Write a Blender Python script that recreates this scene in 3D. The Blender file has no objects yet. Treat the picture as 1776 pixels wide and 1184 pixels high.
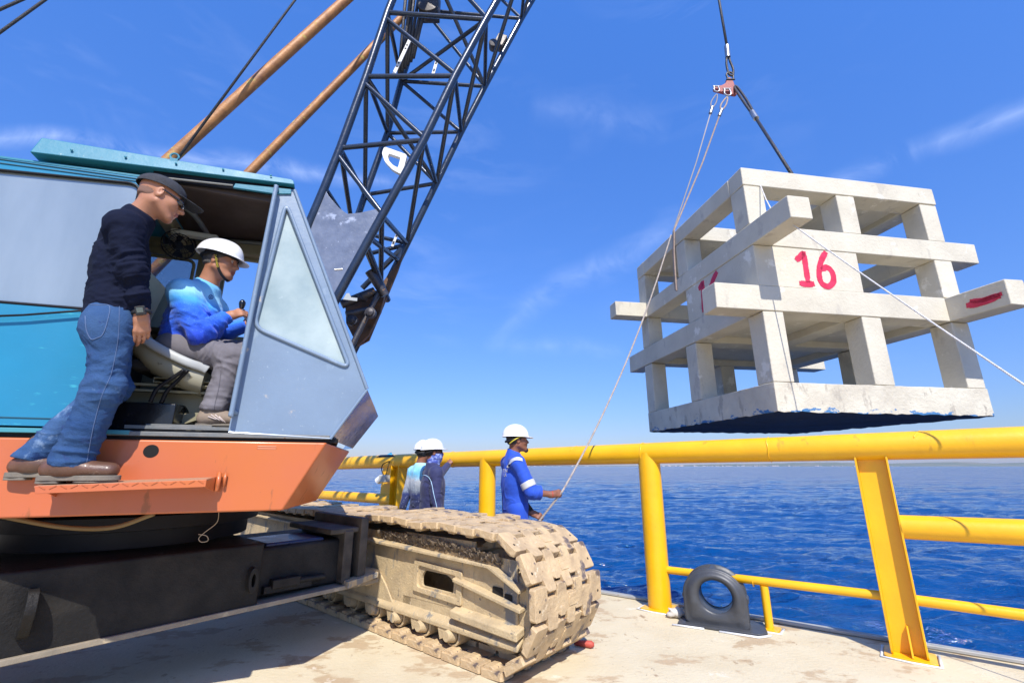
import bpy, bmesh, math, random
import numpy as np
from mathutils import Vector, Matrix
random.seed(7); np.random.seed(7)
R = math.radians
scene = bpy.context.scene
COL = scene.collection
# ------------------------------------------------------------ camera
H = 1.35
PITCH = math.atan(.2734)
FPX = 790.0
cam_d = bpy.data.cameras.new('camera'); cam = bpy.data.objects.new('camera', cam_d); COL.objects.link(cam)
cam_d.sensor_width = 36.0; cam_d.lens = 36.0*FPX/1776.0
cam_d.clip_start = .05; cam_d.clip_end = 60000
cam.location = (0, 0, H); cam.rotation_euler = (R(90)+PITCH, 0, R(0))
scene.camera = cam
# ------------------------------------------------------------ sun and sky
SUN_EL = R(49); SUN_DIR = Vector((.168*math.cos(SUN_EL), -.986*math.cos(SUN_EL), math.sin(SUN_EL))).normalized()
sun_d = bpy.data.lights.new('sun', 'SUN'); sun = bpy.data.objects.new('sun', sun_d); COL.objects.link(sun)
sun_d.energy = 5.0; sun_d.angle = R(.53); sun_d.color = (1, .95, .87)
sun.rotation_euler = SUN_DIR.to_track_quat('Z', 'Y').to_euler()
sun.location = (0, 0, 30)
world = bpy.data.worlds.new('World'); scene.world = world; world.use_nodes = True
nt = world.node_tree; nt.nodes.clear()
def N_(t, **kw):
    n = nt.nodes.new(t)
    for k, v in kw.items(): setattr(n, k, v)
    return n
sky = N_('ShaderNodeTexSky', sky_type='NISHITA', sun_disc=False, sun_elevation=SUN_EL)
sky.sun_rotation = math.atan2(SUN_DIR.x, SUN_DIR.y)
sky.altitude = 0; sky.air_density = 1.35; sky.dust_density = .15; sky.ozone_density = 5.5
hs = N_('ShaderNodeHueSaturation'); hs.inputs['Saturation'].default_value = 1.0; hs.inputs['Hue'].default_value = .5
tcw = N_('ShaderNodeTexCoord')
mapw = N_('ShaderNodeMapping'); mapw.inputs['Rotation'].default_value = (R(10), R(-28), R(20)); mapw.inputs['Scale'].default_value = (2.2, 2.2, 9)
nz = N_('ShaderNodeTexNoise'); nz.inputs['Scale'].default_value = 1.3; nz.inputs['Detail'].default_value = 9; nz.inputs['Roughness'].default_value = .62; nz.inputs['Distortion'].default_value = .6
rp = N_('ShaderNodeValToRGB'); rp.color_ramp.elements[0].position = .52; rp.color_ramp.elements[1].position = .86
rp.color_ramp.elements[1].color = (.2, .2, .2, 1)
nz2 = N_('ShaderNodeTexNoise'); nz2.inputs['Scale'].default_value = 2.1; nz2.inputs['Detail'].default_value = 3
rp2 = N_('ShaderNodeValToRGB'); rp2.color_ramp.elements[0].position = .47; rp2.color_ramp.elements[1].position = .66
mul = N_('ShaderNodeMath', operation='MULTIPLY')
mixw = N_('ShaderNodeMixRGB'); mixw.inputs[2].default_value = (9.5, 10.5, 12.5, 1)
bg = N_('ShaderNodeBackground'); bg.inputs['Strength'].default_value = .122
ow = N_('ShaderNodeOutputWorld')
L = nt.links.new
sepw = N_('ShaderNodeSeparateXYZ'); grd = N_('ShaderNodeValToRGB'); cr_ = grd.color_ramp
for p_, c_ in ((0., (.24, .27, .43)), (.13, (.285, .30, .47)), (.23, (.43, .41, .60)), (.48, (.80, .68, 1.0)), (.8, (.36, .64, 1.04)), (1., (.33, .62, 1.04))):
    e_ = cr_.elements[0] if p_ == 0 else (cr_.elements[1] if p_ == 1. else cr_.elements.new(p_)); e_.position = p_; e_.color = (*c_, 1)
tint = N_('ShaderNodeMixRGB', blend_type='MULTIPLY'); tint.inputs[0].default_value = 1; dbl = N_('ShaderNodeMixRGB', blend_type='MULTIPLY'); dbl.inputs[0].default_value = 1; dbl.inputs[2].default_value = (2, 2, 2, 1)
L(tcw.outputs['Generated'], sepw.inputs[0]); L(sepw.outputs[2], grd.inputs[0]); L(sky.outputs[0], tint.inputs[1]); L(grd.outputs[0], tint.inputs[2]); L(tint.outputs[0], dbl.inputs[1]); L(dbl.outputs[0], hs.inputs['Color']); L(tcw.outputs['Generated'], mapw.inputs[0]); L(mapw.outputs[0], nz.inputs['Vector'])
L(tcw.outputs['Generated'], nz2.inputs['Vector']); L(nz.outputs[0], rp.inputs[0]); L(nz2.outputs[0], rp2.inputs[0])
L(rp.outputs[0], mul.inputs[0]); L(rp2.outputs[0], mul.inputs[1])
def sky_dir(px, py):
    c_, s_ = math.cos(PITCH), math.sin(PITCH); v = 592-py; return Vector((px-888, FPX*c_-v*s_, FPX*s_+v*c_)).normalized()
def M_(op, a_, b_, c_=None, clamp=False):
    n = N_('ShaderNodeMath', operation=op); n.use_clamp = clamp
    for i_, q_ in enumerate((a_, b_, c_)):
        if q_ is None: continue
        if isinstance(q_, (int, float)): n.inputs[i_].default_value = q_
        else: L(q_, n.inputs[i_])
    return n.outputs[0]
def dotn(vec):
    n = N_('ShaderNodeVectorMath', operation='DOT_PRODUCT'); L(tcw.outputs['Generated'], n.inputs[0]); n.inputs[1].default_value = vec; return n.outputs['Value']
fine = N_('ShaderNodeTexNoise'); fine.inputs['Scale'].default_value = 9; fine.inputs['Detail'].default_value = 8; fine.inputs['Roughness'].default_value = .65; fine.inputs['Distortion'].default_value = .8; L(tcw.outputs['Generated'], fine.inputs['Vector'])
soft = N_('ShaderNodeTexNoise'); soft.inputs['Scale'].default_value = 3.2; soft.inputs['Detail'].default_value = 3; L(tcw.outputs['Generated'], soft.inputs['Vector'])
total = M_('MULTIPLY', mul.outputs[0], .55)
for (A_, B_, w_, st_, half_) in (((-150, 205), (440, 285), .022, 1.0, 30), ((1470, 318), (1820, 165), .03, .62, 17), ((880, 560), (1180, 375), .04, .5, 15), ((960, 190), (1120, 215), .045, .34, 8), ((860, 590), (1060, 610), .03, .35, 9), ((560, 760), (640, 735), .02, .25, 5)):
    a_, b_ = sky_dir(*A_), sky_dir(*B_); n_ = a_.cross(b_).normalized(); m_ = (a_+b_).normalized()
    d_ = M_('ADD', dotn(n_), M_('MULTIPLY_ADD', soft.outputs[0], .11, -.055)); g_ = M_('SUBTRACT', 1, M_('MULTIPLY', M_('ABSOLUTE', d_, 0), 1/w_/1.0), clamp=True)
    al = M_('MULTIPLY', M_('SUBTRACT', dotn(m_), math.cos(R(half_))), 1/(1-math.cos(R(half_))), clamp=True)
    nf = M_('MULTIPLY', M_('SUBTRACT', fine.outputs[0], .36), 2.6, clamp=True)
    total = M_('ADD', total, M_('MULTIPLY', M_('MULTIPLY', M_('POWER', g_, 1.4), M_('POWER', al, .6)), M_("MULTIPLY", nf, st_*.3)), clamp=True)
L(total, mixw.inputs[0]); L(hs.outputs[0], mixw.inputs[1])
L(mixw.outputs[0], bg.inputs[0]); L(bg.outputs[0], ow.inputs[0])
scene.view_settings.view_transform = 'Standard'; scene.view_settings.look = 'None'
scene.view_settings.exposure = .38; scene.view_settings.gamma = 1
scene.cycles.max_bounces = 8; scene.cycles.use_denoising = True

# ------------------------------------------------------------ measuring helpers (world points on real planes)
cp, sp = math.cos(PITCH), math.sin(PITCH)
CAM = np.array([0, 0, H])
def ray(px, py):
    v = 592-py; return np.array([px-888.0, FPX*cp-v*sp, FPX*sp+v*cp])
def onp(px, py, q, n):
    r = ray(px, py); return CAM+r*(((q-CAM) @ n)/(r @ n))
def atz(px, py, z):
    r = ray(px, py); return CAM+r*((z-H)/r[2])
def aty(px, py, y):
    r = ray(px, py); return CAM+r*(y/r[1])
def unit(v):
    v = np.array(v, float); return v/np.linalg.norm(v)
UP = np.array([0, 0, 1.0])
CF = unit([.932, .361, 0]); CN = np.array([-CF[1], CF[0], 0]); CQ = np.array([-2.0, 2.5, 0])   # crane upper works: forward, across
def C(s, d, z): return CQ+CF*s+CN*d+UP*z
def cpl(px, py, d): return onp(px, py, CQ+CN*d, CN)
TT = unit([.76, -.65, 0]); TW = unit([.65, .76, 0]); TO = np.array([.063, 3.28, 0])            # crawler track: along, across
def T(t, w, z): return TO+TT*t+TW*w+UP*z
def tpl(px, py, w): return onp(px, py, TO+TW*w, TW)

# ------------------------------------------------------------ object helpers
def setp(o, label=None, cat=None, group=None, kind=None):
    if label: o['label'] = label
    if cat: o['category'] = cat
    if group: o['group'] = group
    if kind: o['kind'] = kind
    return o
def empty(name, loc, label=None, cat=None, group=None):
    o = bpy.data.objects.new(name, None); o.location = tuple(loc); o.empty_display_size = .1; COL.objects.link(o)
    return setp(o, label, cat, group)
def origin_of(o):
    p = Vector((0, 0, 0))
    while o: p += o.location; o = o.parent
    return np.array(p)
def obj(name, V, Fc, m, parent=None, smooth=False, bevel=0, mats=None, mi=None, base=None, seg=2, autosmooth=None):
    """V: world space vertices"""
    V = np.asarray(V, float)
    off = origin_of(parent) if parent is not None else (np.array(base, float) if base is not None else np.array([V[:, 0].mean(), V[:, 1].mean(), V[:, 2].min()]))
    me = bpy.data.meshes.new(name)
    me.from_pydata((V-off).tolist(), [], Fc if isinstance(Fc, list) else Fc.tolist())
    if mats:
        for q in mats: me.materials.append(q)
        if mi is not None: me.polygons.foreach_set('material_index', np.asarray(mi, dtype=np.int32))
    elif m: me.materials.append(m)
    bm = bmesh.new(); bm.from_mesh(me); bmesh.ops.recalc_face_normals(bm, faces=bm.faces); bm.to_mesh(me); bm.free()
    if smooth is True: me.polygons.foreach_set('use_smooth', [True]*len(me.polygons))
    o = bpy.data.objects.new(name, me); COL.objects.link(o)
    if parent is not None: o.parent = parent
    else: o.location = tuple(off)
    if bevel:
        b = o.modifiers.new('bevel', 'BEVEL'); b.width = bevel; b.segments = seg; b.limit_method = 'ANGLE'; b.angle_limit = R(40)
        me.polygons.foreach_set('use_smooth', [True]*len(me.polygons))
        b.harden_normals = True
    elif smooth == 'auto':
        me.polygons.foreach_set('use_smooth', [True]*len(me.polygons))
        me.set_sharp_from_angle(angle=R(38))
    me.update()
    return o
class MB:
    def __init__(s): s.V = []; s.F = []; s.M = []; s.mi = 0
    def add(s, V, F):
        b = len(s.V); s.V.extend([tuple(map(float, v)) for v in V]); s.F.extend([[i+b for i in f] for f in F]); s.M.extend([s.mi]*len(F)); return s
    def box(s, c, ax, half):
        c = np.array(c, float); ax = [np.array(a, float) for a in ax]
        V = [c+ax[0]*half[0]*i+ax[1]*half[1]*j+ax[2]*half[2]*k for i in (-1, 1) for j in (-1, 1) for k in (-1, 1)]
        return s.add(V, [[0, 1, 3, 2], [4, 6, 7, 5], [0, 4, 5, 1], [2, 3, 7, 6], [0, 2, 6, 4], [1, 5, 7, 3]])
    def prism(s, pts, ext):
        """closed polygon pts (3d) extruded by vector ext"""
        n = len(pts); pts = [np.array(p, float) for p in pts]; ext = np.array(ext, float)
        V = pts+[p+ext for p in pts]
        F = [list(range(n)), list(range(2*n-1, n-1, -1))]+[[i, i+n, (i+1) % n+n, (i+1) % n] for i in range(n)]
        return s.add(V, F)
    def ring(s, outer, inner, ext):
        """polygon with a hole: outer and inner loops of equal length, extruded"""
        n = len(outer); ext = np.array(ext, float)
        o = [np.array(p, float) for p in outer]; i_ = [np.array(p, float) for p in inner]
        V = o+i_+[p+ext for p in o]+[p+ext for p in i_]; F = []
        for a in range(n):
            b = (a+1) % n
            F += [[a, b, n+b, n+a], [2*n+b, 2*n+a, 3*n+a, 3*n+b], [b, a, 2*n+a, 2*n+b], [n+a, n+b, 3*n+b, 3*n+a]]
        return s.add(V, F)
    def tube(s, pts, r, seg=12, caps=True, closed=False, flat=None):
        pts = [np.array(p, float) for p in pts]; n = len(pts)
        rr = r if hasattr(r, '__len__') else [r]*n
        V = []; nrm = None
        for i in range(n):
            if closed: t = unit(pts[(i+1) % n]-pts[i-1])
            else: t = unit(pts[min(i+1, n-1)]-pts[max(i-1, 0)])
            if nrm is None:
                a = np.array([0, 0, 1.0]) if abs(t[2]) < .9 else np.array([1.0, 0, 0])
                if flat is not None: a = np.array(flat[0], float)
                nrm = unit(np.cross(np.cross(t, a), t))
            else: nrm = unit(nrm-t*(nrm @ t))
            b = np.cross(t, nrm); fs = flat[1] if flat is not None else 1
            for k in range(seg):
                th = 2*math.pi*k/seg; V.append(pts[i]+rr[i]*(nrm*math.cos(th)*fs+b*math.sin(th)))
        F = []
        for i in range(n if closed else n-1):
            j = (i+1) % n
            for k in range(seg): F.append([i*seg+k, i*seg+(k+1) % seg, j*seg+(k+1) % seg, j*seg+k])
        if caps and not closed: F += [list(range(seg))[::-1], [(n-1)*seg+k for k in range(seg)]]
        return s.add(V, F)
    def cyl(s, a, b, r, seg=20, r2=None): return s.tube([a, b], [r, r if r2 is None else r2], seg)
    def lathe(s, c, axis, prof, seg=32):
        """prof: (radius, height along axis)"""
        axis = unit(axis); a = np.array([0, 0, 1.0]) if abs(axis[2]) < .9 else np.array([1.0, 0, 0])
        u = unit(np.cross(axis, a)); w = np.cross(axis, u); c = np.array(c, float); V = []; F = []
        for (r, h) in prof:
            for k in range(seg):
                th = 2*math.pi*k/seg; V.append(c+axis*h+(u*math.cos(th)+w*math.sin(th))*max(r, 1e-4))
        for i in range(len(prof)-1):
            for k in range(seg): F.append([i*seg+k, i*seg+(k+1) % seg, (i+1)*seg+(k+1) % seg, (i+1)*seg+k])
        F += [list(range(seg)), [(len(prof)-1)*seg+k for k in range(seg)][::-1]]
        return s.add(V, F)
    def build(s, name, m, parent=None, **kw):
        if 'mats' in kw: kw['mi'] = s.M
        return obj(name, s.V, s.F, m, parent, **kw)
def smoothpath(pts, n=8):
    """Catmull-Rom through pts"""
    P = [np.array(p, float) for p in pts]; P = [2*P[0]-P[1]]+P+[2*P[-1]-P[-2]]; out = []
    for i in range(1, len(P)-2):
        for k in range(n):
            t = k/n; a, b, c, d = P[i-1:i+3]
            out.append(.5*((2*b)+(c-a)*t+(2*a-5*b+4*c-d)*t*t+(3*b-a-3*c+d)*t**3))
    out.append(P[-2]); return out
def roundpoly(pts, r, n=5):
    """round the corners of a planar polygon"""
    out = []; m = len(pts); pts = [np.array(p, float) for p in pts]
    for i in range(m):
        p, a, b = pts[i], pts[i-1], pts[(i+1) % m]
        ra = min(r, .45*np.linalg.norm(a-p), .45*np.linalg.norm(b-p)); A = p+unit(a-p)*ra; B = p+unit(b-p)*ra
        for k in range(n+1):
            t = k/n; out.append((1-t)**2*A+2*t*(1-t)*p+t*t*B)
    return out
def inset(pts, d):
    pts = [np.array(p, float) for p in pts]; c = sum(pts)/len(pts); n = unit(np.cross(pts[len(pts)//3]-pts[0], pts[2*len(pts)//3]-pts[0])); out = []
    for i in range(len(pts)):
        t = unit(pts[(i+1) % len(pts)]-pts[i-1]); q = np.cross(n, t)
        if q @ (c-pts[i]) < 0: q = -q
        out.append(pts[i]+q*d)
    return out

# ------------------------------------------------------------ materials
def ramp(nt, a, b, p0=0., p1=1.):
    n = nt.nodes.new('ShaderNodeValToRGB'); n.color_ramp.elements[0].position = p0; n.color_ramp.elements[1].position = p1
    n.color_ramp.elements[0].color = a if len(a) == 4 else (*a, 1); n.color_ramp.elements[1].color = b if len(b) == 4 else (*b, 1); return n
def mat(name, col, rough=.5, metal=0, var=None, vscale=4, vp=(.35, .7), spots=(), bump=0, bscale=40, coat=0, spec=.5, stretch=(1, 1, 1), rvar=.1, emit=None, alpha=None, bdetail=6, trans=0, sheen=0):
    """procedural surface: base colour, a second colour by large noise, worn spots [(colour, scale, threshold, stretch, roughness)], bump"""
    m = bpy.data.materials.new(name); m.use_nodes = True; t = m.node_tree; t.nodes.clear(); l = t.links.new
    out = t.nodes.new('ShaderNodeOutputMaterial'); b = t.nodes.new('ShaderNodeBsdfPrincipled'); l(b.outputs[0], out.inputs[0])
    tc = t.nodes.new('ShaderNodeTexCoord'); mp = t.nodes.new('ShaderNodeMapping'); mp.inputs['Scale'].default_value = stretch; l(tc.outputs['Object'], mp.inputs[0])
    def noise(scale, detail=6, rough=.6, vec=None, dist=0):
        n = t.nodes.new('ShaderNodeTexNoise'); n.inputs['Scale'].default_value = scale; n.inputs['Detail'].default_value = detail; n.inputs['Roughness'].default_value = rough; n.inputs['Distortion'].default_value = dist
        l(vec or mp.outputs[0], n.inputs['Vector']); return n
    c = None
    n0 = noise(vscale)
    v = var or tuple(x*.86 for x in col)
    r0 = ramp(t, col, v, *vp); l(n0.outputs[0], r0.inputs[0]); c = r0.outputs[0]
    rr = t.nodes.new('ShaderNodeMapRange'); rr.inputs['To Min'].default_value = max(0.02, rough-rvar); rr.inputs['To Max'].default_value = min(1, rough+rvar)
    nr = noise(vscale*3, 5); l(nr.outputs[0], rr.inputs['Value']); rc = rr.outputs[0]
    mt = None
    for sidx, sp_ in enumerate(spots):
        scol, ssc, thr = sp_[:3]; sst = sp_[3] if len(sp_) > 3 else (1, 1, 1); sr = sp_[4] if len(sp_) > 4 else .8
        mp2 = t.nodes.new('ShaderNodeMapping'); mp2.inputs['Scale'].default_value = sst; mp2.inputs['Location'].default_value = (sidx*3.1, 1.7*sidx, .3); l(tc.outputs['Object'], mp2.inputs[0])
        ns = noise(ssc, 8, .65, mp2.outputs[0]); rs = ramp(t, (0, 0, 0), (1, 1, 1), thr, thr+.05); l(ns.outputs[0], rs.inputs[0])
        mx = t.nodes.new('ShaderNodeMixRGB'); l(rs.outputs[0], mx.inputs[0]); l(c, mx.inputs[1]); mx.inputs[2].default_value = (*scol, 1); c = mx.outputs[0]
        mr = t.nodes.new('ShaderNodeMixRGB'); l(rs.outputs[0], mr.inputs[0]); l(rc, mr.inputs[1]); mr.inputs[2].default_value = (sr, sr, sr, 1); rc = mr.outputs[0]
    l(c, b.inputs['Base Color']); l(rc, b.inputs['Roughness']); b.inputs['Metallic'].default_value = metal
    b.inputs['Specular IOR Level'].default_value = spec; b.inputs['Coat Weight'].default_value = coat; b.inputs['Coat Roughness'].default_value = .12
    if sheen: b.inputs['Sheen Weight'].default_value = sheen
    if trans: b.inputs['Transmission Weight'].default_value = trans
    if alpha is not None: b.inputs['Alpha'].default_value = alpha
    if bump:
        nb = noise(bscale, bdetail, .65); bp = t.nodes.new('ShaderNodeBump'); bp.inputs['Strength'].default_value = min(1, bump); bp.inputs['Distance'].default_value = .01*max(1, bump)
        l(nb.outputs[0], bp.inputs['Height']); l(bp.outputs[0], b.inputs['Normal'])
    m['k'] = 1
    return m
def nodes(m): return m.node_tree, m.node_tree.links.new, [n for n in m.node_tree.nodes if n.type == 'BSDF_PRINCIPLED'][0]
MT = {}
MT['yellow'] = mat('yellow paint', (.84, .45, .006), .36, 0, (.78, .385, .005), 3, spots=[((.3, .11, .02), 34, .7), ((.62, .3, .01), 7, .63, (1, 1, .3), .5), ((.9, .55, .1), 60, .72)], bump=.2, bscale=26, coat=.15)
MT['teal'] = mat('teal paint', (.014, .195, .34), .36, 0, (.011, .165, .285), 1.5, spots=[((.09, .06, .04), 40, .715), ((.03, .3, .4), 6, .62, (1, 1, 5), .45), ((.01, .15, .24), 3, .62, (1, 1, .5), .3), ((.3, .34, .33), 60, .76, (1, 1, 3))], bump=.08, bscale=12, coat=.12)
MT['teal_roof'] = mat('teal roof paint', (.016, .18, .26), .5, 0, (.016, .16, .23), 3, spots=[((.28, .4, .4), 30, .67), ((.07, .04, .02), 26, .68)], bump=.15, bscale=30)
MT['orange'] = mat('orange paint', (.5, .13, .022), .38, 0, (.46, .115, .055), .8, spots=[((.46, .12, .035), 3, .58, (1.2, 1.2, .4), .4), ((.75, .6, .5), 48, .735), ((.12, .05, .03), 36, .71), ((.3, .09, .03), 7, .61, (1.3, 1.3, .35), .5), ((.2, .08, .04), 60, .68)], bump=.06, bscale=9, coat=.2)
MT['gray'] = mat('blue grey paint', (.17, .235, .32), .4, 0, (.15, .205, .28), 3, spots=[((.22, .29, .37), 3.5, .6, (1, 1, .5), .5), ((.42, .37, .31), 7, .66), ((.14, .09, .06), 30, .7), ((.3, .36, .42), 40, .65), ((.11, .15, .2), 14, .69)], bump=.14, bscale=24, coat=.15)
MT['chrome'] = mat('bare bent sheet metal', (.62, .62, .64), .22, .9, (.42, .4, .4), 7, spots=[((.25, .16, .1), 12, .67)], bump=.6, bscale=7)
MT['black'] = mat('black paint', (.005, .005, .007), .45, 0, (.01, .01, .012), 5, spots=[((.06, .05, .035), 16, .7)], bump=.1, bscale=22, spec=.2)
MT['blackhull'] = mat('dusty black undercarriage paint', (.011, .0105, .0105), .55, 0, (.04, .036, .03), 3, vp=(.4, .75), spots=[((.006, .006, .007), 5, .66, (1, 1, 1), .25), ((.1, .09, .075), 70, .72)], bump=.5, bscale=55, spec=.22)
MT['boom'] = mat('dark navy boom paint', (.018, .026, .045), .28, .25, (.028, .04, .065), 6, spots=[((.25, .27, .3), 55, .7), ((.3, .16, .05), 18, .75)], bump=.12, bscale=40, coat=.3)
MT['plate'] = mat('scuffed painted gusset plate', (.17, .185, .22), .33, .45, (.27, .285, .32), 5, spots=[((.5, .51, .53), 5, .6, (1, 1, 1), .3), ((.8, .8, .8), 22, .655, (1, 1, 1), .35), ((.03, .035, .05), 10, .7)], bump=.25, bscale=25)
MT['dust'] = mat('dusty tan steel', (.55, .42, .235), .85, 0, (.38, .29, .17), 6, spots=[((.22, .18, .13), 14, .62), ((.2, .19, .17), 6, .57, (1, 1, .22)), ((.62, .5, .33), 22, .63), ((.1, .07, .05), 40, .69)], bump=.7, bscale=60)
MT['shoe'] = mat('dusty worn track steel', (.57, .41, .225), .72, 0, (.38, .27, .155), 9, spots=[((.13, .1, .09), 7, .575, (1, 1, 1), .45), ((.58, .46, .3), 25, .6), ((.24, .12, .055), 10, .64), ((.1, .07, .05), 45, .66)], bump=.9, bscale=38)
MT['rust'] = mat('rusty brown pipe', (.42, .19, .055), .55, .1, (.2, .085, .03), 7, spots=[((.42, .3, .08), 9, .6), ((.08, .045, .03), 22, .66)], bump=.3, bscale=50)
MT['beige'] = mat('old beige paint', (.26, .235, .14), .55, 0, (.19, .17, .1), 5, spots=[((.1, .07, .04), 16, .69)], bump=.1, bscale=20)
MT['brown'] = mat('dark brown ceiling panel', (.04, .027, .022), .6, 0, (.06, .042, .034), 5, bump=.1)
MT['rubber'] = mat('grey black painted fairlead', (.045, .047, .052), .42, 0, (.065, .068, .075), 6, spots=[((.22, .21, .2), 20, .71), ((.17, .07, .02), 9, .74)], bump=.2, bscale=40)
MT['white'] = mat('white plastic', (.8, .8, .8), .28, 0, (.74, .74, .75), 4, bump=.02, coat=.3)
MT['whitepaint'] = mat('chipped white paint', (.78, .77, .74), .5, 0, (.6, .6, .58), 8, spots=[((.05, .05, .05), 30, .7)], bump=.2)
MT['steel'] = mat('galvanised steel', (.42, .42, .42), .35, .85, (.3, .3, .3), 12, bump=.15)
MT['red'] = mat('red painted steel', (.36, .075, .06), .5, 0, (.25, .06, .05), 10, spots=[((.1, .05, .04), 30, .66)], bump=.2)
MT['darksteel'] = mat('dark greasy steel', (.05, .045, .045), .45, .5, (.1, .09, .08), 12, bump=.2)
MT['glassblack'] = mat('black lens', (.01, .01, .012), .08, 0, coat=.5)
# ============================================================ THE SETTING
SEA = -1.75
def make_sea():
    m = mat('sea water', (.0, .04, .15), .07, 0, (.0, .052, .19), .04, spec=.5, rvar=.03)
    t, l, b = nodes(m); tc = [n for n in t.nodes if n.type == 'TEX_COORD'][0]
    b.inputs['IOR'].default_value = 1.42
    prev = None
    for sc_, st, di, stretch in ((.14, 1, 2.2, (.5, 1.4, 1)), (.55, 1, .45, (.5, 1.6, 1)), (4.2, .8, .1, (.7, 1.4, 1)), (13, .8, .03, (.8, 1.3, 1))):
        mp = t.nodes.new('ShaderNodeMapping'); mp.inputs['Scale'].default_value = stretch; mp.inputs['Rotation'].default_value = (0, 0, R(-14)); l(tc.outputs['Object'], mp.inputs[0])
        n = t.nodes.new('ShaderNodeTexNoise'); n.inputs['Scale'].default_value = sc_; n.inputs['Detail'].default_value = 5; n.inputs['Distortion'].default_value = .5; l(mp.outputs[0], n.inputs['Vector'])
        bp = t.nodes.new('ShaderNodeBump'); bp.inputs['Strength'].default_value = st; bp.inputs['Distance'].default_value = di; l(n.outputs[0], bp.inputs['Height'])
        if prev: l(prev.outputs[0], bp.inputs['Normal'])
        prev = bp
    l(prev.outputs[0], b.inputs['Normal'])
    nr, na = 900, 760
    rr = np.concatenate([1/np.linspace(1/4., 1/330., nr-60, endpoint=False), 330*np.exp(np.linspace(0, math.log(24000/330.), 60))]); aa = np.radians(np.linspace(-80, 80, na))
    Rr, Aa = np.meshgrid(rr, aa, indexing='ij'); X = Rr*np.sin(Aa); Y = Rr*np.cos(Aa); Z = np.full_like(X, SEA)
    rng = np.random.RandomState(3); cell = Rr*math.radians(160)/na; wx = X+.5*np.sin(.31*Y+.2*X)+.25*np.sin(.9*X+1.3*Y); wy = Y+.45*np.sin(.37*X)+.2*np.sin(1.1*Y+.7*X)
    patch = .75+.5*np.sin(.11*X+.05*Y)*np.sin(.083*Y+.04*X+1)
    for i in range(72):
        lam = .26*(1.046**i)*(.9+.2*rng.rand()); th = R(-100)+rng.randn()*.52; k = 2*math.pi/lam; amp = .0078*lam*(.5+rng.rand())*(1 if lam < 1.3 else (1.3/lam)**.8)
        ph = k*(wx*math.cos(th)+wy*math.sin(th))+rng.rand()*6.28; fade = np.clip(lam/(2.2*cell)-.6, 0, 1)
        Z += amp*fade*(patch if lam < 2.5 else 1)*(1-2*np.abs(np.sin(ph/2))**1.25+.27)
    V = np.stack([X, Y, Z], -1).reshape(-1, 3)
    i, j = np.meshgrid(np.arange(nr-1), np.arange(na-1), indexing='ij'); a = (i*na+j).ravel()
    Fc = np.stack([a, a+1, a+na+1, a+na], 1)
    me = bpy.data.meshes.new('sea'); me.vertices.add(len(V)); me.vertices.foreach_set('co', V.ravel()); me.loops.add(Fc.size); me.loops.foreach_set('vertex_index', Fc.ravel().astype(np.int32))
    me.polygons.add(len(Fc)); me.polygons.foreach_set('loop_start', np.arange(0, Fc.size, 4, dtype=np.int32)); me.polygons.foreach_set('use_smooth', np.ones(len(Fc), bool))
    me.update(calc_edges=True); me.flip_normals(); me.materials.append(m)
    o = bpy.data.objects.new('sea', me); COL.objects.link(o); setp(o, 'deep blue choppy sea stretching to the horizon beyond the barge rail', 'sea', kind='structure')
make_sea()

EO = np.array([.97, 5.6, 0]); ED = unit([.82, -.573, 0]); EN = np.array([-.573, -.82, 0]); EN = unit(EN)   # barge edge: point, direction, inboard normal
def make_deck():
    m = mat('dirty barge deck', (.63, .555, .39), .8, 0, (.52, .435, .28), 1.1, vp=(.3, .7),
            spots=[((.44, .33, .2), 2.2, .545, (1, 1.5, 1)), ((.67, .6, .47), 3.3, .63), ((.33, .235, .14), 7, .63, (1, .6, 1)), ((.25, .17, .1), 26, .66), ((.09, .065, .045), 60, .71)], bump=.6, bscale=34)
    me = MB(); P = lambda s, n, z: EO+ED*s+EN*n+UP*z
    me.prism([P(-28, 0, 0), P(22, 0, 0), P(22, 26, 0), P(-28, 26, 0)], (0, 0, -2.3))
    o = me.build('barge_deck', m); setp(o, 'dusty stained steel barge deck under the crawler tracks', 'deck', kind='structure')
    e = MB(); e.prism([P(-28, -.012, .03), P(22, -.012, .03), P(22, .055, .03), P(-28, .055, .03)], (0, 0, -.026))
    o = e.build('deck_edge', mat('grey edge strip', (.33, .33, .32), .6, .2, (.45, .43, .38), 5, spots=[((.22, .12, .06), 14, .64)], bump=.2), bevel=.006)
    setp(o, 'low grey steel strip along the outer edge of the deck', 'deck edge', kind='structure')
make_deck()

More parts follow.
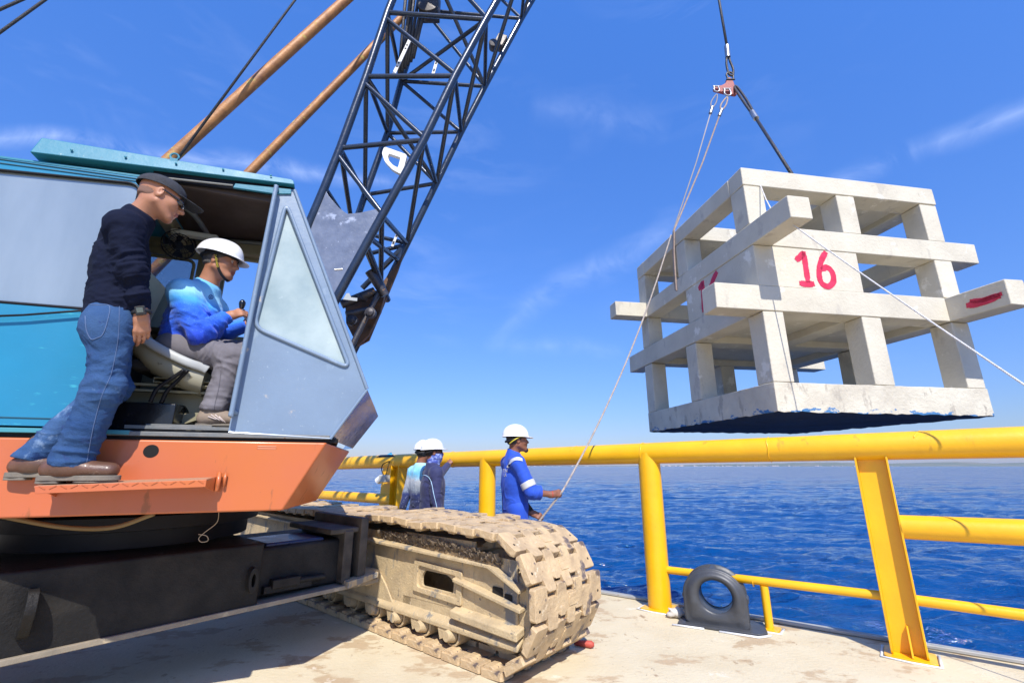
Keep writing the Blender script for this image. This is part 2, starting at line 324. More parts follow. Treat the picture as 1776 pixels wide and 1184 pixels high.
def make_coast():
    m = mat('hazy far hills', (.1, .13, .09), .95, 0, (.2, .18, .13), .002)
    rng = np.random.RandomState(5)
    def ridge(x0, x1, D, hmax, seed, n=160):
        V = []; Fc = []
        for i in range(n):
            u = i/(n-1); px = x0+(x1-x0)*u; X = (px-888)/815*D
            h = hmax*(.25+.75*abs(math.sin(u*5.1+seed)*.6+math.sin(u*13+seed*2)*.25+math.sin(u*31+seed)*.12))*math.sin(math.pi*min(1, u*3+.02)*.5)
            for (dy, hh) in ((0, 0), (300, .45*h), (900, h), (1800, .8*h), (3000, 0)): V.append((X, D+dy+rng.rand()*60, SEA-4+hh*(.95+.1*rng.rand())))
        for i in range(n-1):
            for k in range(4): a = i*5+k; Fc.append([a, a+1, a+6, a+5])
        return V, Fc
    mb = MB(); mb.add(*ridge(1180, 2500, 9800, 190, 1.0)); mb.add(*ridge(-800, 1500, 9000, 42, 2.2, 240))
    o = mb.build('hills', m, smooth=True); setp(o, 'low hazy coastal hills on the horizon', 'hills', kind='structure')
    t = MB(); t2 = []
    for i in range(170):
        px = rng.choice([rng.uniform(740, 1000), rng.uniform(1000, 1560), rng.uniform(1150, 1350)]); D = 8900-rng.rand()*40; X = (px-888)/815*D
        w, h, d = 8+rng.rand()*26, 6+rng.rand()**2*16, 15
        t.box((X, D, SEA-2+h/2), (np.array([1, 0, 0]), np.array([0, 1, 0]), UP), (w/2, d, h/2))
    o = t.build('coastal_town', mat('pale far buildings', (.45, .42, .38), .8, 0, (.6, .45, .38), .02)); setp(o, 'tiny pale buildings scattered along the far shoreline', 'town', kind='stuff')
make_coast()

# ============================================================ THE YELLOW RAIL
RP = np.array([1.457, 5.01, 0]); RD = unit([.783, -.622, 0]); RN = unit([-.622, -.783, 0])
def rpl(px, py): return onp(px, py, RP, RN)
def rs(px, py): return (rpl(px, py)-RP) @ RD
def RAIL(s, n, z): return RP+RD*s+RN*n+UP*z
root = empty('deck_railing', RP, 'heavy yellow painted pipe railing along the edge of the barge deck', 'railing')
pA, pB, pC = rpl(1776, 766), rpl(1145, 785), rpl(640, 801)
def zpipe(s):
    sA, sB, sC = [(p-RP) @ RD for p in (pA, pB, pC)]
    return np.interp(s, [sC-6, sC, sB, sA, sA+8], [pC[2]-.12, pC[2], pB[2], pA[2], pA[2]+.1])
mb = MB(); ss = np.linspace(-13, 9, 90); mb.tube([RAIL(s, 0, zpipe(s)) for s in ss], .108, 40)
top = mb.build('top_rail', MT['yellow'], root, smooth='auto')
for s in (0.-.05, rs(1335, 778), -2.95, 3.6):                      # weld beads round the pipe
    w = MB(); c = RAIL(s, 0, zpipe(s)); rg = [c+(RN*math.cos(a)+UP*math.sin(a))*.1085+RD*.004*math.sin(5*a+s) for a in np.linspace(0, 2*math.pi, 48, endpoint=False)]
    w.tube(rg, .0055, 8, closed=True); w.build('weld_bead', MT['yellow'], top, smooth=True)
w = MB(); c = rpl(1590, 738+6); 
for (px, py) in ((1590, 743), (1000, 775)):
    q = rpl(px, py); s = (q-RP) @ RD; c = RAIL(s, 0, zpipe(s))
    w.tube([c+(RN*math.cos(a)+UP*math.sin(a))*.1075+RD*.05*(a-1.2) for a in np.linspace(.5, 1.5, 8)], .004, 6)
w.build('weld_bead', MT['yellow'], top, smooth=True)
def pipe_post(s, r=.112):
    mb = MB(); zt = zpipe(s); n = 44; V = []; lo = []; hi = []
    for k in range(n):
        a = 2*math.pi*k/n; x, y = math.cos(a)*r, math.sin(a)*r
        drop = math.sqrt(max(.106**2-min(abs(y), .106)**2, 0))
        lo.append(RAIL(s+x, y, .012)); hi.append(RAIL(s+x, y, zt-drop+.004))
    V = lo+hi; mb.add(V, [[k, (k+1) % n, n+(k+1) % n, n+k] for k in range(n)])
    return mb.build('post', MT['yellow'], root, smooth='auto')
def foot(s, hs, hn, parent):
    f = MB(); f.prism(roundpoly([RAIL(s-hs, -hn, .002), RAIL(s+hs, -hn, .002), RAIL(s+hs, hn, .002), RAIL(s-hs, hn, .002)], .03), UP*.014)
    f.build('base_plate', MT['yellow'], parent, bevel=.003)
    f = MB(); f.tube([RAIL(s-hs-.012, -hn-.01, .004), RAIL(s-hs-.014, hn+.012, .006), RAIL(s, hn+.017, .004), RAIL(s+hs+.015, hn+.01, .006), RAIL(s+hs+.014, -hn, .004)], .011, 6, flat=(UP, .6))
    f.build('paint_line', MT['whitepaint'], parent, smooth=True)
sp1 = 0.0; sp0 = rs(845, 850)
for s in (sp1, sp0, -10.5): p = pipe_post(s); foot(s, .15, .15, p)
def beam_post(s, w=.215, d=.17, fins=True):
    zt = zpipe(s)-.055; tf = .014
    b = MB(); b.box(RAIL(s, 0, zt/2+.008), (RD, RN, UP), (w/2-tf, .006, zt/2-.008)); p = b.build('post', MT['yellow'], root, bevel=.002)
    for q in (-1, 1):
        f = MB(); zz = zt+.035; f.prism(roundpoly([RAIL(s+q*(w/2-tf/2)-tf/2, -d/2, .016), RAIL(s+q*(w/2-tf/2)-tf/2, d/2, .016), RAIL(s+q*(w/2-tf/2)-tf/2, d/2-.01, zz+.02), RAIL(s+q*(w/2-tf/2)-tf/2, -d/2+.01, zz+.02)], .03), RD*tf); f.build('flange', MT['yellow'], p, bevel=.003)
    if fins:
        f = MB(); f.prism([RAIL(s+.01, .006, .02), RAIL(s+.01, d/2+.02, .02), RAIL(s+.01, d/2-.02, .13), RAIL(s+.01, .04, .2), RAIL(s+.01, .006, .21)], RD*.012); f.build('stiffener', MT['yellow'], p, bevel=.003)
    foot(s, .15, .13, p); return p
sb = rs(1580, 1143); beam_post(sb)
sl = rs(690, 850); beam_post(sl, .2, .2, False); beam_post(sb+4.0)
f = MB(); a = RAIL(sl-.26, .0, .6); f.prism(roundpoly([RAIL(sl-.42, .02, .72), RAIL(sl-.1, .02, .72), RAIL(sl-.1, .02, 1.34), RAIL(sl-.38, .02, 1.34)], .05), RN*.015); f.build('gusset', MT['yellow'], root, bevel=.003)
def rail_bar(name, s0, s1, z0, z1, r):
    mb = MB(); mb.tube([RAIL(s0, 0, z0), RAIL(.5*(s0+s1), 0, .5*(z0+z1)), RAIL(s1, 0, z1)], r, 28); return mb.build(name, MT['yellow'], root, smooth='auto')
q0, q1 = rpl(1562, 913), rpl(1776, 923)
rail_bar('middle_rail', sb+.105, sb+3.9, q0[2], q0[2]+(q1[2]-q0[2])*3.79/((q1-q0) @ RD), .087)
q0, q1 = rpl(550, 861), rpl(660, 864); rail_bar('middle_rail', -13, sl-.1, q0[2]+.02, q1[2], .08)
q0, q1, q2 = rpl(1168, 989), rpl(1520, 1031), rpl(1776, 1066)
rail_bar('low_rail', .1, sb-.1, q0[2], q1[2], .034); rail_bar('low_rail', sb+.1, sb+3.9, q1[2], q2[2]-.01, .036); rail_bar('low_rail', -13, sl-.1, .42, .42, .035); rail_bar('low_rail', sl+.1, sp0-.1, .42, .42, .035)
ws = rs(1385, 1014); w = MB(); cc = [RAIL(ws-.35, 0, q0[2]-.003)+(RN*math.cos(a)+UP*math.sin(a))*.0345 for a in np.linspace(0, 2*math.pi, 24, endpoint=False)]; w.tube(cc, .004, 6, closed=True); w.build('weld_bead', MT['yellow'], root, smooth=True)
for s in (rs(1335, 1090), sb+2.2, -4.9, -5.6, -6.6):
    mb = MB(); mb.tube([RAIL(s, 0, .012), RAIL(s, 0, .42 if s < -3 else q0[2]-.02)], .034, 24); p = mb.build('short_post', MT['yellow'], root, smooth='auto'); foot(s, .08, .075, p)
# black patch on the pipe as shade inside a damaged opening, a scrap of tarpaulin stuffed in it
s0 = rs(678, 793); mb = MB(); V = []; n = 14; mlen = .26
for i in range(n+1):
    for k in range(9):
        a = R(38+84*k/8); u = i/n; V.append(RAIL(s0-mlen+2*mlen*u, 0, zpipe(s0))+(RN*math.cos(a)+UP*math.sin(a))*(.1095+.0006*math.sin(9*u+k)))
mb.add(V, [[i*9+k, i*9+k+1, (i+1)*9+k+1, (i+1)*9+k] for i in range(n) for k in range(8)]); mb.build('opening_shade', MT['black'], top)
mb = MB(); c = RAIL(s0+.03, .03, zpipe(s0)+.112); mb.add([c-RD*.1, c+RD*.08-UP*.01+RN*.03, c+RD*.03+UP*.02, c-RD*.02+UP*.035-RN*.02], [[0, 1, 2], [0, 2, 3], [0, 3, 1]])
setp(mb.build('tarpaulin_scrap', mat('blue tarp', (.05, .3, .5), .6, var=(.1, .45, .6), vscale=30)), 'scrap of blue tarpaulin lying in the cut opening of the top rail', 'tarpaulin scrap')
# little work lamp hanging under the pipe
c = rpl(679, 829)+RN*.16; r0 = empty('work_lamp', c, 'small pale grey work lamp with dangling cable hung under the yellow top rail', 'lamp')
mb = MB(); mb.box(c+RD*.03, (RD, RN, UP), (.085, .05, .055)); mb.build('housing', mat('dirty grey plastic', (.5, .5, .45), .6, spots=[((.1, .09, .07), 30, .62)]), r0, bevel=.012)
mb = MB(); mb.tube([c-RD*.05+UP*.02, c-RD*.13-UP*.04], [.045, .06], 16); mb.build('reflector', MT['white'], r0, smooth='auto')
mb = MB(); mb.tube(smoothpath([c+UP*.05, c-RD*.06+UP*.14, c-RD*.03+UP*.22, c+RD*.05+UP*.27-RN*.05]), .008, 6); mb.tube(smoothpath([c+UP*.05+RD*.06, c+RD*.1+UP*.17, c+RD*.07+UP*.27-RN*.05]), .006, 6); mb.build('cable', MT['black'], r0, smooth=True)

# ============================================================ FAIRLEAD (mooring chock)
fa, fb = atz(1190, 1080, 0), atz(1302, 1096, 0); FD = unit(fb-fa); FN = np.array([FD[1], -FD[0], 0]); FN = FN if FN[1] < 0 else -FN; FW = np.linalg.norm(fb-fa)
fo = fa; froot = empty('mooring_fairlead', (fa+fb)/2, 'dark grey double plate mooring fairlead with large round hole between yellow posts', 'fairlead')
def FL(x, n, z): return fo+FD*x+FN*n+UP*z
ctr = onp(1241, 1033, fo, FN); cx, cz = (ctr-fo) @ FD, ctr[2]
topz = onp(1236, 985, fo, FN)[2]; hr = .5*((onp(1270, 1033, fo, FN)-onp(1213, 1033, fo, FN)) @ FD)
def fair_plate(off, sgn, name):
    n = 72; rings = []; oR = FW/2; Ro = topz-cz
    for k in range(n):
        a = 2*math.pi*k/n; ca, sa = math.cos(a), math.sin(a); inn = np.array([cx+hr*ca, cz+hr*.97*sa])
        if sa >= 0: out = np.array([FW/2+oR*ca, cz+Ro*sa])
        else:
            tt = min((oR)/max(abs(ca), 1e-6), (cz-.012)/max(abs(sa), 1e-6)); out = np.array([FW/2+ca*tt, cz+sa*tt])
        row = []
        for i in range(10):
            u = i/9; p = inn*(1-u)+out*u; h = .03+.038*math.sin(math.pi*min(1, u*1.25))**.8*(1 if sa > -.3 else max(.25, 1+(sa+.3)*1.4)) if u < .8 else .03
            row.append(FL(p[0], off+sgn*h, p[1]))
        row.append(FL(out[0], off-sgn*.0, out[1])); row.append(FL(inn[0], off-sgn*.0, inn[1])); rings.append(row)
    m_ = len(rings[0]); mb = MB(); mb.add([p for r in rings for p in r], [[i*m_+j, i*m_+(j+1) % m_, ((i+1) % n)*m_+(j+1) % m_, ((i+1) % n)*m_+j] for i in range(n) for j in range(m_)])
    mb.build(name, MT['rubber'], froot, smooth=True)
fair_plate(0, 1, 'front_plate'); fair_plate(-.17, -1, 'rear_plate')
mb = MB(); V = []; n = 60
for off in (0, -.17):
    for k in range(n): a = 2*math.pi*k/n; V.append(FL(cx+hr*1.02*math.cos(a), off, cz+hr*.99*math.sin(a)))
mb.add(V, [[k, (k+1) % n, n+(k+1) % n, n+k] for k in range(n)]); mb.build('throat', MT['rubber'], froot, smooth=True)
mb = MB()
for (x, z) in ((FW*.5, topz-.03), (FW*.97, cz-.02), (FW*.03, cz-.02)): mb.tube([FL(x, -.01, z), FL(x, -.16, z)], .03, 14)
mb.build('spacer', MT['rubber'], froot, smooth='auto')
mb = MB(); mb.prism(roundpoly([FL(-.06, .09, .003), FL(FW+.07, .1, .003), FL(FW+.13, .02, .003), FL(FW+.1, -.26, .003), FL(-.05, -.26, .003)], .02), UP*.02); mb.build('base_plate', MT['rubber'], froot, bevel=.004)
mb = MB(); mb.tube([FL(-.1, .11, .006), FL(.16, .115, .008)], .014, 6, flat=(UP, .6)); mb.tube([FL(.28, .115, .006), FL(FW+.06, .125, .007), FL(FW+.15, .03, .006)], .014, 6, flat=(UP, .6)); mb.build('paint_line', MT['whitepaint'], froot, smooth=True)
# rag and stone like lump jammed beside the post
mb = MB(); rng = np.random.RandomState(2); c = atz(1174, 1071, .0)+UP*.045
bm = bmesh.new(); bmesh.ops.create_icosphere(bm, subdivisions=3, radius=1)
for v in bm.verts: v.co = Vector((v.co.x*.085*(1+.2*math.sin(5*v.co.z+3*v.co.x)), v.co.y*.05, v.co.z*.045*(1+.25*math.sin(6*v.co.x))))
mb.add([np.array(v.co)+c for v in bm.verts], [[v.index for v in f_.verts] for f_ in bm.faces]); bm.free()
setp(mb.build('cloth_wad', mat('dirty white cloth', (.6, .55, .47), .9, spots=[((.3, .24, .18), 20, .6)], bump=.4), smooth=True), 'wad of dirty white cloth jammed between yellow post and fairlead', 'cloth')
# dark bollard standing at the deck edge behind the track
c = aty(1001, 960, 5.75); c[2] = 0
r0 = empty('mooring_bollard', c, 'dark steel mooring bollard at the deck edge half hidden behind the track', 'bollard')
mb = MB(); mb.lathe(c, UP, [(.06, .002), (.06, .25), (.06, .3)], 24); mb.build('column', MT['rubber'], r0, smooth='auto')
mb = MB(); zt = aty(1001, 947, c[1])[2]; mb.lathe(c, UP, [(.05, zt-.07), (.09, zt-.06), (.095, zt-.03), (.08, zt-.01), (.01, zt)], 24); mb.build('cap', MT['rubber'], r0, smooth='auto')
mb = MB(); mb.box(c+UP*(zt*.5), (RD, RN, UP), (.055, .055, zt*.5-.03)); mb.build('core', MT['rubber'], r0, bevel=.01)
# red rubber object on the deck behind the track
c = atz(1026, 1124, 0)
mb = MB(); mb.tube(smoothpath([c+[-.25, .1, .03], c+[-.1, .03, .035], c+[.0, 0, .04], c+[.035, -.01, .07]]), [.03]*4*6+[.045], 14) if False else mb.tube([c+np.array([-.12, .06, .02]), c+np.array([-.06, .03, .025]), c+np.array([.0, 0, .028]), c+np.array([.02, -.005, .028])], [.018, .022, .026, .012], 14)
setp(mb.build('red_float', mat('faded red rubber', (.45, .07, .045), .6), smooth=True), 'small faded red float lying on the deck behind the track front', 'float')
def make_haze():
    m = bpy.data.materials.new('sea air'); m.use_nodes = True; t = m.node_tree; t.nodes.clear(); o = t.nodes.new('ShaderNodeOutputMaterial'); v = t.nodes.new('ShaderNodeVolumePrincipled'); t.links.new(v.outputs[0], o.inputs['Volume'])
    v.inputs['Color'].default_value = (.72, .84, 1, 1); v.inputs['Density'].default_value = HAZE; v.inputs['Anisotropy'].default_value = .3
    mb = MB(); mb.box((0, 5000, 100), (np.array([1, 0, 0]), np.array([0, 1, 0]), UP), (26000, 21000, 110)); ob = mb.build('haze', m); setp(ob, 'faint pale sea air between the barge and the far coast', 'haze', kind='stuff')
HAZE = 1.6e-5
make_haze()
# ============================================================ CONCRETE BLOCK
BU = unit([.986, .164, 0]); BV = unit([-.166, .986, 0]); BY = 4.6
bc = aty(1350, 716, BY); bc_top = aty(1285, 290, BY)
BO = np.array([.5*(bc[0]+bc_top[0]), BY, bc[2]])
SU = (onp(1725, 722, BO, BV)-BO) @ BU; SV = (onp(1127, 750, BO, BU)-BO) @ BV
def zl(py):
    r = ray(888, py); return H+BY*r[2]/r[1]
ZT = zl(290); Z = dict(top=ZT, topb=zl(320), r2t=zl(388), r2b=zl(423), r3t=zl(494), r3b=zl(538), slt=zl(662), slb=zl(716))
def B(a, b, z): return BO+BU*(a*SU)+BV*(b*SV)+UP*(z-BO[2])
conc = mat('pale precast concrete', (.61, .565, .455), .85, 0, (.47, .43, .34), 2.2, vp=(.3, .8), spots=[((.47, .43, .35), 4, .59, (1, 1, .5)), ((.72, .68, .58), 3.2, .61), ((.2, .19, .165), 34, .69), ((.46, .42, .33), 9, .66, (1, 1, .3)), ((.13, .12, .1), 75, .72)], bump=.7, bscale=30)
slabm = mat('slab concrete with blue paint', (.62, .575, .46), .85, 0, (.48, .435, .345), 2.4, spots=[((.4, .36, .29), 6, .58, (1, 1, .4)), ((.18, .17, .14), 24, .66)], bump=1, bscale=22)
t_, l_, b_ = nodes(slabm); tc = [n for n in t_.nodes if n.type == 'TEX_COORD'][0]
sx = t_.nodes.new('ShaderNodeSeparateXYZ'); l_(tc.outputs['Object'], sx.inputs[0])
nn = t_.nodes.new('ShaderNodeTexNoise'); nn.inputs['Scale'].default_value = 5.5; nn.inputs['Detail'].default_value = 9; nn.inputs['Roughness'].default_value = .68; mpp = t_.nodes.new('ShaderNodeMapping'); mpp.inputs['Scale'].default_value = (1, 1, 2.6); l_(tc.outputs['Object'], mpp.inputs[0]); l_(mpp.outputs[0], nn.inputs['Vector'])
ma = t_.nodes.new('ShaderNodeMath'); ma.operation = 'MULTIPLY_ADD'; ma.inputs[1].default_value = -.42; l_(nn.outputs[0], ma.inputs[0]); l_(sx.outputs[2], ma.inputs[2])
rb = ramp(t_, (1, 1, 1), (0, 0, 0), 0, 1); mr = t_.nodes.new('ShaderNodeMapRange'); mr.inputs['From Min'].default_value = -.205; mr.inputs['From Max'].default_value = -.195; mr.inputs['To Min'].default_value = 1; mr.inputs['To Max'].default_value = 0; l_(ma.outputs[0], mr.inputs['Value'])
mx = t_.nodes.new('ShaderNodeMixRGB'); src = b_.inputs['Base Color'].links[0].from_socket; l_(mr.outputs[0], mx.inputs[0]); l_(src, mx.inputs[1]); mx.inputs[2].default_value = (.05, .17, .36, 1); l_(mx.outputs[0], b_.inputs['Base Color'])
broot = empty('concrete_block', BO, 'large open grid concrete block hanging from slings, painted with a red 16', 'concrete block')
k = .095; cols = [(0, k), (.46, .46+k), (1-k, 1)]
def solid(name, a0, a1, b0, b1, z0, z1, m=conc, bev=.012, jig=.004, sub=1):
    mb = MB(); rng = np.random.RandomState(int(abs(a0*97+b0*53+z0*31)*10) % 9999); r = lambda: (rng.rand()-.5)*2*jig
    V = [B(a, b, z)+np.array([r(), r(), r()]) for a in (a0, a1) for b in (b0, b1) for z in (z0, z1)]
    mb.add(V, [[0, 1, 3, 2], [4, 6, 7, 5], [0, 4, 5, 1], [2, 3, 7, 6], [0, 2, 6, 4], [1, 5, 7, 3]])
    return mb.build(name, m, broot, bevel=bev, seg=2)
kv = k*SU/SV; colv = [(0, kv), (.46, .46+kv), (1-kv, 1)]
# bottom slab (subdivided, ragged lower edge)
mb = MB(); na = 40; loop = [(i/na, 0) for i in range(na)]+[(1, i/na) for i in range(na)]+[(1-i/na, 1) for i in range(na)]+[(0, 1-i/na) for i in range(na)]; n = len(loop); rng = np.random.RandomState(8)
rows = []
for zi, z in enumerate((Z['slt'], Z['slt']-.05, .5*(Z['slt']+Z['slb']), Z['slb']+.05, Z['slb']+.012)):
    for (a, b) in loop:
        jz = (rng.rand()-.5)*(.004 if zi < 3 else .016); ja = (rng.rand()-.5)*.006; rows.append(B(a, b, z+jz)+BU*ja+BV*ja)
V = rows+[B(.5, .5, Z['slt']), B(.5, .5, Z['slb']-.01)]
Fq = [[r*n+i, r*n+(i+1) % n, (r+1)*n+(i+1) % n, (r+1)*n+i] for r in range(4) for i in range(n)]
m0 = MB()
for bi in range(2):
    pass
mb.add(V, Fq+[[i, 5*n, (i+1) % n] for i in range(n)]+[[4*n+i, 4*n+(i+1) % n, 5*n+1] for i in range(n)])
mi = [0]*len(mb.F)
for q in range(len(Fq)+n, len(mb.F)): mi[q] = 1
mb.M = mi
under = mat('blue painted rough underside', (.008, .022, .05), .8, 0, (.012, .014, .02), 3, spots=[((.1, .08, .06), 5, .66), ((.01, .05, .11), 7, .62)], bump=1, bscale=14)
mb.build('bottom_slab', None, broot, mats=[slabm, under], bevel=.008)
tiers = [(Z['slt'], Z['r3b']), (Z['r3t'], Z['r2b']), (Z['r2t'], Z['topb'])]
for ti, (z0, z1) in enumerate(tiers):
    for i, (a0, a1) in enumerate(cols):
        for j, (b0, b1) in enumerate(colv):
            if i == 1 and j == 1: continue
            if ti == 1 and (i == 1 or j == 1): continue
            g = .003; da = .0015
            solid('column', a0+da, a1-da, b0+da, b1-da, z0+.002, z1-.002)
ex = .205; exv = .2
# top ring, cross beams and the three quadrant slabs
solid('beam', 0, 1, 0, kv, Z['topb'], Z['top']); solid('beam', 0, 1, 1-kv, 1, Z['topb'], Z['top']); solid('beam', 0, k, kv, 1-kv, Z['topb']+.002, Z['top']-.003); solid('beam', 1-k, 1, kv, 1-kv, Z['topb']+.002, Z['top']-.003)
solid('beam', k, .46+k, .46, .46+kv, Z['topb']+.002, Z['top']-.003); solid('beam', .46, .46+k, kv, .46, Z['topb']+.002, Z['top']-.003)
zs = Z['topb']+.07
solid('deck_slab', .46+k, 1-k, kv, 1-kv, zs, Z['top']-.02); solid('deck_slab', k, .46+k, .46+kv, 1-kv, zs, Z['top']-.02)
# middle rings: each beam runs past one corner
z0, z1 = Z['r2b'], Z['r2t']
solid('beam', k, 1+ex*.75, 0, kv, z0, z1); rv = solid('beam', 0, k, -exv, 1-kv, z0+.002, z1-.002); solid('beam', -ex, 1-k, 1-kv, 1, z0, z1); solid('beam', 1-k, 1, kv, 1+exv, z0+.002, z1-.002)
z0, z1 = Z['r3b'], Z['r3t']
solid('beam', -ex*.97, 1-k, 0, kv, z0, z1); solid('beam', 1-k, 1, -exv*1.02, 1-kv, z0+.002, z1-.002); solid('beam', k, 1+ex, 1-kv, 1, z0, z1); solid('beam', 0, k, kv, 1+exv, z0+.002, z1-.002)
solid('beam', k, 1-k, .46, .46+kv, z0+.004, z1-.01); solid('beam', .46, .46+k, kv, .46, z0+.004, z1-.01)
solid('deck_slab', k, .46, kv, .46, z0+.09, z1-.02); solid('deck_slab', .46+k, 1-k, kv, .46, z0+.09, z1-.02); solid('deck_slab', k, 1-k, .46+kv, 1-kv, z0+.09, z1-.02)
z0, z1 = Z['r3t'], Z['r2b']
# box walls carrying the number
solid('panel', .004+k*0, .5, .003, .05, z0+.002, z1-.002, bev=.004); solid('panel', .003, .05, .052, .5, z0+.002, z1-.002, bev=.004); solid('panel', .052, .5, .45, .5, z0+.002, z1-.002, bev=.004)
redp = mat('sprayed red paint', (.5, .012, .05), .6, 0, (.62, .03, .09), 14, spots=[((.55, .5, .43), 60, .7)], bump=.1)
def stroke(pts2, w, face, name='painted_stroke', parent=broot, taper=.8):
    """pts2 (u metres along the face, z) drawn as a thin coat of paint on the face"""
    pts = smoothpath([np.array([p[0], p[1], 0]) for p in pts2], 10); rng = np.random.RandomState(len(pts)); V = []; n = len(pts)
    for i, p in enumerate(pts):
        t = unit(pts[min(i+1, n-1)]-pts[max(i-1, 0)]); q = np.array([-t[1], t[0], 0]); ww = w*(.5+.06*(rng.rand()-.5))*(1 if 2 < i < n-3 else taper)
        for sgn in (-1, 1):
            x = p+q*ww*sgn*(1+.1*(rng.rand()-.5))
            V.append(face(x[0], x[1], .0035)); 
        for sgn in (-1, 1):
            x = p+q*ww*sgn; V.append(face(x[0], x[1], -.001))
    Fc = []
    for i in range(n-1):
        a = 4*i; Fc += [[a, a+1, a+5, a+4], [a+1, a+3, a+7, a+5], [a+2, a, a+4, a+6]]
    mb = MB(); mb.add(V, Fc); return mb
def frontf(u, z, o): return B(0, .003, 0)*np.array([1, 1, 0])+BU*u+UP*z-BV*o
def px2front(px, py): p = onp(px, py, B(0, .003, 0), BV); return ((p-B(0, 0, 0)) @ BU, p[2])
def leftf(u, z, o): return B(.003, 0, 0)*np.array([1, 1, 0])+BV*u+UP*z-BU*o
def px2left(px, py): p = onp(px, py, B(.003, 0, 0), BU); return ((p-B(0, 0, 0)) @ BV, p[2])
def number(px_pts_list, conv, face, w):
    mb = MB()
    for pp in px_pts_list:
        s = stroke([conv(*q) for q in pp], w, face); mb.add(s.V, s.F)
    return mb.build('painted_number', redp, broot)
W1 = .07
number([[(1380, 452), (1387, 446), (1394, 438)], [(1393, 436), (1397, 463), (1401, 490)], [(1386, 491), (1399, 493), (1412, 492)],
        [(1432, 437), (1424, 452), (1420, 472), (1424, 490), (1436, 497), (1445, 488), (1443, 473), (1434, 464), (1424, 468)]], px2front, frontf, W1)
number([[(1212, 501), (1216, 496), (1219, 489)], [(1219, 487), (1220, 520), (1221, 541)], [(1244, 471), (1236, 488), (1229, 515), (1233, 533), (1246, 530), (1250, 510), (1240, 502), (1231, 508)]], px2left, leftf, W1*1.1)
# red slash on the beam end at right
def sidef(u, z, o): return B(1-k, 0, 0)*np.array([1, 1, 0])+BV*u+UP*z-BU*o
def px2side(px, py): p = onp(px, py, B(1-k, 0, 0), BU); return ((p-B(1-k, 0, 0)) @ BV, p[2])
mb = stroke([px2side(*q) for q in ((1676, 530), (1700, 525), (1735, 512))], .075, sidef); mb2 = stroke([px2side(*q) for q in ((1682, 522), (1705, 520), (1738, 509))], .05, sidef); mb.add(mb2.V, mb2.F); mb.build('painted_stroke', redp, broot)

# ============================================================ RIGGING
ropem = mat('tan laid rope', (.42, .33, .27), .85, 0, (.3, .23, .2), 20, bump=.4, bscale=120)
wropem = mat('dark wire rope', (.04, .04, .045), .45, .5, (.08, .075, .07), 30, bump=.6, bscale=150)
wrope = mat('white braided rope', (.72, .7, .68), .8, 0, (.5, .48, .46), 40, bump=.5, bscale=150)
ctrp = B(.5, .5, 0); HY = ctrp[1]
def hp(px, py, dy=0): return aty(px, py, HY+dy)
def rope_tube(mb, pts, r, twist=True, pitch=.06, seg=10, strands=3):
    """laid rope: helical strands round the path"""
    P = []; 
    for i in range(len(pts)-1):
        n = max(2, int(np.linalg.norm(np.array(pts[i+1])-pts[i])/(pitch/6))); P += [np.array(pts[i])+(np.array(pts[i+1])-pts[i])*k/n for k in range(n)]
    P.append(np.array(pts[-1]))
    if len(P) > 1600 or not twist: mb.tube(pts, r, seg); return
    s = 0; acc = [0]
    for i in range(1, len(P)): s += np.linalg.norm(P[i]-P[i-1]); acc.append(s)
    for q in range(strands):
        W = []
        for i, p in enumerate(P):
            t = unit(P[min(i+1, len(P)-1)]-P[max(i-1, 0)]); a = np.array([0, 1.0, 0]) if abs(t[1]) < .9 else np.array([1.0, 0, 0]); u = unit(np.cross(t, a)); v = np.cross(t, u); th = 2*math.pi*(acc[i]/pitch+q/strands)
            W.append(p+(u*math.cos(th)+v*math.sin(th))*r*.5)
        mb.tube(W, r*.62, 6)
TIPX = hp(1247, 0)
hroot = empty('hoist_hook', hp(1262, 150), 'red three way hook plate with ferrules hanging from black hoist rope', 'hook')
tipd = TIPX-hp(1262, 95); TIP = TIPX+tipd*((16.6-TIPX[2])/tipd[2])
mb = MB(); rope_tube(mb, [hp(1262, 88), TIPX, TIP], .021, False); mb.build('hoist_rope', wropem, hroot, smooth=True)
mb = MB(); mb.tube([hp(1260.5, 80), hp(1262.5, 100)], .042, 20); fe = mb.build('ferrule', MT['steel'], hroot, smooth='auto', bevel=0)
mb = MB(); lp = [hp(1260.5, 99), hp(1260, 112), hp(1264, 128), hp(1271, 131), hp(1271.5, 120), hp(1266, 106), hp(1264.5, 99)]; mb.tube(smoothpath(lp, 6), .018, 10); mb.build('rope_eye', wropem, hroot, smooth=True)
def shackle(c, ax, side, s, name='shackle', m=None):
    """bow shackle: bow + pin; ax = long axis, side = pin axis"""
    ax, side = unit(ax), unit(side); pts = [c+side*s*.5*math.cos(a)+ax*(s*.55*math.sin(a)+(0 if math.sin(a) > 0 else 0)) for a in np.linspace(0, math.pi, 14)]
    pts = [c+side*s*.36-ax*s*.7]+[c+side*s*.42-ax*s*.3]+pts+[c-side*s*.42-ax*s*.3, c-side*s*.36-ax*s*.7]
    mb = MB(); mb.tube(pts, s*.12, 10); mb.tube([c-side*s*.58-ax*s*.7, c+side*s*.58-ax*s*.7], s*.13, 10); return mb.build(name, m or MT['steel'], hroot, smooth='auto')
XA = np.array([1.0, 0, 0])
shackle(hp(1266, 131), (0, 0, 1), XA, .12, m=MT['darksteel'])
mb = MB(); mb.prism(roundpoly([hp(1266, 133), hp(1272, 140), hp(1275, 150), hp(1281, 157), hp(1278, 165), hp(1262, 162), hp(1246, 158), hp(1238, 156), hp(1238, 149), hp(1252, 148), hp(1260, 143), hp(1260, 136)], .04)[::1], (0, .05, 0)); mb.build('hook_plate', MT['red'], hroot, bevel=.008)
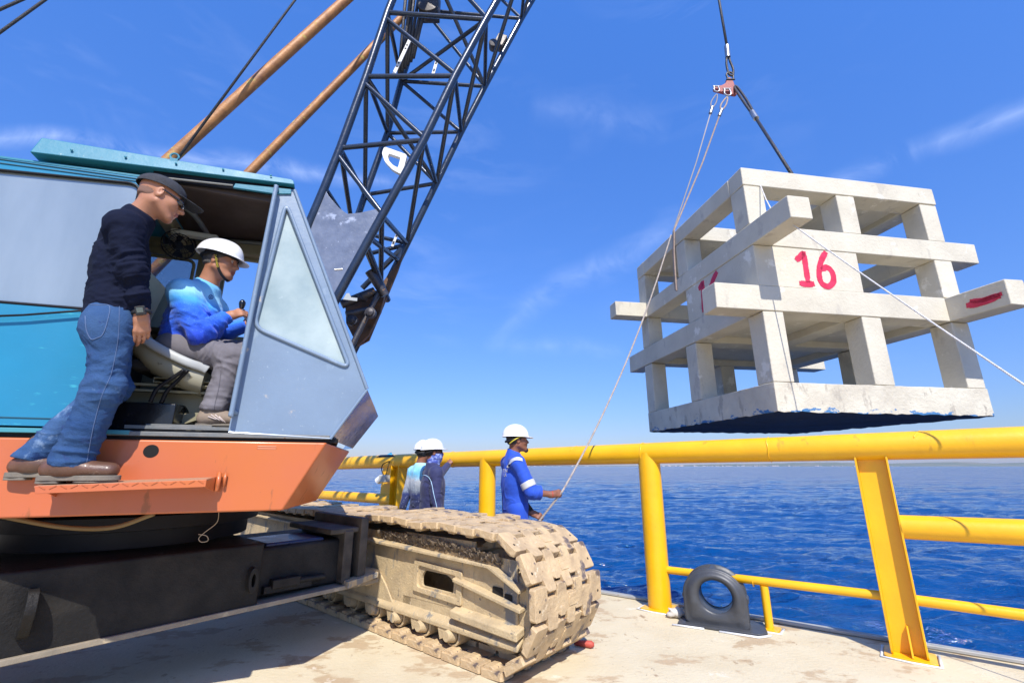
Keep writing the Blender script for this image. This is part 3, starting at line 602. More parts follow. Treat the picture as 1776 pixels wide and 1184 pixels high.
for (px, py, s) in ((1243, 159, .09), (1262, 165, .11)): shackle(hp(px, py-4, -.03), (.05, 0, -1), (1, 0, 0), s)
# hoist black sling to the far part of the block
pe = atz(1386, 322, Z['top']); pr = hp(1277, 152)
r0 = empty('black_sling', pr, 'black wire rope sling with ferrule running down to the top of the block', 'sling')
def lerp(a, b, t): return a+(b-a)*t
mb = MB(); rope_tube(mb, [lerp(pr, pe, .34), pe], .022, False); fpos = lerp(pr, pe, .36)
mb.tube(smoothpath([lerp(pr, pe, .33)+XA*.015, lerp(pr, pe, .17)+XA*.035, pr+XA*.02, pr-XA*.03, lerp(pr, pe, .17)-XA*.03, lerp(pr, pe, .33)-XA*.015], 5), .02, 8); mb.build('wire_rope', wropem, r0, smooth=True)
mb = MB(); mb.tube([lerp(pr, pe, .31), lerp(pr, pe, .385)], .04, 18); mb.build('ferrule', MT['steel'], r0, smooth='auto')
mb = MB(); mb.lathe(pe-UP*.0, UP, [(.03, -.01), (.035, .02), (.02, .05)], 14); mb.build('anchor_eye', MT['darksteel'], r0, smooth='auto')
# two tan slings over the left edge of the block
def on_edge(px, py): p = onp(px, py, B(0, 0, 0)-BU*.015, BU); return p
for i, (h0, e, label) in enumerate((((1243, 162), 0, 'thin tan rope sling, left one of the pair over the block edge'), ((1261, 167), 1, 'thicker tan rope sling with rope eye, right one of the pair over the block edge'))):
    r0 = empty('rope_sling', hp(*h0), label, 'sling', group='tan rope slings on the left of the block')
    a = hp(h0[0], h0[1], -.04); b = on_edge(1167.5+i*1.8, 403-i*1); b[2] = Z['top']+.012; c = on_edge(1168+i*1.5, 440); d = on_edge(1171+i*2, 503); d2 = d+BU*.08-UP*.05
    mb = MB(); aa = lerp(a, b, .17); rr_ = .0095 if i == 0 else .0125
    rope_tube(mb, [lerp(a, b, .13), lerp(a, b, .5)-UP*.06, b, c-BU*.004, d, d2], rr_, i == 1, pitch=.07)
    mb.tube(smoothpath([lerp(a, b, .13), lerp(a, b, .07)+XA*.04, a+XA*.0-UP*.02, lerp(a, b, .07)-XA*.045, lerp(a, b, .13)], 6), rr_, 8)
    mb.build('rope', ropem if i else mat('pale grey sling rope', (.3, .28, .28), .8, bump=.3, bscale=120), r0, smooth=True)
    mb = MB(); mb.tube([lerp(a, b, .11), lerp(a, b, .16)], .028, 14); mb.build('ferrule', MT['steel'], r0, smooth='auto')
# tag line held by the worker
HYW = 4.9
p0 = on_edge(1166, 408); p0 -= BU*.02; p1 = aty(975, 852, HYW-.12); p2 = aty(933, 906, HYW-.1); p3 = aty(925, 935, HYW-.08); 
tl = [p0]; nseg = 40; sagp = []
for kx in range(1, nseg): u = kx/nseg; q = lerp(p0, p1, u)-UP*(.42*4*u*(1-u)*.55); tl.append(q)
tl += [p1, lerp(p1, p2, .5), p2, p3, p3-UP*.25+np.array([-.05, .1, 0]), p3-UP*.62+np.array([.06, .2, 0])]
mb = MB(); rope_tube(mb, tl, .0105, True, .08)
setp(mb.build('tag_line', mat('grey brown tag rope', (.44, .38, .33), .85, 0, (.26, .22, .2), 30, bump=.5, bscale=120), smooth=True), 'long grey tag line running from the block down to the worker in blue coveralls', 'rope')
# white rope
pq = onp(1319, 322, B(0, 0, 0)-BV*.012, BV); pq2 = onp(1336, 361, B(k, 0, 0)+BU*.0, BU); 
pq2 = onp(1337, 362, B(0, -.08, 0), BV); pend = ray(1776, 641); pend = CAM+pend*(2.9/pend[1]); pfar = lerp(pq2, pend, 2.4)
mb = MB(); pts = [pq-UP*.0+BV*.02, pq]+[lerp(pq, pq2, .5)-UP*.03]+[lerp(pq2, pfar, u)-UP*(.5*u*(1-u)) for u in np.linspace(0, 1, 60)]
rope_tube(mb, pts, .0065, True, .04)
setp(mb.build('white_rope', wrope, smooth=True), 'thin white braided rope from the block corner down to the lower right', 'rope')
# ============================================================ CRAWLER CRANE
crane = empty('crawler_crane', C(-.5, 1.4, 0), 'old crawler crane with teal and grey cab, orange deck and dusty tracks', 'crane')
CA = (CF, CN, UP)
def lbox(mb, s0, s1, d0, d1, z0, z1): return mb.box(C((s0+s1)/2, (d0+d1)/2, (z0+z1)/2), CA, (abs(s1-s0)/2, abs(d1-d0)/2, abs(z1-z0)/2))
def part(name, m, parent=None, bevel=.004, smooth=False, **boxes): pass
def cbox(name, m, s0, s1, d0, d1, z0, z1, parent=crane, bevel=.004):
    mb = MB(); lbox(mb, s0, s1, d0, d1, z0, z1); return mb.build(name, m, parent, bevel=bevel)
def lpoly(pts, d): return [C(s, d, z) for s, z in pts]
# --- orange deck frame
NS = .20  # how far the nose bows out at mid width
DW = 2.75
om = MB()
top = [C(-4.6, 0, 1.489), C(.936, 0, 1.489), C(1.09, .5, 1.455), C(1.05, DW, 1.455), C(-4.6, DW, 1.489)]
bot = [C(-4.6, 0, 1.115), C(.735, 0, 1.105), C(.9, .5, 1.12), C(.85, DW, 1.12), C(-4.6, DW, 1.115)]
n = 5; om.add(top+bot, [[0, 1, 2, 3, 4], [9, 8, 7, 6, 5]]+[[i, (i+1) % n, n+(i+1) % n, n+i] for i in range(n)])
deckf = om.build('deck_frame', MT['orange'], crane, bevel=.012, seg=3)
mb = MB(); c = cpl(262, 782, 0)-CN*.0015; mb.add([c+(CF*math.cos(a)*.035+UP*math.sin(a)*.034) for a in np.linspace(0, 2*math.pi, 36, endpoint=False)]+[c+CN*.001+(CF*math.cos(a)*.035+UP*math.sin(a)*.034) for a in np.linspace(0, 2*math.pi, 36, endpoint=False)], [list(range(36)), list(range(36, 72))]+[[i, (i+1) % 36, 36+(i+1) % 36, 36+i] for i in range(36)])
mb.build('hole', mat('dark hole', (.003, .003, .003), .9), deckf)
mb = MB(); c = cpl(463, 776, 0); mb.tube(roundpoly([c-CF*.05+UP*.006-CN*.001, c+CF*.05+UP*.006-CN*.001, c+CF*.05-UP*.006-CN*.001, c-CF*.05-UP*.006-CN*.001], .003), .002, 6, closed=True); mb.build('badge_frame', MT['orange'], deckf)
# --- step
st = MB(); sz = 1.262
st.prism([C(-.29, -.22, sz), C(.385, -.22, sz+.022), C(.385, .0-.002, sz+.03), C(-.33, -.002, sz+.008)], -UP*.006)
step = st.build('step', mat('worn orange step plate', (.45, .2, .1), .6, 0, (.36, .26, .16), 14, spots=[((.3, .22, .15), 30, .6), ((.55, .14, .05), 6, .6)], bump=.6, bscale=90, stretch=(1, 3, 1)), crane)
f = MB(); f.prism([C(-.29, -.222, sz), C(.385, -.222, sz+.022), C(.385, -.222, sz-.014), C(-.28, -.222, sz-.034)], CN*.006); f.build('front_lip', MT['orange'], step, bevel=.002)
f = MB()
for i in range(17):
    u = (i+.5)/17; s = -.28+.66*u; zc = sz-.008+.02*u; q = 1 if i % 2 else -1
    f.tube([C(s-.012, -.2235, zc-.007*q), C(s+.012, -.2235, zc+.007*q)], .0022, 5)
f.build('tread_bars', MT['orange'], step)
f = MB(); f.prism([C(.37, -.22, sz+.022), C(.39, -.0, sz+.035), C(.39, -.0, sz-.05), C(.37, -.22, sz-.012)], CF*.006); f.build('bracket', MT['orange'], step, bevel=.001); f = MB(); f.prism([C(-.3, -.2, sz), C(-.3, 0, sz), C(-.3, 0, sz-.06)], CF*.006); f.build('bracket', MT['orange'], step, bevel=.001)
f = MB(); f.tube(smoothpath([C(.40, -.02, sz+.05), C(.405, -.045, sz+.01), C(.40, -.035, sz-.045)], 5), .012, 8); f.tube([C(.43, -.02, sz+.05), C(.43, -.02, sz-.02)], .008, 8); f.build('hinge', MT['orange'], step, smooth=True)
# --- sills between deck and cab
mb = MB(); lbox(mb, -4.5, -.05, -.012, .05, 1.512, 1.535); mb.build('sill_strip', mat('pale teal strip', (.05, .25, .3), .5, spots=[((.25, .25, .22), 12, .66)]), crane, bevel=.003)
mb = MB(); lbox(mb, -4.5, 1.0, .02, 1.0, 1.489, 1.512); mb.build('sill_gap', MT['black'], crane)
smat = mat('worn grey sill', (.13, .14, .14), .5, .2, (.2, .19, .17), 12, spots=[((.5, .48, .44), 40, .73), ((.12, .06, .03), 20, .66)], bump=.2)
mb = MB(); lbox(mb, -.2, .948, -.008, .04, 1.507, 1.531); mb.build('door_sill', smat, crane, bevel=.003)
mb = MB(); lbox(mb, -.1, .4, .055, .075, 1.548, 1.568); lbox(mb, -.02, .3, .1, .2, 1.565, 1.58); mb.build('door_track', smat, crane, bevel=.002)
# --- teal rear cab wall with big window
w_o = [(-1.62, 1.545), (-.215, 1.545), (-.215, 3.042), (-1.62, 2.955)]
wi = roundpoly([np.array([-1.3, 2.165, 0]), np.array([-.262, 2.165+.02, 0]), np.array([-.262, 2.995, 0]), np.array([-1.3, 2.885, 0])][::1], .07, 6)
wallp = MB(); xs = []
wi3 = [C(p[0], 0, p[1]) for p in wi]
# outer loop matched in count with the inner one
def match(inner, x0, x1, z0, zl_, zr_):
    out = []
    m = len(inner)//4
    cor = [(x0, z0), (x1, z0), (x1, zr_), (x0, zl_)]
    for i in range(4):
        for k in range(m): out.append(cor[i])
    return out
def frame_wall(name, m, inner, x0, x1, z0, zl_, zr_, d, th, parent=crane, bevel=.004):
    out = match(inner, x0, x1, z0, zl_, zr_); mb = MB(); n = len(inner); mm = n//4
    I0 = [C(p[0], d, p[1]) for p in inner]; I1 = [C(p[0], d+th, p[1]) for p in inner]
    cor = [(x0, z0), (x1, z0), (x1, zr_), (x0, zl_)]
    V = I0+I1+[C(a, d, b) for a, b in cor]+[C(a, d+th, b) for a, b in cor]; o = 2*n; F = []
    for i in range(n): F.append([i, (i+1) % n, n+(i+1) % n, n+i])
    for i in range(4):
        a, b = i*mm, (i+1) % 4*mm
        # polygon between corner i and the inner arc i, then the straight to the next arc
        arc = [i*mm+k for k in range(mm)]
        nx = ((i+1) % 4)*mm
        F.append([o+i]+arc[::-1]) ; F.append([o+4+i]+[n+q for q in arc])
        F.append([o+i, arc[-1], nx, o+(i+1) % 4]); F.append([o+4+i, n+arc[-1], n+nx, o+4+(i+1) % 4][::-1])
        F.append([o+i, o+(i+1) % 4, o+4+(i+1) % 4, o+4+i])
    mb.add(V, F); return mb.build(name, m, parent, bevel=bevel)
wall = frame_wall('side_wall', MT['teal'], wi, -1.62, -.215, 1.545, 2.955, 3.042, 0, .04)
acr = mat('scratched dusty acrylic pane with painted reflection', (.15, .2, .235), .2, .3, (.33, .38, .4), .9, spots=[((.28, .33, .36), 1.5, .85), ((.5, .53, .54), 60, .78)], bump=.06, bscale=60, coat=.3, stretch=(1, 1, .25))  # paler upright patches mix dust with a reflection put into the colour
pane = MB(); pane.add([C(p[0], .015, p[1]) for p in wi]+[C(p[0], .021, p[1]) for p in wi], [list(range(len(wi))), list(range(len(wi), 2*len(wi)))[::-1]]); wp = pane.build('window', acr, crane)
g = MB(); g.tube([C(p[0], .004, p[1]) for p in wi], .009, 8, closed=True); g.build('gasket', MT['black'], wp, smooth=True)
mb = MB(); mb.prism([C(-4.5, 0.005, 1.545), C(-1.62, 0.005, 1.545), C(-1.62, 0.005, 2.955), C(-4.5, 0.005, 2.78)], CN*.95); mb.build('machinery_house', MT['teal'], crane, bevel=.01)
mb = MB()
for dz in (0, .028): mb.tube([C(-1.6, -.002, 2.925+dz*1.1), C(-.22, -.002, 3.03-.02+dz*.6)], .0035, 6)
mb.build('roof_flute', mat('dark seam', (.01, .07, .1), .6), wall); mb = MB(); mb.tube([C(-1.6, -.002, 1.585), C(-.22, -.002, 1.585)], .003, 6); mb.build('panel_seam', bpy.data.materials['dark seam'], wall)
mb = MB(); q0 = cpl(-160, 552, -.004); q0a = cpl(-60, 550, -.03); q1 = cpl(135, 539, -.03); mb.tube([q0, q0a, .5*(q0a+q1)-UP*.006, q1, C(-.2, .02, 2.2)], .006, 8); mb.build('bungee_cord', MT['black'], crane, smooth=True)
# --- roof
rf = MB(); zt = lambda s: 3.162+.036*(s+.75)
rf.prism([C(-.776, -.035, 3.051+.0), C(.566, -.035, 3.172), C(.555, -.035, 3.2), C(.54, -.02, 3.215), C(-.754, -.02, 3.165)], CN*1.1)
roof = rf.build('roof', MT['teal_roof'], crane, bevel=.006)
mb = MB(); c = cpl(303, 272, -.02); mb.tube([c+(CF*math.cos(a)*.022+UP*math.sin(a)*.022) for a in np.linspace(0, 2*math.pi, 16, endpoint=False)], .006, 8, closed=True); mb.box(c-UP*.03, CA, (.02, .006, .016)); mb.build('lifting_eye', MT['teal_roof'], roof, smooth='auto')
for s in (-.6, -.35, -.1, .15, .42): mb = MB(); mb.lathe(C(s, -.036, 3.095+.09*(s+.776)), -CN, [(.007, 0), (.006, .005), (.001, .007)], 10); mb.build('rivet', MT['teal_roof'], roof)
# house roof behind
mb = MB(); mb.prism([C(-1.62, .0, 2.957), C(-.22, .0, 3.044), C(-.22, .98, 3.044), C(-1.62, .98, 2.957)], UP*.012); mb.build('cab_roof_sheet', MT['teal_roof'], crane)
mb = MB(); mb.prism([C(-.215, .004, 3.045), C(.555, .004, 3.11), C(.56, .004, 3.168), C(-.215, .004, 3.1)], CN*.03); mb.build('door_header', MT['black'], crane)
mb = MB(); p = [cpl(408, 318, -.012), cpl(505, 328, -.012), cpl(505, 336, -.012), cpl(478, 336, -.012), cpl(404, 325, -.012)]; mb.prism(p, CN*.02); mb.build('track_cover', MT['teal_roof'], crane, bevel=.003)
mb = MB(); mb.tube([cpl(268, 307, .0), cpl(404, 322, .0)], .007, 8); mb.build('door_rail', smat, crane)
# --- grey front side panel with the three cornered window
P3 = [(.467, 3.13), (.562, 3.157), (1.141, 1.83), (.951, 1.512), (.404, 1.534)]
tri = roundpoly([np.array([.528, 3.04, 0]), np.array([.452, 2.168, 0]), np.array([1.03, 1.952, 0])], .07, 6)
trw = [(p[0], p[1]) for p in tri]
mb = MB(); n = len(trw); m3 = n//3
V = [C(a, 0, b) for a, b in trw]+[C(a, .03, b) for a, b in trw]; O = [C(a, 0, b) for a, b in P3]+[C(a, .03, b) for a, b in P3]; o = 2*n
F = [[i, (i+1) % n, n+(i+1) % n, n+i] for i in range(n)]
A0 = list(range(0, m3)); A1 = list(range(m3, 2*m3)); A2 = list(range(2*m3, n))
def both(f, fb): F.append(f); F.append(fb)
h = m3//2
def poly(inner_idx, outer_idx):
    F.append([o+q for q in outer_idx]+inner_idx); F.append(([o+5+q for q in outer_idx]+[n+q for q in inner_idx])[::-1])
# outer: 0 top-left 1 top-right 2 nose 3 bottom-front 4 bottom-rear ; inner arcs: A0 top, A1 lower-left, A2 right
poly(A0[:h+1][::-1][::-1][h:h+1]+A0[:h][::-1]+[A2[-1]]+A2[h:-1][::-1], [2, 1])
poly([A0[h]]+A0[h:0:-1][:0], [1, 0]) if False else poly([A0[h]], [1, 0])
poly(A1[:h+1][::-1]+A0[h:][::-1], [0, 4])
poly(A2[:h+1][::-1]+A1[h:][::-1], [4, 3, 2])
for i in range(5): F.append([o+i, o+(i+1) % 5, o+5+(i+1) % 5, o+5+i])
mb.add(V+O, F); side = mb.build('front_side_panel', MT['gray'], crane, bevel=.004)
mb = MB(); mb.add([C(a, .012, b) for a, b in trw]+[C(a, .018, b) for a, b in trw], [list(range(n)), list(range(n, 2*n))[::-1]])
milk = mat('milky weathered pane', (.24, .31, .31), .25, .05, (.46, .53, .5), 1.6, spots=[((.6, .65, .62), 2.6, .56), ((.4, .46, .4), 9, .68), ((.8, .84, .8), 30, .72)], bump=.04, bscale=20, coat=.25)
tw = mb.build('quarter_window', milk, crane)
g = MB(); g.tube([C(a, -.004, b) for a, b in trw], .013, 10, closed=True); g.build('gasket', MT['gray'], tw, smooth=True)
# front frame running across, nose sheet, windscreen
fs = MB(); fs.tube([C(.566, .0, 3.15), C(1.143, 0, 1.83)], .012, 10); fs.build('front_edge_trim', MT['gray'], side, smooth='auto')
mb = MB(); mb.add([C(.562, .03, 3.157), C(1.141, .03, 1.83), C(1.16, .5, 1.83), C(1.141, .98, 1.83), C(.562, .98, 3.157), C(.57, .5, 3.157)], [[0, 1, 2, 5], [5, 2, 3, 4]])
gl = mat('windscreen glass', (.8, .9, .9), .05, 0, trans=1.0, alpha=.25); mb.build('windscreen', gl, crane)
mb = MB(); a1, a2, a3 = C(1.145, 0, 1.826), C(1.235, .42, 1.765), C(1.21, .98, 1.78); b1, b2, b3 = C(.953, 0, 1.508), C(1.105, .42, 1.47), C(1.05, .98, 1.48); m_ = [C(1.22, .3, 1.72)]
g1, g2 = C(1.17, 0.02, 1.79), C(1.262, .42, 1.7)
mb.add([a1, a2, a3, b1, b2, b3, g2, C(1.21, .98, 1.72)], [[0, 1, 6], [0, 6, 4, 3], [1, 2, 7, 6], [6, 7, 5, 4]]); mb.build('nose_sheet', MT['chrome'], crane, smooth='auto')
mb = MB(); mb.tube([C(1.142, -.002, 1.822), C(.953, -.002, 1.51)], .009, 8); mb.tube([C(.41, -.004, 1.536), C(.95, -.004, 1.513)], .006, 8); mb.build('edge_seam', MT['gray'], side, smooth='auto')
# grab rail
mb = MB(); mb.tube(smoothpath([C(.463, 0, 3.125), C(.463, -.05, 3.11), C(.462, -.055, 3.06), C(.44, -.055, 2.4), C(.418, -.055, 1.68), C(.417, -.05, 1.655), C(.43, -.0, 1.645)], 8), .0135, 12)
mb.build('grab_rail', MT['gray'], crane, smooth=True)
# little hooks on the front edge
mb = MB(); c = cpl(580, 468, 0); mb.tube([c, c+CF*.05+UP*.012], .007, 8); mb.build('spigot', MT['steel'], side, smooth='auto')
mb = MB(); c = cpl(603, 520, .01); mb.prism([c-CF*.03, c+CF*.06, c+CF*.06+UP*.022, c+CF*.02+UP*.022, c+CF*.005+UP*.05, c-CF*.012+UP*.045], CN*.008); mb.build('mirror_bracket', mat('pale bracket', (.32, .34, .34), .5, bump=.1), side, bevel=.001)
# --- interior
cbox('floor', MT['black'], -1.6, .95, .06, .98, 1.512, 1.546)
mb = MB(); mb.prism([C(-.75, .06, 3.035), C(.54, .06, 3.15), C(.54, .06, 3.165), C(-.75, .06, 3.05)], CN*.9); mb.build('ceiling', MT['brown'], crane)
mb = MB(); lbox(mb, -.2, .46, .04, .07, 3.05, 3.09); mb.build('header_frame', MT['brown'], crane, bevel=.004); mb = MB(); mb.prism([C(-.7, .84, 2.98), C(.56, .84, 3.0), C(.56, .84, 3.145), C(-.7, .84, 3.03)], CN*.1); lbox(mb, .47, .55, .12, .84, 3.03, 3.12); lbox(mb, -.3, -.22, .08, .84, 2.97, 3.05); mb.build('ceiling_frame', MT['beige'], crane, bevel=.012)
mb = MB(); mb.tube(smoothpath([C(-.22, .16, 3.03), C(-.1, .3, 3.03), C(-.06, .5, 3.025), C(-.05, .86, 3.02)], 6), .018, 10); mb.tube([C(-.22, .82, 3.05), C(.5, .82, 3.115)], .016, 10); mb.build('ceiling_pipe', mat('grey green trim', (.12, .13, .12), .5), crane, smooth=True)
cbox('fluorescent_tube', mat('yellowed lamp housing', (.5, .48, .38), .5), -.24, .05, .5, .56, 2.93, 2.97, bevel=.012)
# far wall with two window openings
mb = MB(); lbox(mb, -1.5, -.7, .93, .955, 2.93, 2.96); lbox(mb, -.7, .56, .93, .955, 3.0, 3.05); lbox(mb, -1.5, -.82, .93, .955, 1.55, 2.95); lbox(mb, -.82, -.16, .93, .955, 1.55, 2.62); lbox(mb, -.82, -.16, .93, .955, 2.93, 3.0)
lbox(mb, -.16, .04, .93, .955, 1.55, 3.0); lbox(mb, .04, .94, .93, .955, 1.55, 2.33); lbox(mb, .04, .58, .925, .96, 2.975, 3.0)
mb.build('far_wall', MT['beige'], crane, bevel=.003)
fwg = MB(); fwg.prism(lpoly([(-.82, 2.62), (-.16, 2.62), (-.16, 2.93), (-.82, 2.93)], .94), CN*.004); fwg.build('rear_window', mat('dusty blue pane', (.2, .4, .7), .3, alpha=.45), crane)
mb = MB(); mb.tube(roundpoly(lpoly([(-.8, 2.64), (-.18, 2.64), (-.18, 2.91), (-.8, 2.91)], .93), .05), .012, 8, closed=True); mb.build('window_frame', MT['beige'], crane, smooth=True)
mb = MB(); lbox(mb, -.75, .0, .75, .93, 2.3, 2.56); 
for i in range(9): lbox(mb, -.45+i*.04, -.44+i*.04, .746, .752, 2.5, 2.51)
mb.build('air_duct', mat('pale green duct', (.36, .38, .31), .5), crane, bevel=.01)
cbox('rear_bulkhead', MT['beige'], -1.0, -.96, .05, .93, 1.55, 3.0)
mb = MB(); mb.prism([C(-.38, .16, 2.1), C(-.27, .16, 2.56), C(-.23, .16, 2.57), C(-.33, .16, 2.08)], CN*.5); mb.build('seat_back', mat('cream vinyl', (.5, .48, .36), .5, bump=.1), crane, bevel=.02)
mb = MB(); lbox(mb, -.6, -.34, .25, .9, 1.56, 2.35); mb.build('engine_cover', MT['black'], crane, bevel=.02)
# fan
fc = C(-.19, .55, 2.86); fr = empty('cab_fan', fc, 'small black round fan hung up under the crane cab ceiling behind the operator', 'fan'); fx = unit(CF*.55-CN*.83); fu = unit(np.cross(fx, UP)); fv = np.cross(fu, fx)
mb = MB()
for r_, o_ in ((.1, 0), (.105, .02), (.1, .045), (.07, .055), (.035, .06)): mb.tube([fc+fx*o_+(fu*math.cos(a)+fv*math.sin(a))*r_ for a in np.linspace(0, 2*math.pi, 32, endpoint=False)], .003, 5, closed=True)
for kx in range(24):
    a = 2*math.pi*kx/24; mb.tube([fc+fx*.06+(fu*math.cos(a)+fv*math.sin(a))*.03, fc+fx*.05+(fu*math.cos(a)+fv*math.sin(a))*.08, fc+fx*.02+(fu*math.cos(a)+fv*math.sin(a))*.105, fc+(fu*math.cos(a)+fv*math.sin(a))*.1], .0018, 4)
mb.build('guard', MT['black'], fr)
mb = MB()
for kx in range(4):
    a = 2*math.pi*kx/4; q = fu*math.cos(a)+fv*math.sin(a); w_ = np.cross(fx, q); mb.prism([fc+fx*.02+q*.015, fc+fx*.03+q*.09+w_*.035, fc+fx*.02+q*.09-w_*.03], fx*.003)
mb.lathe(fc-fx*.03, fx, [(.02, 0), (.03, .02), (.03, .05), (.015, .065)], 16); mb.build('blades', MT['black'], fr); mb = MB(); mb.tube([fc-fx*.02, fc-fx*.04+UP*.15], .009, 8); mb.build('stalk', MT['black'], fr)
# seat bucket
seatm = mat('cream seat shell', (.3, .28, .2), .45, 0, (.24, .22, .15), 4, spots=[((.14, .12, .07), 14, .64)], coat=.1)
mb = MB(); prof = [(-.28, 2.32, .15), (-.2, 2.17, .18), (-.1, 2.07, .21), (.02, 2.0, .22), (.13, 1.95, .22), (.2, 1.93, .2)]; rows = []
for (s, z, w_) in prof:
    row = []
    for kx in range(13):
        a = math.pi*kx/12; row.append(C(s-.02*math.sin(a), .36-w_*math.cos(a), z-.03-.1*math.sin(a)**.6-.04))
    row += [C(s, .36+w_-.02, z-.02), C(s, .36-w_+.02, z-.02)]; rows.append(row)
m_ = 15; mb.add([p for r in rows for p in r], [[i*m_+j, i*m_+(j+1) % m_, (i+1)*m_+(j+1) % m_, (i+1)*m_+j] for i in range(5) for j in range(m_)]+[list(range(m_)), [5*m_+j for j in range(m_)]]); seat = mb.build('seat_shell', seatm, crane, smooth='auto')
lip = MB(); ctr_ = [C(s-.02, .36-w_-.012, z+.0) for (s, z, w_) in [(-.33, 2.4, .16)]+prof+[(.235, 1.915, .19)]]; lip.tube(smoothpath(ctr_, 6), .026, 12, flat=(CN, .45)); lip.build('seat_edge', mat('pale grey seat edge', (.36, .37, .36), .5), seat, smooth=True)
cbox('seat_cushion', mat('black seat cloth', (.02, .02, .022), .9), -.2, .2, .2, .56, 1.9, 1.97, bevel=.03)
# frames under the seat
mb = MB(); lbox(mb, -.32, .3, .22, .26, 1.775, 1.79); lbox(mb, -.3, .28, .22, .24, 1.81, 1.825); lbox(mb, -.3, .3, .6, .64, 1.77, 1.83)
mb.ring(lpoly([(-.06, 1.83), (.02, 1.83), (.02, 1.86), (-.06, 1.86)], .2), lpoly([(-.055, 1.835), (.015, 1.835), (.015, 1.855), (-.055, 1.855)], .2), CN*.4); mb.ring(lpoly([(.17, 1.82), (.25, 1.82), (.25, 1.85), (.17, 1.85)], .2), lpoly([(.175, 1.825), (.245, 1.825), (.245, 1.845), (.175, 1.845)], .2), CN*.4)
mb.build('seat_rail', MT['beige'], crane, bevel=.002)
mb = MB(); o_ = roundpoly([C(-.2, .3, 1.78), C(.24, .3, 1.78), C(.26, .3, 1.74), C(.2, .3, 1.66), C(.13, .3, 1.66), C(.1, .3, 1.71), C(-.2, .3, 1.71)], .015, 3); mb.prism(o_, CN*.02)
mb.prism([C(.08, .29, 1.62), C(.1, .29, 1.66), C(.22, .29, 1.68), C(.24, .29, 1.65), C(.1, .29, 1.59)], CN*.25); mb.build('seat_bracket', MT['beige'], crane, bevel=.003)
mb = MB()
for s in (.13, .185): mb.tube([C(s, .32, 1.565+.03), C(s, .5, 1.565+.03)], [.036, .036], 20)
lbox(mb, .06, .22, .34, .5, 1.55, 1.64); mb.build('valve_pipe', MT['beige'], crane, smooth='auto')
mb = MB(); lbox(mb, -.28, .1, .12, .34, 1.546, 1.7); mb.build('battery_box', mat('glossy black box', (.006, .006, .007), .25, coat=.4), crane, bevel=.008)
for (a, b, c2) in (((-.02, .1, 1.7), (.0, .1, 1.78), (.115, .09, 1.895)), ((.02, .14, 1.7), (.04, .13, 1.77), (.125, .12, 1.9))):
    mb = MB(); mb.tube(smoothpath([C(*a), C(*b), C(.5*(b[0]+c2[0]), .5*(b[1]+c2[1]), .5*(b[2]+c2[2])), C(*c2)], 6), .011, 10); mb.build('floor_lever', MT['black'], crane, smooth=True)
# operator's control lever with black knob
kn = cpl(420, 528, .24); mb = MB(); mb.tube(smoothpath([C(.46, .42, 1.95), C(.43, .4, 2.15), kn+CF*.03-UP*.09, kn+CF*.012-UP*.06, kn-UP*.02], 6), .006, 8); lv = mb.build('control_lever', MT['steel'], crane, smooth=True)
mb = MB(); mb.lathe(kn-UP*.035, UP, [(.006, 0), (.014, .01), (.02, .035), (.02, .05), (.012, .064), (.001, .07)], 18); mb.build('knob', MT['glassblack'], lv, smooth=True)
cbox('control_console', MT['black'], .42, .62, .38, .8, 1.55, 1.95, bevel=.02)
mb = MB(); lbox(mb, .3, .9, .86, .92, 2.0, 2.2); mb.build('side_box', mat('pale green box', (.3, .33, .27), .5), crane, bevel=.01)
# --- machine deck bodies behind the cab (shade the carbody)
cbox('counterweight_house', MT['teal'], -4.4, -1.2, 1.02, 2.7, 1.49, 2.5, bevel=.02)
mb = MB(); lbox(mb, -1.1, .5, 1.3, 2.5, 1.49, 2.0); mb.build('winch_housing', MT['black'], crane, bevel=.02)
# --- back stay pipes and thin cable
for (a, b, d, w_) in (((300, 271), (600, 0), 1.35, .052), ((436, 296), (660, 68), 2.15, .05)):
    p, q = cpl(*a, d), cpl(*b, d); dr = unit(q-p); far_ = 2.2 if d < 2 else .6
    mb = MB(); mb.tube([p-dr*1.6, p+dr*.8, q+dr*far_], w_, 20); bs = mb.build('boom_backstop', MT['rust'], crane, smooth='auto')
p, q = cpl(355, 212, 1.2), cpl(512, 0, 1.2); mb = MB(); mb.tube([p-(q-p)*.8, q+(q-p)*3.5], .011, 8); mb.build('hoist_cable', wropem, crane, smooth=True)
for (a, b) in (((-30, 78), (92, -10)), ((-30, 30), (60, -10))):
    p, q = cpl(*a, .8), cpl(*b, .8); mb = MB(); mb.tube([p-(q-p)*3.2, q+(q-p)*6], .011, 8); mb.build('pendant_cable', wropem, crane, smooth=True)

# --- boom: traced on its two real side planes 1 m apart
YN, YF = 4.35, 4.35+.98
def bn(px, py): return aty(px, py, YN)
def bf(px, py): return aty(px, py, YF)
An = [bn(538, 384), bn(563, 325), bn(590, 257), bn(635, 133), bn(672, 22)]
Bn = [bn(560, 560), bn(662, 375), bn(735, 243), bn(789, 132), bn(843, 34)]
Cf = [bf(600, 636), bf(706, 422), bf(757, 318), bf(800, 229), bf(841, 150)]
Df = [bf(570, 500), bf(612, 400), bf(633, 338), bf(672, 231), bf(696, 141)]
Aj = [None, An[1], An[2], An[3], An[4]]
def ext(P, n, zs): # continue a chord in a straight line to given heights
    d = unit(P[-1]-P[-2]); return [P[-1]+d*((z-P[-1][2])/d[2]) for z in zs]
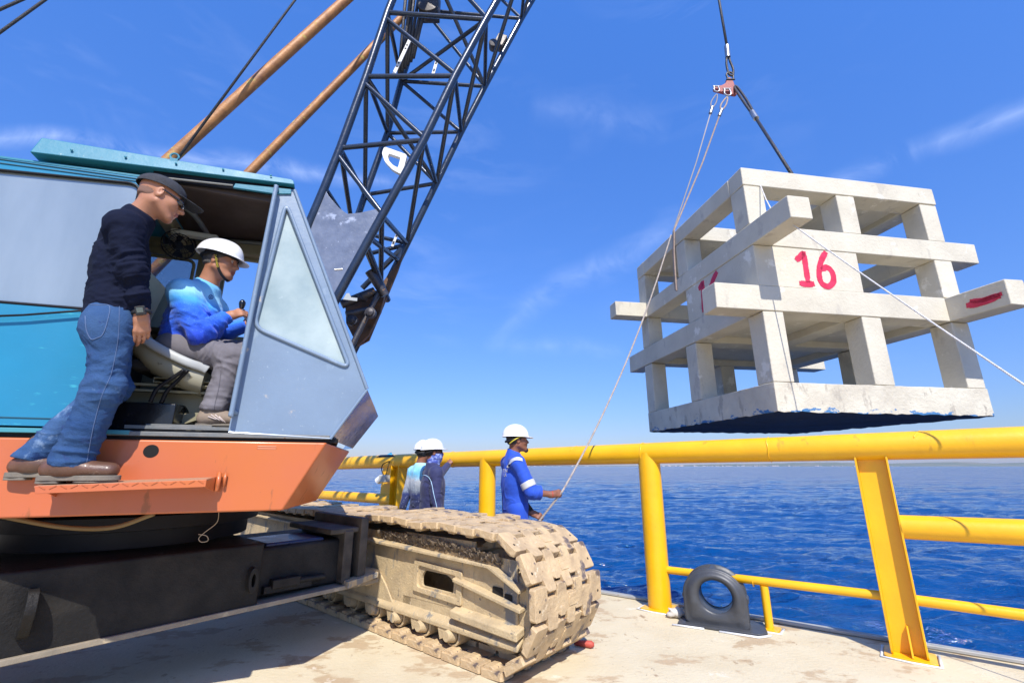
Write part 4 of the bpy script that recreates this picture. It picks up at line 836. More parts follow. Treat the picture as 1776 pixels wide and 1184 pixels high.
# chords above the butt section run parallel to the front chord
axis = unit(TIP+np.array([0, 0, 0])-(.25*(An[4]+Bn[4]+Cf[4]+Df[4]))); 
nst = 8; Lr = np.linalg.norm(TIP-.25*(An[4]+Bn[4]+Cf[4]+Df[4])); 
def above(P0, chd, k_):
    u = k_/nst; c0 = .25*(An[4]+Bn[4]+Cf[4]+Df[4]); off = P0-c0; taper = 1 if u < .55 else 1-(u-.55)/.45*.72
    natural = P0+chd*(k_*Lr/nst); target = c0+axis*(k_*Lr/nst)+off*taper
    w = min(1, u*1.1); return natural*(1-w)+target*w
ch = {'A': (An, unit(An[4]-An[3])), 'B': (Bn, unit(Bn[4]-Bn[3])), 'C': (Cf, unit(Cf[4]-Cf[3])), 'D': (Df, unit(Df[4]-Df[3]))}
full = {}
for kx, (P, d) in ch.items(): full[kx] = P+[above(P[4], d, i) for i in range(1, nst+1)]
foot_ = .5*(bn(575, 640)+bf(585, 668))
bmr = MB(); gz = [bn(542, 382), bn(563, 326), bn(570, 340), bn(589, 362), bn(603, 372), bn(625, 370), bn(668, 360), bn(640, 420), bn(592, 508), bn(560, 560), bn(530, 480), bn(528, 420)]
bmr.prism([p+np.array([0, -.012, 0]) for p in gz], (0, .01, 0)); boom = bmr.build('boom', MT['plate'], crane, bevel=.001)
bo = MT['boom']
for kx, r_ in (('A', .045), ('B', .045), ('C', .043), ('D', .043)):
    P = full[kx]; base_ = {'A': bn(505, 470), 'B': bn(505, 660), 'C': bf(560, 716), 'D': bf(530, 610)}[kx]
    mb = MB(); mb.tube([base_]+P[(0 if kx != 'x' else 1):], r_, 20); mb.build('chord', bo, boom, smooth='auto')
def brace(p, q, r_=.026): mb = MB(); mb.tube([p, q], r_, 14); mb.build('brace', bo, boom, smooth='auto')
A, Bc, Cc, D = full['A'], full['B'], full['C'], full['D']
for i in range(1, 5+nst-1):
    sm = .028 if i < 5 else .026
    if i > 1: brace(A[i], Bc[i], sm)
    brace(Cc[i], D[i], sm*.95); brace(Bc[i], Cc[i], sm*.95); brace(A[i], D[i], sm*.95)
    if i < 5+nst-2:
        j = i+1
        off = unit(A[i]-A[j])*.09
        if i > 0: brace(A[j]+off, Bc[i]-off*.3, sm)                       # near face
        if i > 0: brace(D[j], Cc[i], sm*.9)                       # far face
        brace(Bc[j], Cc[i], sm); brace(A[j], D[i], sm)
        if i in (2, 4, 6): brace(A[i+1], Cc[i], sm)
brace(Bc[1], Cc[0]+(Cc[1]-Cc[0])*.55, .03); brace(bn(640, 412), bf(692, 452), .03); brace(bf(700, 428), bf(628, 500), .035); brace(bf(698, 426), bf(640, 440), .028); brace(bn(634, 425), bf(672, 520), .04)
brace(Bc[4], D[4], .026)
# white cast bracket, perforated straps, rope bundle, foot machinery
wb = MB(); oo = [bn(666, 254), bn(706, 268), bn(702, 285), bn(697, 303), bn(680, 294), bn(667, 280), bn(662, 266)]; ctr0 = sum(oo)/len(oo)
oo = roundpoly(oo, .03, 3); ii = [ctr0+(p-ctr0)*.5+np.array([0.0, 0, .0]) for p in oo]
wb.ring([p+np.array([0, -.0, 0]) for p in oo], ii, (0, .05, 0)); wb.build('cast_bracket', MT['whitepaint'], boom, bevel=.004)
def strap(a, b, f, w_, name='perforated_strap', y=0):
    a, b = f(*a), f(*b); d = unit(b-a); q = unit(np.cross(d, [0, 1, 0])); mb = MB(); mb.prism([a-q*w_, b-q*w_, b+q*w_, a+q*w_], (0, .012, 0)); s = mb.build(name, MT['whitepaint'], boom, bevel=.001)
    h = MB()
    for u in (.2, .3, .72, .82): c = a+(b-a)*u; h.lathe(c, (0, -1, 0), [(.012, -.001), (.012, .003)], 10)
    h.build('hole', MT['black'], s)
strap((683, 128), (711, 68), lambda x, y: aty(x, y, YN+.35), .022); strap((751, 128), (758, 104), lambda x, y: aty(x, y, YN+.5), .02); strap((680, 427), (690, 403), lambda x, y: aty(x, y, YF-.1), .016)
mb = MB()
for i, (x0, x1) in enumerate(((692, 704), (699, 712), (706, 719), (712, 727), (719, 735), (725, 742))):
    a, b = aty(x0-i*1.5, 128-i*6, YN+.6), aty(x1, -10, YN+.6); d = b-a; mb.tube([a-d*.02, b, b+d*.9], .024, 8)
mb.build('rope_bundle', wropem, boom, smooth=True)
mb = MB(); c = aty(745, 18, YN+.6); mb.box(c+UP*.1, (np.array([1, 0, 0]), np.array([0, 1, 0]), UP), (.13, .12, .2)); mb.lathe(c+np.array([.0, -.15, -.02]), (0, 1, 0), [(.02, 0), (.15, .02), (.15, .07), (.12, .1), (.15, .13), (.15, .2), (.02, .22)], 24); mb.build('sheave_block', MT['darksteel'], boom, bevel=.01)
mb = MB(); c = bf(868, 75); mb.box(c, (unit(Cc[5]-Cc[4]), np.array([0, 1, 0]), unit(np.cross(Cc[5]-Cc[4], [0, 1, 0]))), (.1, .07, .07)); mb.lathe(c+np.array([-.1, -.07, -.05]), (0, 1, 0), [(.02, 0), (.07, .01), (.07, .12), (.02, .13)], 18); mb.build('chord_splice', MT['darksteel'], boom, bevel=.008)
mb = MB(); pf = [(598, 520), (640, 500), (668, 508), (660, 540), (640, 580), (620, 600), (600, 560)]; ym = YN+.62; mb.prism([aty(x, y, ym) for x, y in pf], (0, .05, 0)); mb.prism([aty(x, y, YF-.12) for x, y in ((655, 500), (700, 440), (690, 470), (640, 590), (622, 600))], (0, .03, 0)); mb.build('foot_plate', mat('greasy rusted foot plate', (.05, .035, .025), .5, .3, (.2, .09, .03), 6, bump=.4), boom, bevel=.006)
mb = MB()
for (x0, y0, x1, y1, r_) in ((592, 528, 650, 505, .05), (600, 545, 640, 536, .035), (610, 600, 660, 500, .03), (640, 470, 668, 512, .05), (618, 515, 634, 518, .04)): mb.tube([aty(x0, y0, YN+.4), aty(x1, y1, YN+.5)], r_, 14)
for (x, y) in ((608, 553), (640, 540)): mb.lathe(aty(x, y, YN+.3), (0, 1, 0), [(.01, 0), (.04, .01), (.045, .03), (.06, .032), (.06, .08)], 16)
mb.build('foot_pins', mat('dark foot steel with rust', (.03, .033, .045), .45, .3, (.07, .06, .06), 6, spots=[((.5, .25, .07), 8, .63)], bump=.4), boom, smooth='auto')
# boom tip
mb = MB(); c = TIP+np.array([0, 0, .1]); mb.lathe(c-np.array([0.35, .06, 0]), (0, 1, 0), [(.05, 0), (.35, .02), (.31, .06), (.35, .1), (.05, .12)], 28); mb.build('head_sheave', MT['darksteel'], boom, smooth='auto')

# ============================================================ UNDERCARRIAGE
PO = np.array([-2.556, 2.617, 0]); PU = unit([.667, .745, 0]); PNn = unit([.745, -.667, 0])     # carbody face: origin, along, outward to the camera
def Pq(s, n, z): return PO+PU*s+PNn*n+UP*z
PA = (PU, PNn, UP)
def pbox(mb, s0, s1, n0, n1, z0, z1): return mb.box(Pq((s0+s1)/2, (n0+n1)/2, (z0+z1)/2), PA, (abs(s1-s0)/2, abs(n1-n0)/2, abs(z1-z0)/2))
mb = MB(); pbox(mb, -1.6, 1.2, -1.1, 0, .405, .825); car = mb.build('carbody', MT['blackhull'], crane, bevel=.02)
mb = MB(); pbox(mb, 1.195, 2.0, -.95, -.1, .44, .78); mb.build('carbody_leg', MT['blackhull'], car, bevel=.03)
mb = MB(); pbox(mb, 1.25, 1.7, -.55, -.12, .77, .80); mb.build('leg_cap', mat('black cap with painted blue glint', (.015, .03, .09), .3), car, bevel=.02)  # blue glint on the leg top is put into the base colour
mb = MB(); mb.prism([Pq(-1.6, .045, .372), Pq(2.15, -.0, .412), Pq(2.15, -.3, .412), Pq(-1.6, -.3, .372)], UP*.03); fl = mb.build('lower_flange', mat('dusty flange', (.3, .25, .18), .8, 0, (.16, .14, .11), 5, spots=[((.4, .33, .22), 12, .6), ((.25, .1, .03), 16, .67)], bump=.3), car, bevel=.004)
mb = MB(); mb.prism([Pq(1.85, -.06, .42), Pq(2.12, -.06, .46), Pq(2.12, -.06, .5), Pq(1.85, -.06, .47)], PNn*.1); mb.build('jack_pad', MT['dust'], car, bevel=.004)
mb = MB(); pbox(mb, 1.82, 1.9, -.8, -.02, .45, .84); pbox(mb, 1.95, 2.02, -.85, .0, .45, .93); pbox(mb, 1.7, 1.95, -.8, -.03, .82, .86); mb.build('leg_collar', mat('dusty dark collar', (.03, .026, .021), .8, 0, (.11, .09, .065), 5, bump=.3), car, bevel=.01)
mb = MB(); mb.tube([Pq(-.9, -.02, .42), Pq(-.9, -.02, .84)], .01, 8)
lug = MB(); lc = Pq(.03, 0, .62); 
oo = roundpoly([lc+UP*.11+PNn*.0, lc+UP*.12+PNn*.1, lc+UP*.02+PNn*.14, lc-UP*.1+PNn*.07, lc-UP*.13], .04, 5); ii = [lc+PNn*.06-UP*.02+(p-lc-PNn*.06+UP*.02)*.42 for p in oo]
lug.ring(oo, ii, PU*.045); lug.build('lifting_lug', MT['blackhull'], car, bevel=.004)
lg2 = MB(); lc = Pq(1.13, 0, .6); lg2.ring([lc+(PU*math.cos(a)*.03+UP*math.sin(a)*.08)+PNn*.0 for a in np.linspace(0, 2*math.pi, 24, endpoint=False)], [lc+(PU*math.cos(a)*.012+UP*math.sin(a)*.04) for a in np.linspace(0, 2*math.pi, 24, endpoint=False)], PNn*.06); lg2.build('ring_lug', MT['blackhull'], car, bevel=.004)
mb = MB(); pbox(mb, 1.25, 1.6, -.12, -.05, .47, .52); pbox(mb, 1.3, 1.5, -.1, -.03, .5, .56); mb.tube([Pq(1.3, -.06, .53), Pq(1.7, -.06, .52)], .02, 10); mb.build('step_bracket', MT['blackhull'], car, bevel=.006)
mb = MB(); sc = Pq(.6, -.95, 0); mb.lathe(sc, UP, [(.75, .85), (.75, .95), (.82, .96), (.82, 1.04), (.7, 1.05), (.7, 1.12)], 64); mb.build('slewing_ring', MT['black'], crane, smooth='auto')
mb = MB(); mb.tube(smoothpath([C(-.6, .25, 1.1), C(-.35, .3, 1.03), C(-.1, .2, 1.03), C(.1, .1, 1.1)], 8), .012, 8); mb.build('loose_hose', mat('brown hose', (.2, .13, .05), .6), crane, smooth=True)
q = cpl(378, 895, .1); mb = MB(); mb.tube(smoothpath([q+UP*.04, q-UP*.03-CF*.0, q-UP*.08-CF*.05, q-UP*.11-CF*.075, q-UP*.13-CF*.06, q-UP*.125-CF*.03, q-UP*.1-CF*.04, q-UP*.09-CF*.08], 6), .0022, 6); mb.build('dangling_wire', mat('tan wire', (.4, .3, .18), .8), crane, smooth=True)
# --- track frame
DM = MT['dust']
def tbox(mb, t0, t1, w0, w1, z0, z1): return mb.box(T((t0+t1)/2, (w0+w1)/2, (z0+z1)/2), (TT, TW, UP), (abs(t1-t0)/2, abs(w1-w0)/2, abs(z1-z0)/2))
TWID = .8; tf0 = .1
tfr = empty('x', (0, 0, 0)); bpy.data.objects.remove(tfr)
inner = roundpoly([T(-1.132+.0, tf0, .415), T(-.76, tf0, .415), T(-.75, tf0, .50), T(-.83, tf0, .535), T(-1.1, tf0, .535), T(-1.14, tf0, .48)], .02, 3)
web = MB()
# web: strip quads round the opening
o_in = inner; cx_ = sum(inner)/len(inner)
outer = []
for p in inner:
    d = p-cx_; a = d @ TT; b = d[2]; sc_ = min(.42/max(abs(a), 1e-6), .2/max(abs(b), 1e-6)); outer.append(cx_+(TT*a+UP*b)*sc_)
web.ring(outer, inner, TW*.02)
tc_, zc_ = (cx_-TO) @ TT, cx_[2]
t0, t1, z0, z1 = tc_-.42, tc_+.42, zc_-.2, zc_+.2
for (a, b, c2, d) in ((-5.3, t0+.1, .2, .78), (t1-.1, -.12, .2, .72), (t0, t1, z1-.07, .8), (t0, t1, .2, z0+.07)): tbox(web, a, b, tf0+.003, tf0+.018, c2, d)
tfm = web.build('track_frame', DM, crane, bevel=0)
mb = MB(); tbox(mb, -5.2, -.35, tf0+.45, tf0+.47, .2, .78); tbox(mb, -5.2, -.5, tf0+.02, tf0+.45, .74, .76); mb.build('outer_web', DM, tfm)
mb = MB(); mb.ring([p-TW*.001 for p in roundpoly([T(tc_-.27, tf0-.02, zc_-.11), T(tc_+.3, tf0-.02, zc_-.13), T(tc_+.3, tf0-.02, zc_+.1), T(tc_-.27, tf0-.02, zc_+.12)], .015, 4)], roundpoly([T(tc_-.22, tf0-.02, zc_-.075), T(tc_+.24, tf0-.02, zc_-.085), T(tc_+.24, tf0-.02, zc_+.065), T(tc_-.22, tf0-.02, zc_+.085)], .03, 4), TW*.03); mb.build('opening_frame', DM, tfm, bevel=.006)
mb = MB(); mb.prism([T(-5.2, tf0-.06, .77), T(-.35, tf0-.06, .67), T(-.06, tf0-.06, .55), T(-.06, tf0+.2, .58), T(-.35, tf0+.2, .71), T(-5.2, tf0+.2, .81)], -UP*.022); mb.build('upper_ledge', DM, tfm, bevel=.006)
mb = MB(); mb.prism([T(-.72, tf0-.05, .535), T(-.06, tf0-.05, .435), T(-.06, tf0+.04, .45), T(-.72, tf0+.04, .55)], -UP*.025); mb.build('middle_ledge', DM, tfm, bevel=.006)
mb = MB(); mb.prism([T(-.72, tf0-.07, .325), T(-.07, tf0-.07, .3), T(-.07, tf0+.02, .325), T(-.72, tf0+.02, .35)], -UP*.055); mb.build('lower_ledge', DM, tfm, bevel=.012)
mb = MB(); mb.prism([T(-5.2, tf0-.05, .215), T(-1.5, tf0-.05, .215), T(-.08, tf0-.045, .215), T(-.08, tf0+.02, .265), T(-1.5, tf0+.02, .265), T(-5.2, tf0+.02, .265)], -UP*.04); mb.build('lower_flange', DM, tfm, bevel=.014)
mb = MB(); mb.prism([T(-2.2, tf0-.02, .2), T(-1.45, tf0-.02, .2), T(-1.6, tf0-.02, .36), T(-1.72, tf0-.02, .45), T(-2.2, tf0-.02, .45)], TW*.02); tbox(mb, -2.15, -1.72, -.05, tf0, .43, .46); tbox(mb, -2.1, -1.78, 0, tf0, .33, .43); mb.build('mount_gusset', DM, tfm, bevel=.01)
mb = MB(); pts_ = roundpoly([T(-.5, tf0+.02, .74), T(-.1, tf0+.02, .62), T(.0, tf0+.02, .5), T(-.05, tf0+.02, .18), T(-.5, tf0+.02, .2)], .06, 4); mb.prism(pts_, TW*.08); mb.build('yoke', DM, tfm, bevel=.01)
mb = MB()
for (tt, zz, w_) in ((-.3, .5, .05), (-.2, .47, .035)): c = T(tt, tf0-.002, zz); mb.prism(roundpoly([c-TT*w_-UP*.035, c+TT*w_-UP*.035, c+TT*w_+UP*.03, c-TT*w_+UP*.03], .015), TW*.001)
mb.build('slot', mat('dark slot', (.01, .008, .006), .9), tfm)
# dirt packed under the upper run
rng = np.random.RandomState(4); mb = MB(); nx, ny = 90, 8; V = []
for i in range(nx):
    for j in range(ny):
        tt = -1.75+1.5*i/(nx-1); zz = .80-.06*max(0, (tt+.9))-.012*j; V.append(T(tt, .06+.05*(j/ny)+(rng.rand()-.5)*.03, zz-.03*rng.rand()))
mb.add(V, [[i*ny+j, (i+1)*ny+j, (i+1)*ny+j+1, i*ny+j+1] for i in range(nx-1) for j in range(ny-1)]); mb.build('packed_dirt', mat('packed dark dirt', (.12, .09, .06), .95, 0, (.2, .15, .1), 20, bump=1, bscale=40), tfm)
# wheels
idc = T(-.36, TWID/2, .455)
def wheel(name, c, r, hw, m, parent):
    mb = MB(); mb.lathe(c-TW*hw, TW, [(.03, 0), (r*.3, 0), (r*.35, .03), (r*.8, .035), (r*.85, 0), (r, .005), (r, hw*.7), (r*1.0, 2*hw-hw*.7), (r, 2*hw-.005), (r*.85, 2*hw), (r*.8, 2*hw-.035), (r*.3, 2*hw)], 36); return mb.build(name, m, parent, smooth='auto')
wheel('idler_wheel', idc, .37, .2, DM, tfm); wheel('drive_wheel', T(-5.2, TWID/2, .455), .37, .2, DM, tfm)
for tt in (-.75, -1.08, -1.41, -1.74, -2.1, -2.5, -2.9, -3.3, -3.7, -4.1, -4.5): 
    w_ = wheel('roller', T(tt, .22, .15), .085, .13, DM, tfm)
    mb = MB(); mb.tube([T(tt, .03, .145), T(tt, .1, .145)], [.035, .055], 18); mb.prism([T(tt-.14, .06, .21), T(tt-.03, .06, .21), T(tt-.03, .06, .13), T(tt-.1, .06, .1)], TW*.04); mb.build('roller_bracket', DM, w_, bevel=.004)
# --- track shoes along the belt path
def belt(npitch=.2):
    r = .40; c1 = np.array([-.35, .45]); c2 = np.array([-5.2, .455]); P = []
    for x in np.arange(-5.2, -.35, .02):
        u = max(0, (x+4.0)/3.56); sag = -.018*math.sin(u*math.pi*3)**2-.03*math.exp(-((x+1.15)/.25)**2)+.03*math.exp(-((x+.9)/.18)**2); P.append((x, .455+r+sag*(.6)+.03*(u > .5)*(1-abs(u-.75)*4 if abs(u-.75) < .25 else 0)))
    for a in np.linspace(math.pi/2, -math.pi/2, 60): P.append((c1[0]+r*math.cos(a)*1.02, c1[1]+r*math.sin(a)))
    for x in np.arange(-.37, -5.2, -.02): P.append((x, .455-r))
    for a in np.linspace(-math.pi/2, -3*math.pi/2, 60): P.append((c2[0]+r*math.cos(a), c2[1]+r*math.sin(a)))
    return np.array(P)
BP = belt(); seg_ = np.linalg.norm(np.diff(np.vstack([BP, BP[:1]]), axis=0), axis=1); acc_ = np.concatenate([[0], np.cumsum(seg_)]); LT = acc_[-1]; NSH = int(round(LT/.2)); pitch = LT/NSH
def bpos(s): s = s % LT; i = np.searchsorted(acc_, s, 'right')-1; u = (s-acc_[i])/seg_[i]; a = BP[i % len(BP)]; b = BP[(i+1) % len(BP)]; return a+(b-a)*u
def shoe_mesh():
    """one cast shoe in its own frame: x along the belt, y across, z outward"""
    p = pitch; W_ = TWID; ov = .036; gap = .006
    fingers = [0, .13, .235, .335, .425, .52, .62, .76]     # boundaries across
    front = []; back = []
    for i in range(len(fingers)-1):
        a, b = fingers[i]/.76*W_, fingers[i+1]/.76*W_
        isf = (i % 2 == 1)
        front.append((a, b, ov if isf else -ov+.0)); back.append((a, b, -ov+.0 if False else (-(-ov) if isf else -ov)))
    # outline: front edge (x=+p/2 + o), back edge (x=-p/2 + o) so that neighbours interlock
    out = []
    def rc(x0, a, b, o, sgn):   # rounded finger end
        g = gap/2
        return [(x0+o-sgn*.012, a+g), (x0+o, a+g+.012), (x0+o, b-g-.012), (x0+o-sgn*.012, b-g)]
    for (a, b, o) in front: out += rc(p/2-gap/2, a, b, o, 1)
    bk = []
    for i, (a, b, _) in enumerate(front):
        o = front[i][2]; bk += rc(-p/2+gap/2, a, b, o, -1)
    pts = out+bk[::-1]
    # soften outer corners
    V2 = [(x, y) for x, y in pts]
    return V2
O2 = shoe_mesh()
def sh_place(V, s):
    """frame at belt station s"""
    a = bpos(s-pitch*.35); b = bpos(s+pitch*.35); c = bpos(s); t = (b-a)/np.linalg.norm(b-a); nrm = np.array([-t[1], t[0]])
    return c, t, nrm
from mathutils import geometry
tri2 = None
def build_shoe():
    bm = bmesh.new(); th = .05
    bot = [bm.verts.new((x, y, 0)) for x, y in O2]; f = bm.faces.new(bot)
    bm.normal_update()
    if f.normal.z < 0: f.normal_flip()
    r = bmesh.ops.extrude_face_region(bm, geom=[f]); vs = [v for v in r['geom'] if isinstance(v, bmesh.types.BMVert)]
    for v in vs: v.co.z += th
    # raised pads, ridges and a pin hole rim on the outside; guide ridges on the inside
    def boxb(c, h, mat_=None):
        q = bmesh.ops.create_cube(bm, size=1)['verts']
        for v in q: v.co = Vector((c[0]+v.co.x*2*h[0], c[1]+v.co.y*2*h[1], c[2]+v.co.z*2*h[2]))
        return q
    q = boxb((0.0, .42, th), (.03, .045, .006)); q = boxb((-.035, .42, th), (.012, .04, .007)); q = boxb((.04, .30, th), (.03, .028, .004)); 
    for yy in (.24, .53): 
        q = boxb((0, yy, -.02), (.085, .022, .02))
    q = boxb((0, .07, -.008), (.055, .05, .01))
    for v in q:
        if v.co.z < -.01: v.co.x *= .5
    bmesh.ops.recalc_face_normals(bm, faces=bm.faces)
    me = bpy.data.meshes.new('track_shoe'); bm.to_mesh(me); bm.free(); me.materials.append(MT['shoe']); return me
shm = build_shoe()
holes = bpy.data.meshes.new('pin_hole'); bm = bmesh.new()
for yy in (.05, TWID-.05): bmesh.ops.create_circle(bm, cap_ends=True, segments=14, radius=.0095, matrix=Matrix.Translation((.0, yy, .0505)))
bm.to_mesh(holes); bm.free(); holes.materials.append(mat('pin hole dark', (.01, .008, .006), .9))
belt_root = MB(); 
for kx in range(NSH):   # chain links inside: the belt's own mesh
    c, t, nn_ = sh_place(None, kx*pitch); c3 = T(c[0], 0, c[1]); ax = (TT*t[0]+UP*t[1], TW, TT*nn_[0]+UP*nn_[1])
    for yy in (.3, .46): belt_root.box(c3+TW*yy-ax[2]*.0+ax[2]*(-.012), ax, (pitch*.47, .014, .022))
beltp = belt_root.build('track_belt', MT['shoe'], crane, bevel=.004)
bo_ = origin_of(beltp)
for kx in range(NSH):
    c, t, nn_ = sh_place(None, (kx+.35)*pitch); c3 = T(c[0], 0, c[1])+ (np.random.rand(3)-.5)*.004
    X_ = TT*t[0]+UP*t[1]; Z_ = TT*nn_[0]+UP*nn_[1]; Yv = np.cross(Z_, X_)
    if Yv @ TW < 0: raise RuntimeError('frame')
    o = bpy.data.objects.new('track_shoe', shm); COL.objects.link(o); o.parent = beltp
    M = Matrix(((X_[0], Yv[0], Z_[0], c3[0]-bo_[0]), (X_[1], Yv[1], Z_[1], c3[1]-bo_[1]), (X_[2], Yv[2], Z_[2], c3[2]-bo_[2]), (0, 0, 0, 1)))
    o.matrix_local = M @ Matrix.Rotation((random.random()-.5)*.05, 4, 'X')
    b = o.modifiers.new('bevel', 'BEVEL'); b.width = .009; b.segments = 2; b.limit_method = 'ANGLE'; b.angle_limit = R(50)
    if kx % 1 == 0:
        h = bpy.data.objects.new('pin_hole', holes); COL.objects.link(h); h.parent = o
for p_ in shm.polygons: p_.use_smooth = False
# ============================================================ PEOPLE: one continuous surface each, from a smooth distance field
def smin(a, b, k):
    if k <= 0: return np.minimum(a, b)
    h = np.clip(.5+.5*(b-a)/k, 0, 1); return b*(1-h)+a*h-k*h*(1-h)
class SDF:
    def __init__(s): s.p = []
    def cap(s, a, b, ra, rb=None, k=.03, flat=None, cut=(), op='u', pad=0):
        """tapered capsule; flat=(axis, factor) widens it along axis"""
        rb = ra if rb is None else rb; a = np.array(a, float); b = np.array(b, float); m = max(ra, rb)*(max(1, flat[1]) if flat else 1)+.001
        s.p.append(('c', (a, b, ra, rb, flat), k, op, cut, np.minimum(a, b)-m, np.maximum(a, b)+m)); return s
    def ell(s, c, r, Rm=None, k=.03, cut=(), op='u'):
        c = np.array(c, float); Rm = np.eye(3) if Rm is None else np.array(Rm, float); r = np.array(r, float); e = np.abs(Rm.T) @ r
        s.p.append(('e', (c, r, Rm), k, op, cut, c-e, c+e)); return s
    def mesh(s, h, disp=None, extra_cut=()):
        lo = np.min([q[5] for q in s.p if q[3] == 'u'], 0)-3*h; hi = np.max([q[6] for q in s.p if q[3] == 'u'], 0)+3*h
        n = np.ceil((hi-lo)/h).astype(int)+1; vol = np.full(n, .05, np.float32)
        for ty, a, k, op, cut, l0, h0 in s.p:
            mg = max(.03, k*1.2)
            i0 = np.maximum(((l0-mg-lo)/h).astype(int), 0); i1 = np.minimum(((h0+mg-lo)/h).astype(int)+2, n)
            if (i1 <= i0).any(): continue
            X = (lo[0]+h*np.arange(i0[0], i1[0]))[:, None, None].astype(np.float32); Y = (lo[1]+h*np.arange(i0[1], i1[1]))[None, :, None].astype(np.float32); Zg = (lo[2]+h*np.arange(i0[2], i1[2]))[None, None, :].astype(np.float32)
            if ty == 'c':
                A, Bq, ra, rb, flat = a; ba = Bq-A
                x, y, z = X-A[0], Y-A[1], Zg-A[2]
                if flat:
                    w = unit(flat[0]); g = 1-1/flat[1]; cw = (x*w[0]+y*w[1]+z*w[2])*g; x, y, z = x-w[0]*cw, y-w[1]*cw, z-w[2]*cw; ba = ba-w*(ba @ w)*g
                L2 = max(ba @ ba, 1e-9); t = np.clip((x*ba[0]+y*ba[1]+z*ba[2])/L2, 0, 1)
                d = np.sqrt((x-ba[0]*t)**2+(y-ba[1]*t)**2+(z-ba[2]*t)**2)-(ra+(rb-ra)*t)
            else:
                c, r, Rm = a; x, y, z = X-c[0], Y-c[1], Zg-c[2]
                q = [Rm[i][0]*x+Rm[i][1]*y+Rm[i][2]*z for i in range(3)]
                k0 = np.sqrt((q[0]/r[0])**2+(q[1]/r[1])**2+(q[2]/r[2])**2); k1 = np.sqrt((q[0]/r[0]**2)**2+(q[1]/r[1]**2)**2+(q[2]/r[2]**2)**2)+1e-6
                d = k0*(k0-1)/k1; d = np.maximum(d, -min(r))
            for (cp_, cn_) in cut: d = np.maximum(d, (X-cp_[0])*cn_[0]+(Y-cp_[1])*cn_[1]+(Zg-cp_[2])*cn_[2])
            sl = tuple(slice(i0[i], i1[i]) for i in range(3)); v = vol[sl]
            if op == 'u': vol[sl] = smin(v, d, k)
            else: vol[sl] = -smin(-v, d, k)
        for (cp_, cn_) in extra_cut:
            X = (lo[0]+h*np.arange(n[0]))[:, None, None]; Y = (lo[1]+h*np.arange(n[1]))[None, :, None]; Zg = (lo[2]+h*np.arange(n[2]))[None, None, :]
            vol = np.maximum(vol, (X-cp_[0])*cn_[0]+(Y-cp_[1])*cn_[1]+(Zg-cp_[2])*cn_[2])
        V, F = surfnet(vol, lo, h)
        return V, F
def surfnet(v, o, h):
    s = v < 0; nx, ny, nz = v.shape
    cs = [(i, j, k) for i in (0, 1) for j in (0, 1) for k in (0, 1)]
    sub = lambda A, c: A[c[0]:nx-1+c[0], c[1]:ny-1+c[1], c[2]:nz-1+c[2]]
    cnt = np.zeros((nx-1, ny-1, nz-1), np.int8)
    for c in cs: cnt += sub(s, c)
    act = (cnt > 0) & (cnt < 8); cells = np.argwhere(act); idx = np.full(act.shape, -1, np.int64); idx[act] = np.arange(len(cells))
    val = {c: v[cells[:, 0]+c[0], cells[:, 1]+c[1], cells[:, 2]+c[2]] for c in cs}
    acc = np.zeros((len(cells), 3)); nn = np.zeros(len(cells))
    for a in cs:
        for ax in range(3):
            if a[ax] == 0:
                b = list(a); b[ax] = 1; b = tuple(b); va, vb = val[a], val[b]; m = (va < 0) != (vb < 0); t = np.zeros(len(cells)); t[m] = va[m]/(va[m]-vb[m])
                p = np.array(a, float)[None, :].repeat(len(cells), 0); p[:, ax] += t; acc[m] += p[m]; nn[m] += 1
    V = (cells+acc/nn[:, None])*h+o; F = []
    for ax in range(3):
        a1, a2 = (ax+1) % 3, (ax+2) % 3
        sl0 = [slice(None)]*3; sl1 = [slice(None)]*3; sl0[ax] = slice(0, -1); sl1[ax] = slice(1, None)
        A, Bm = s[tuple(sl0)], s[tuple(sl1)]; E = np.argwhere(A != Bm); ok = (E[:, a1] > 0) & (E[:, a2] > 0) & (E[:, a1] < v.shape[a1]-1) & (E[:, a2] < v.shape[a2]-1); E = E[ok]
        q = []
        for (d1, d2) in ((-1, -1), (0, -1), (0, 0), (-1, 0)):
            Cc_ = E.copy(); Cc_[:, a1] += d1; Cc_[:, a2] += d2; q.append(idx[Cc_[:, 0], Cc_[:, 1], Cc_[:, 2]])
        q = np.stack(q, 1); fl = s[E[:, 0], E[:, 1], E[:, 2]]; q[~fl] = q[~fl][:, ::-1]; F.append(q[(q >= 0).all(1)])
    return V, np.concatenate(F)
def vnoise(P, seed=0):
    """smooth value noise in numpy"""
    P = P+seed*17.31; I = np.floor(P).astype(np.int64); f = P-I; f = f*f*(3-2*f); out = 0
    def hsh(i, j, k): n = (i*73856093) ^ (j*19349663) ^ (k*83492791); n = (n ^ (n >> 13))*1274126177 & 0x7fffffff; return (n % 10007)/10007.
    for a in (0, 1):
        for b in (0, 1):
            for c in (0, 1):
                w = (f[:, 0] if a else 1-f[:, 0])*(f[:, 1] if b else 1-f[:, 1])*(f[:, 2] if c else 1-f[:, 2]); out = out+w*hsh(I[:, 0]+a, I[:, 1]+b, I[:, 2]+c)
    return out
def vnormals(V, F):
    n = np.zeros_like(V); fn = np.cross(V[F[:, 2]]-V[F[:, 0]], V[F[:, 3]]-V[F[:, 1]])
    for k in range(4): np.add.at(n, F[:, k], fn)
    return n/(np.linalg.norm(n, axis=1)[:, None]+1e-9)
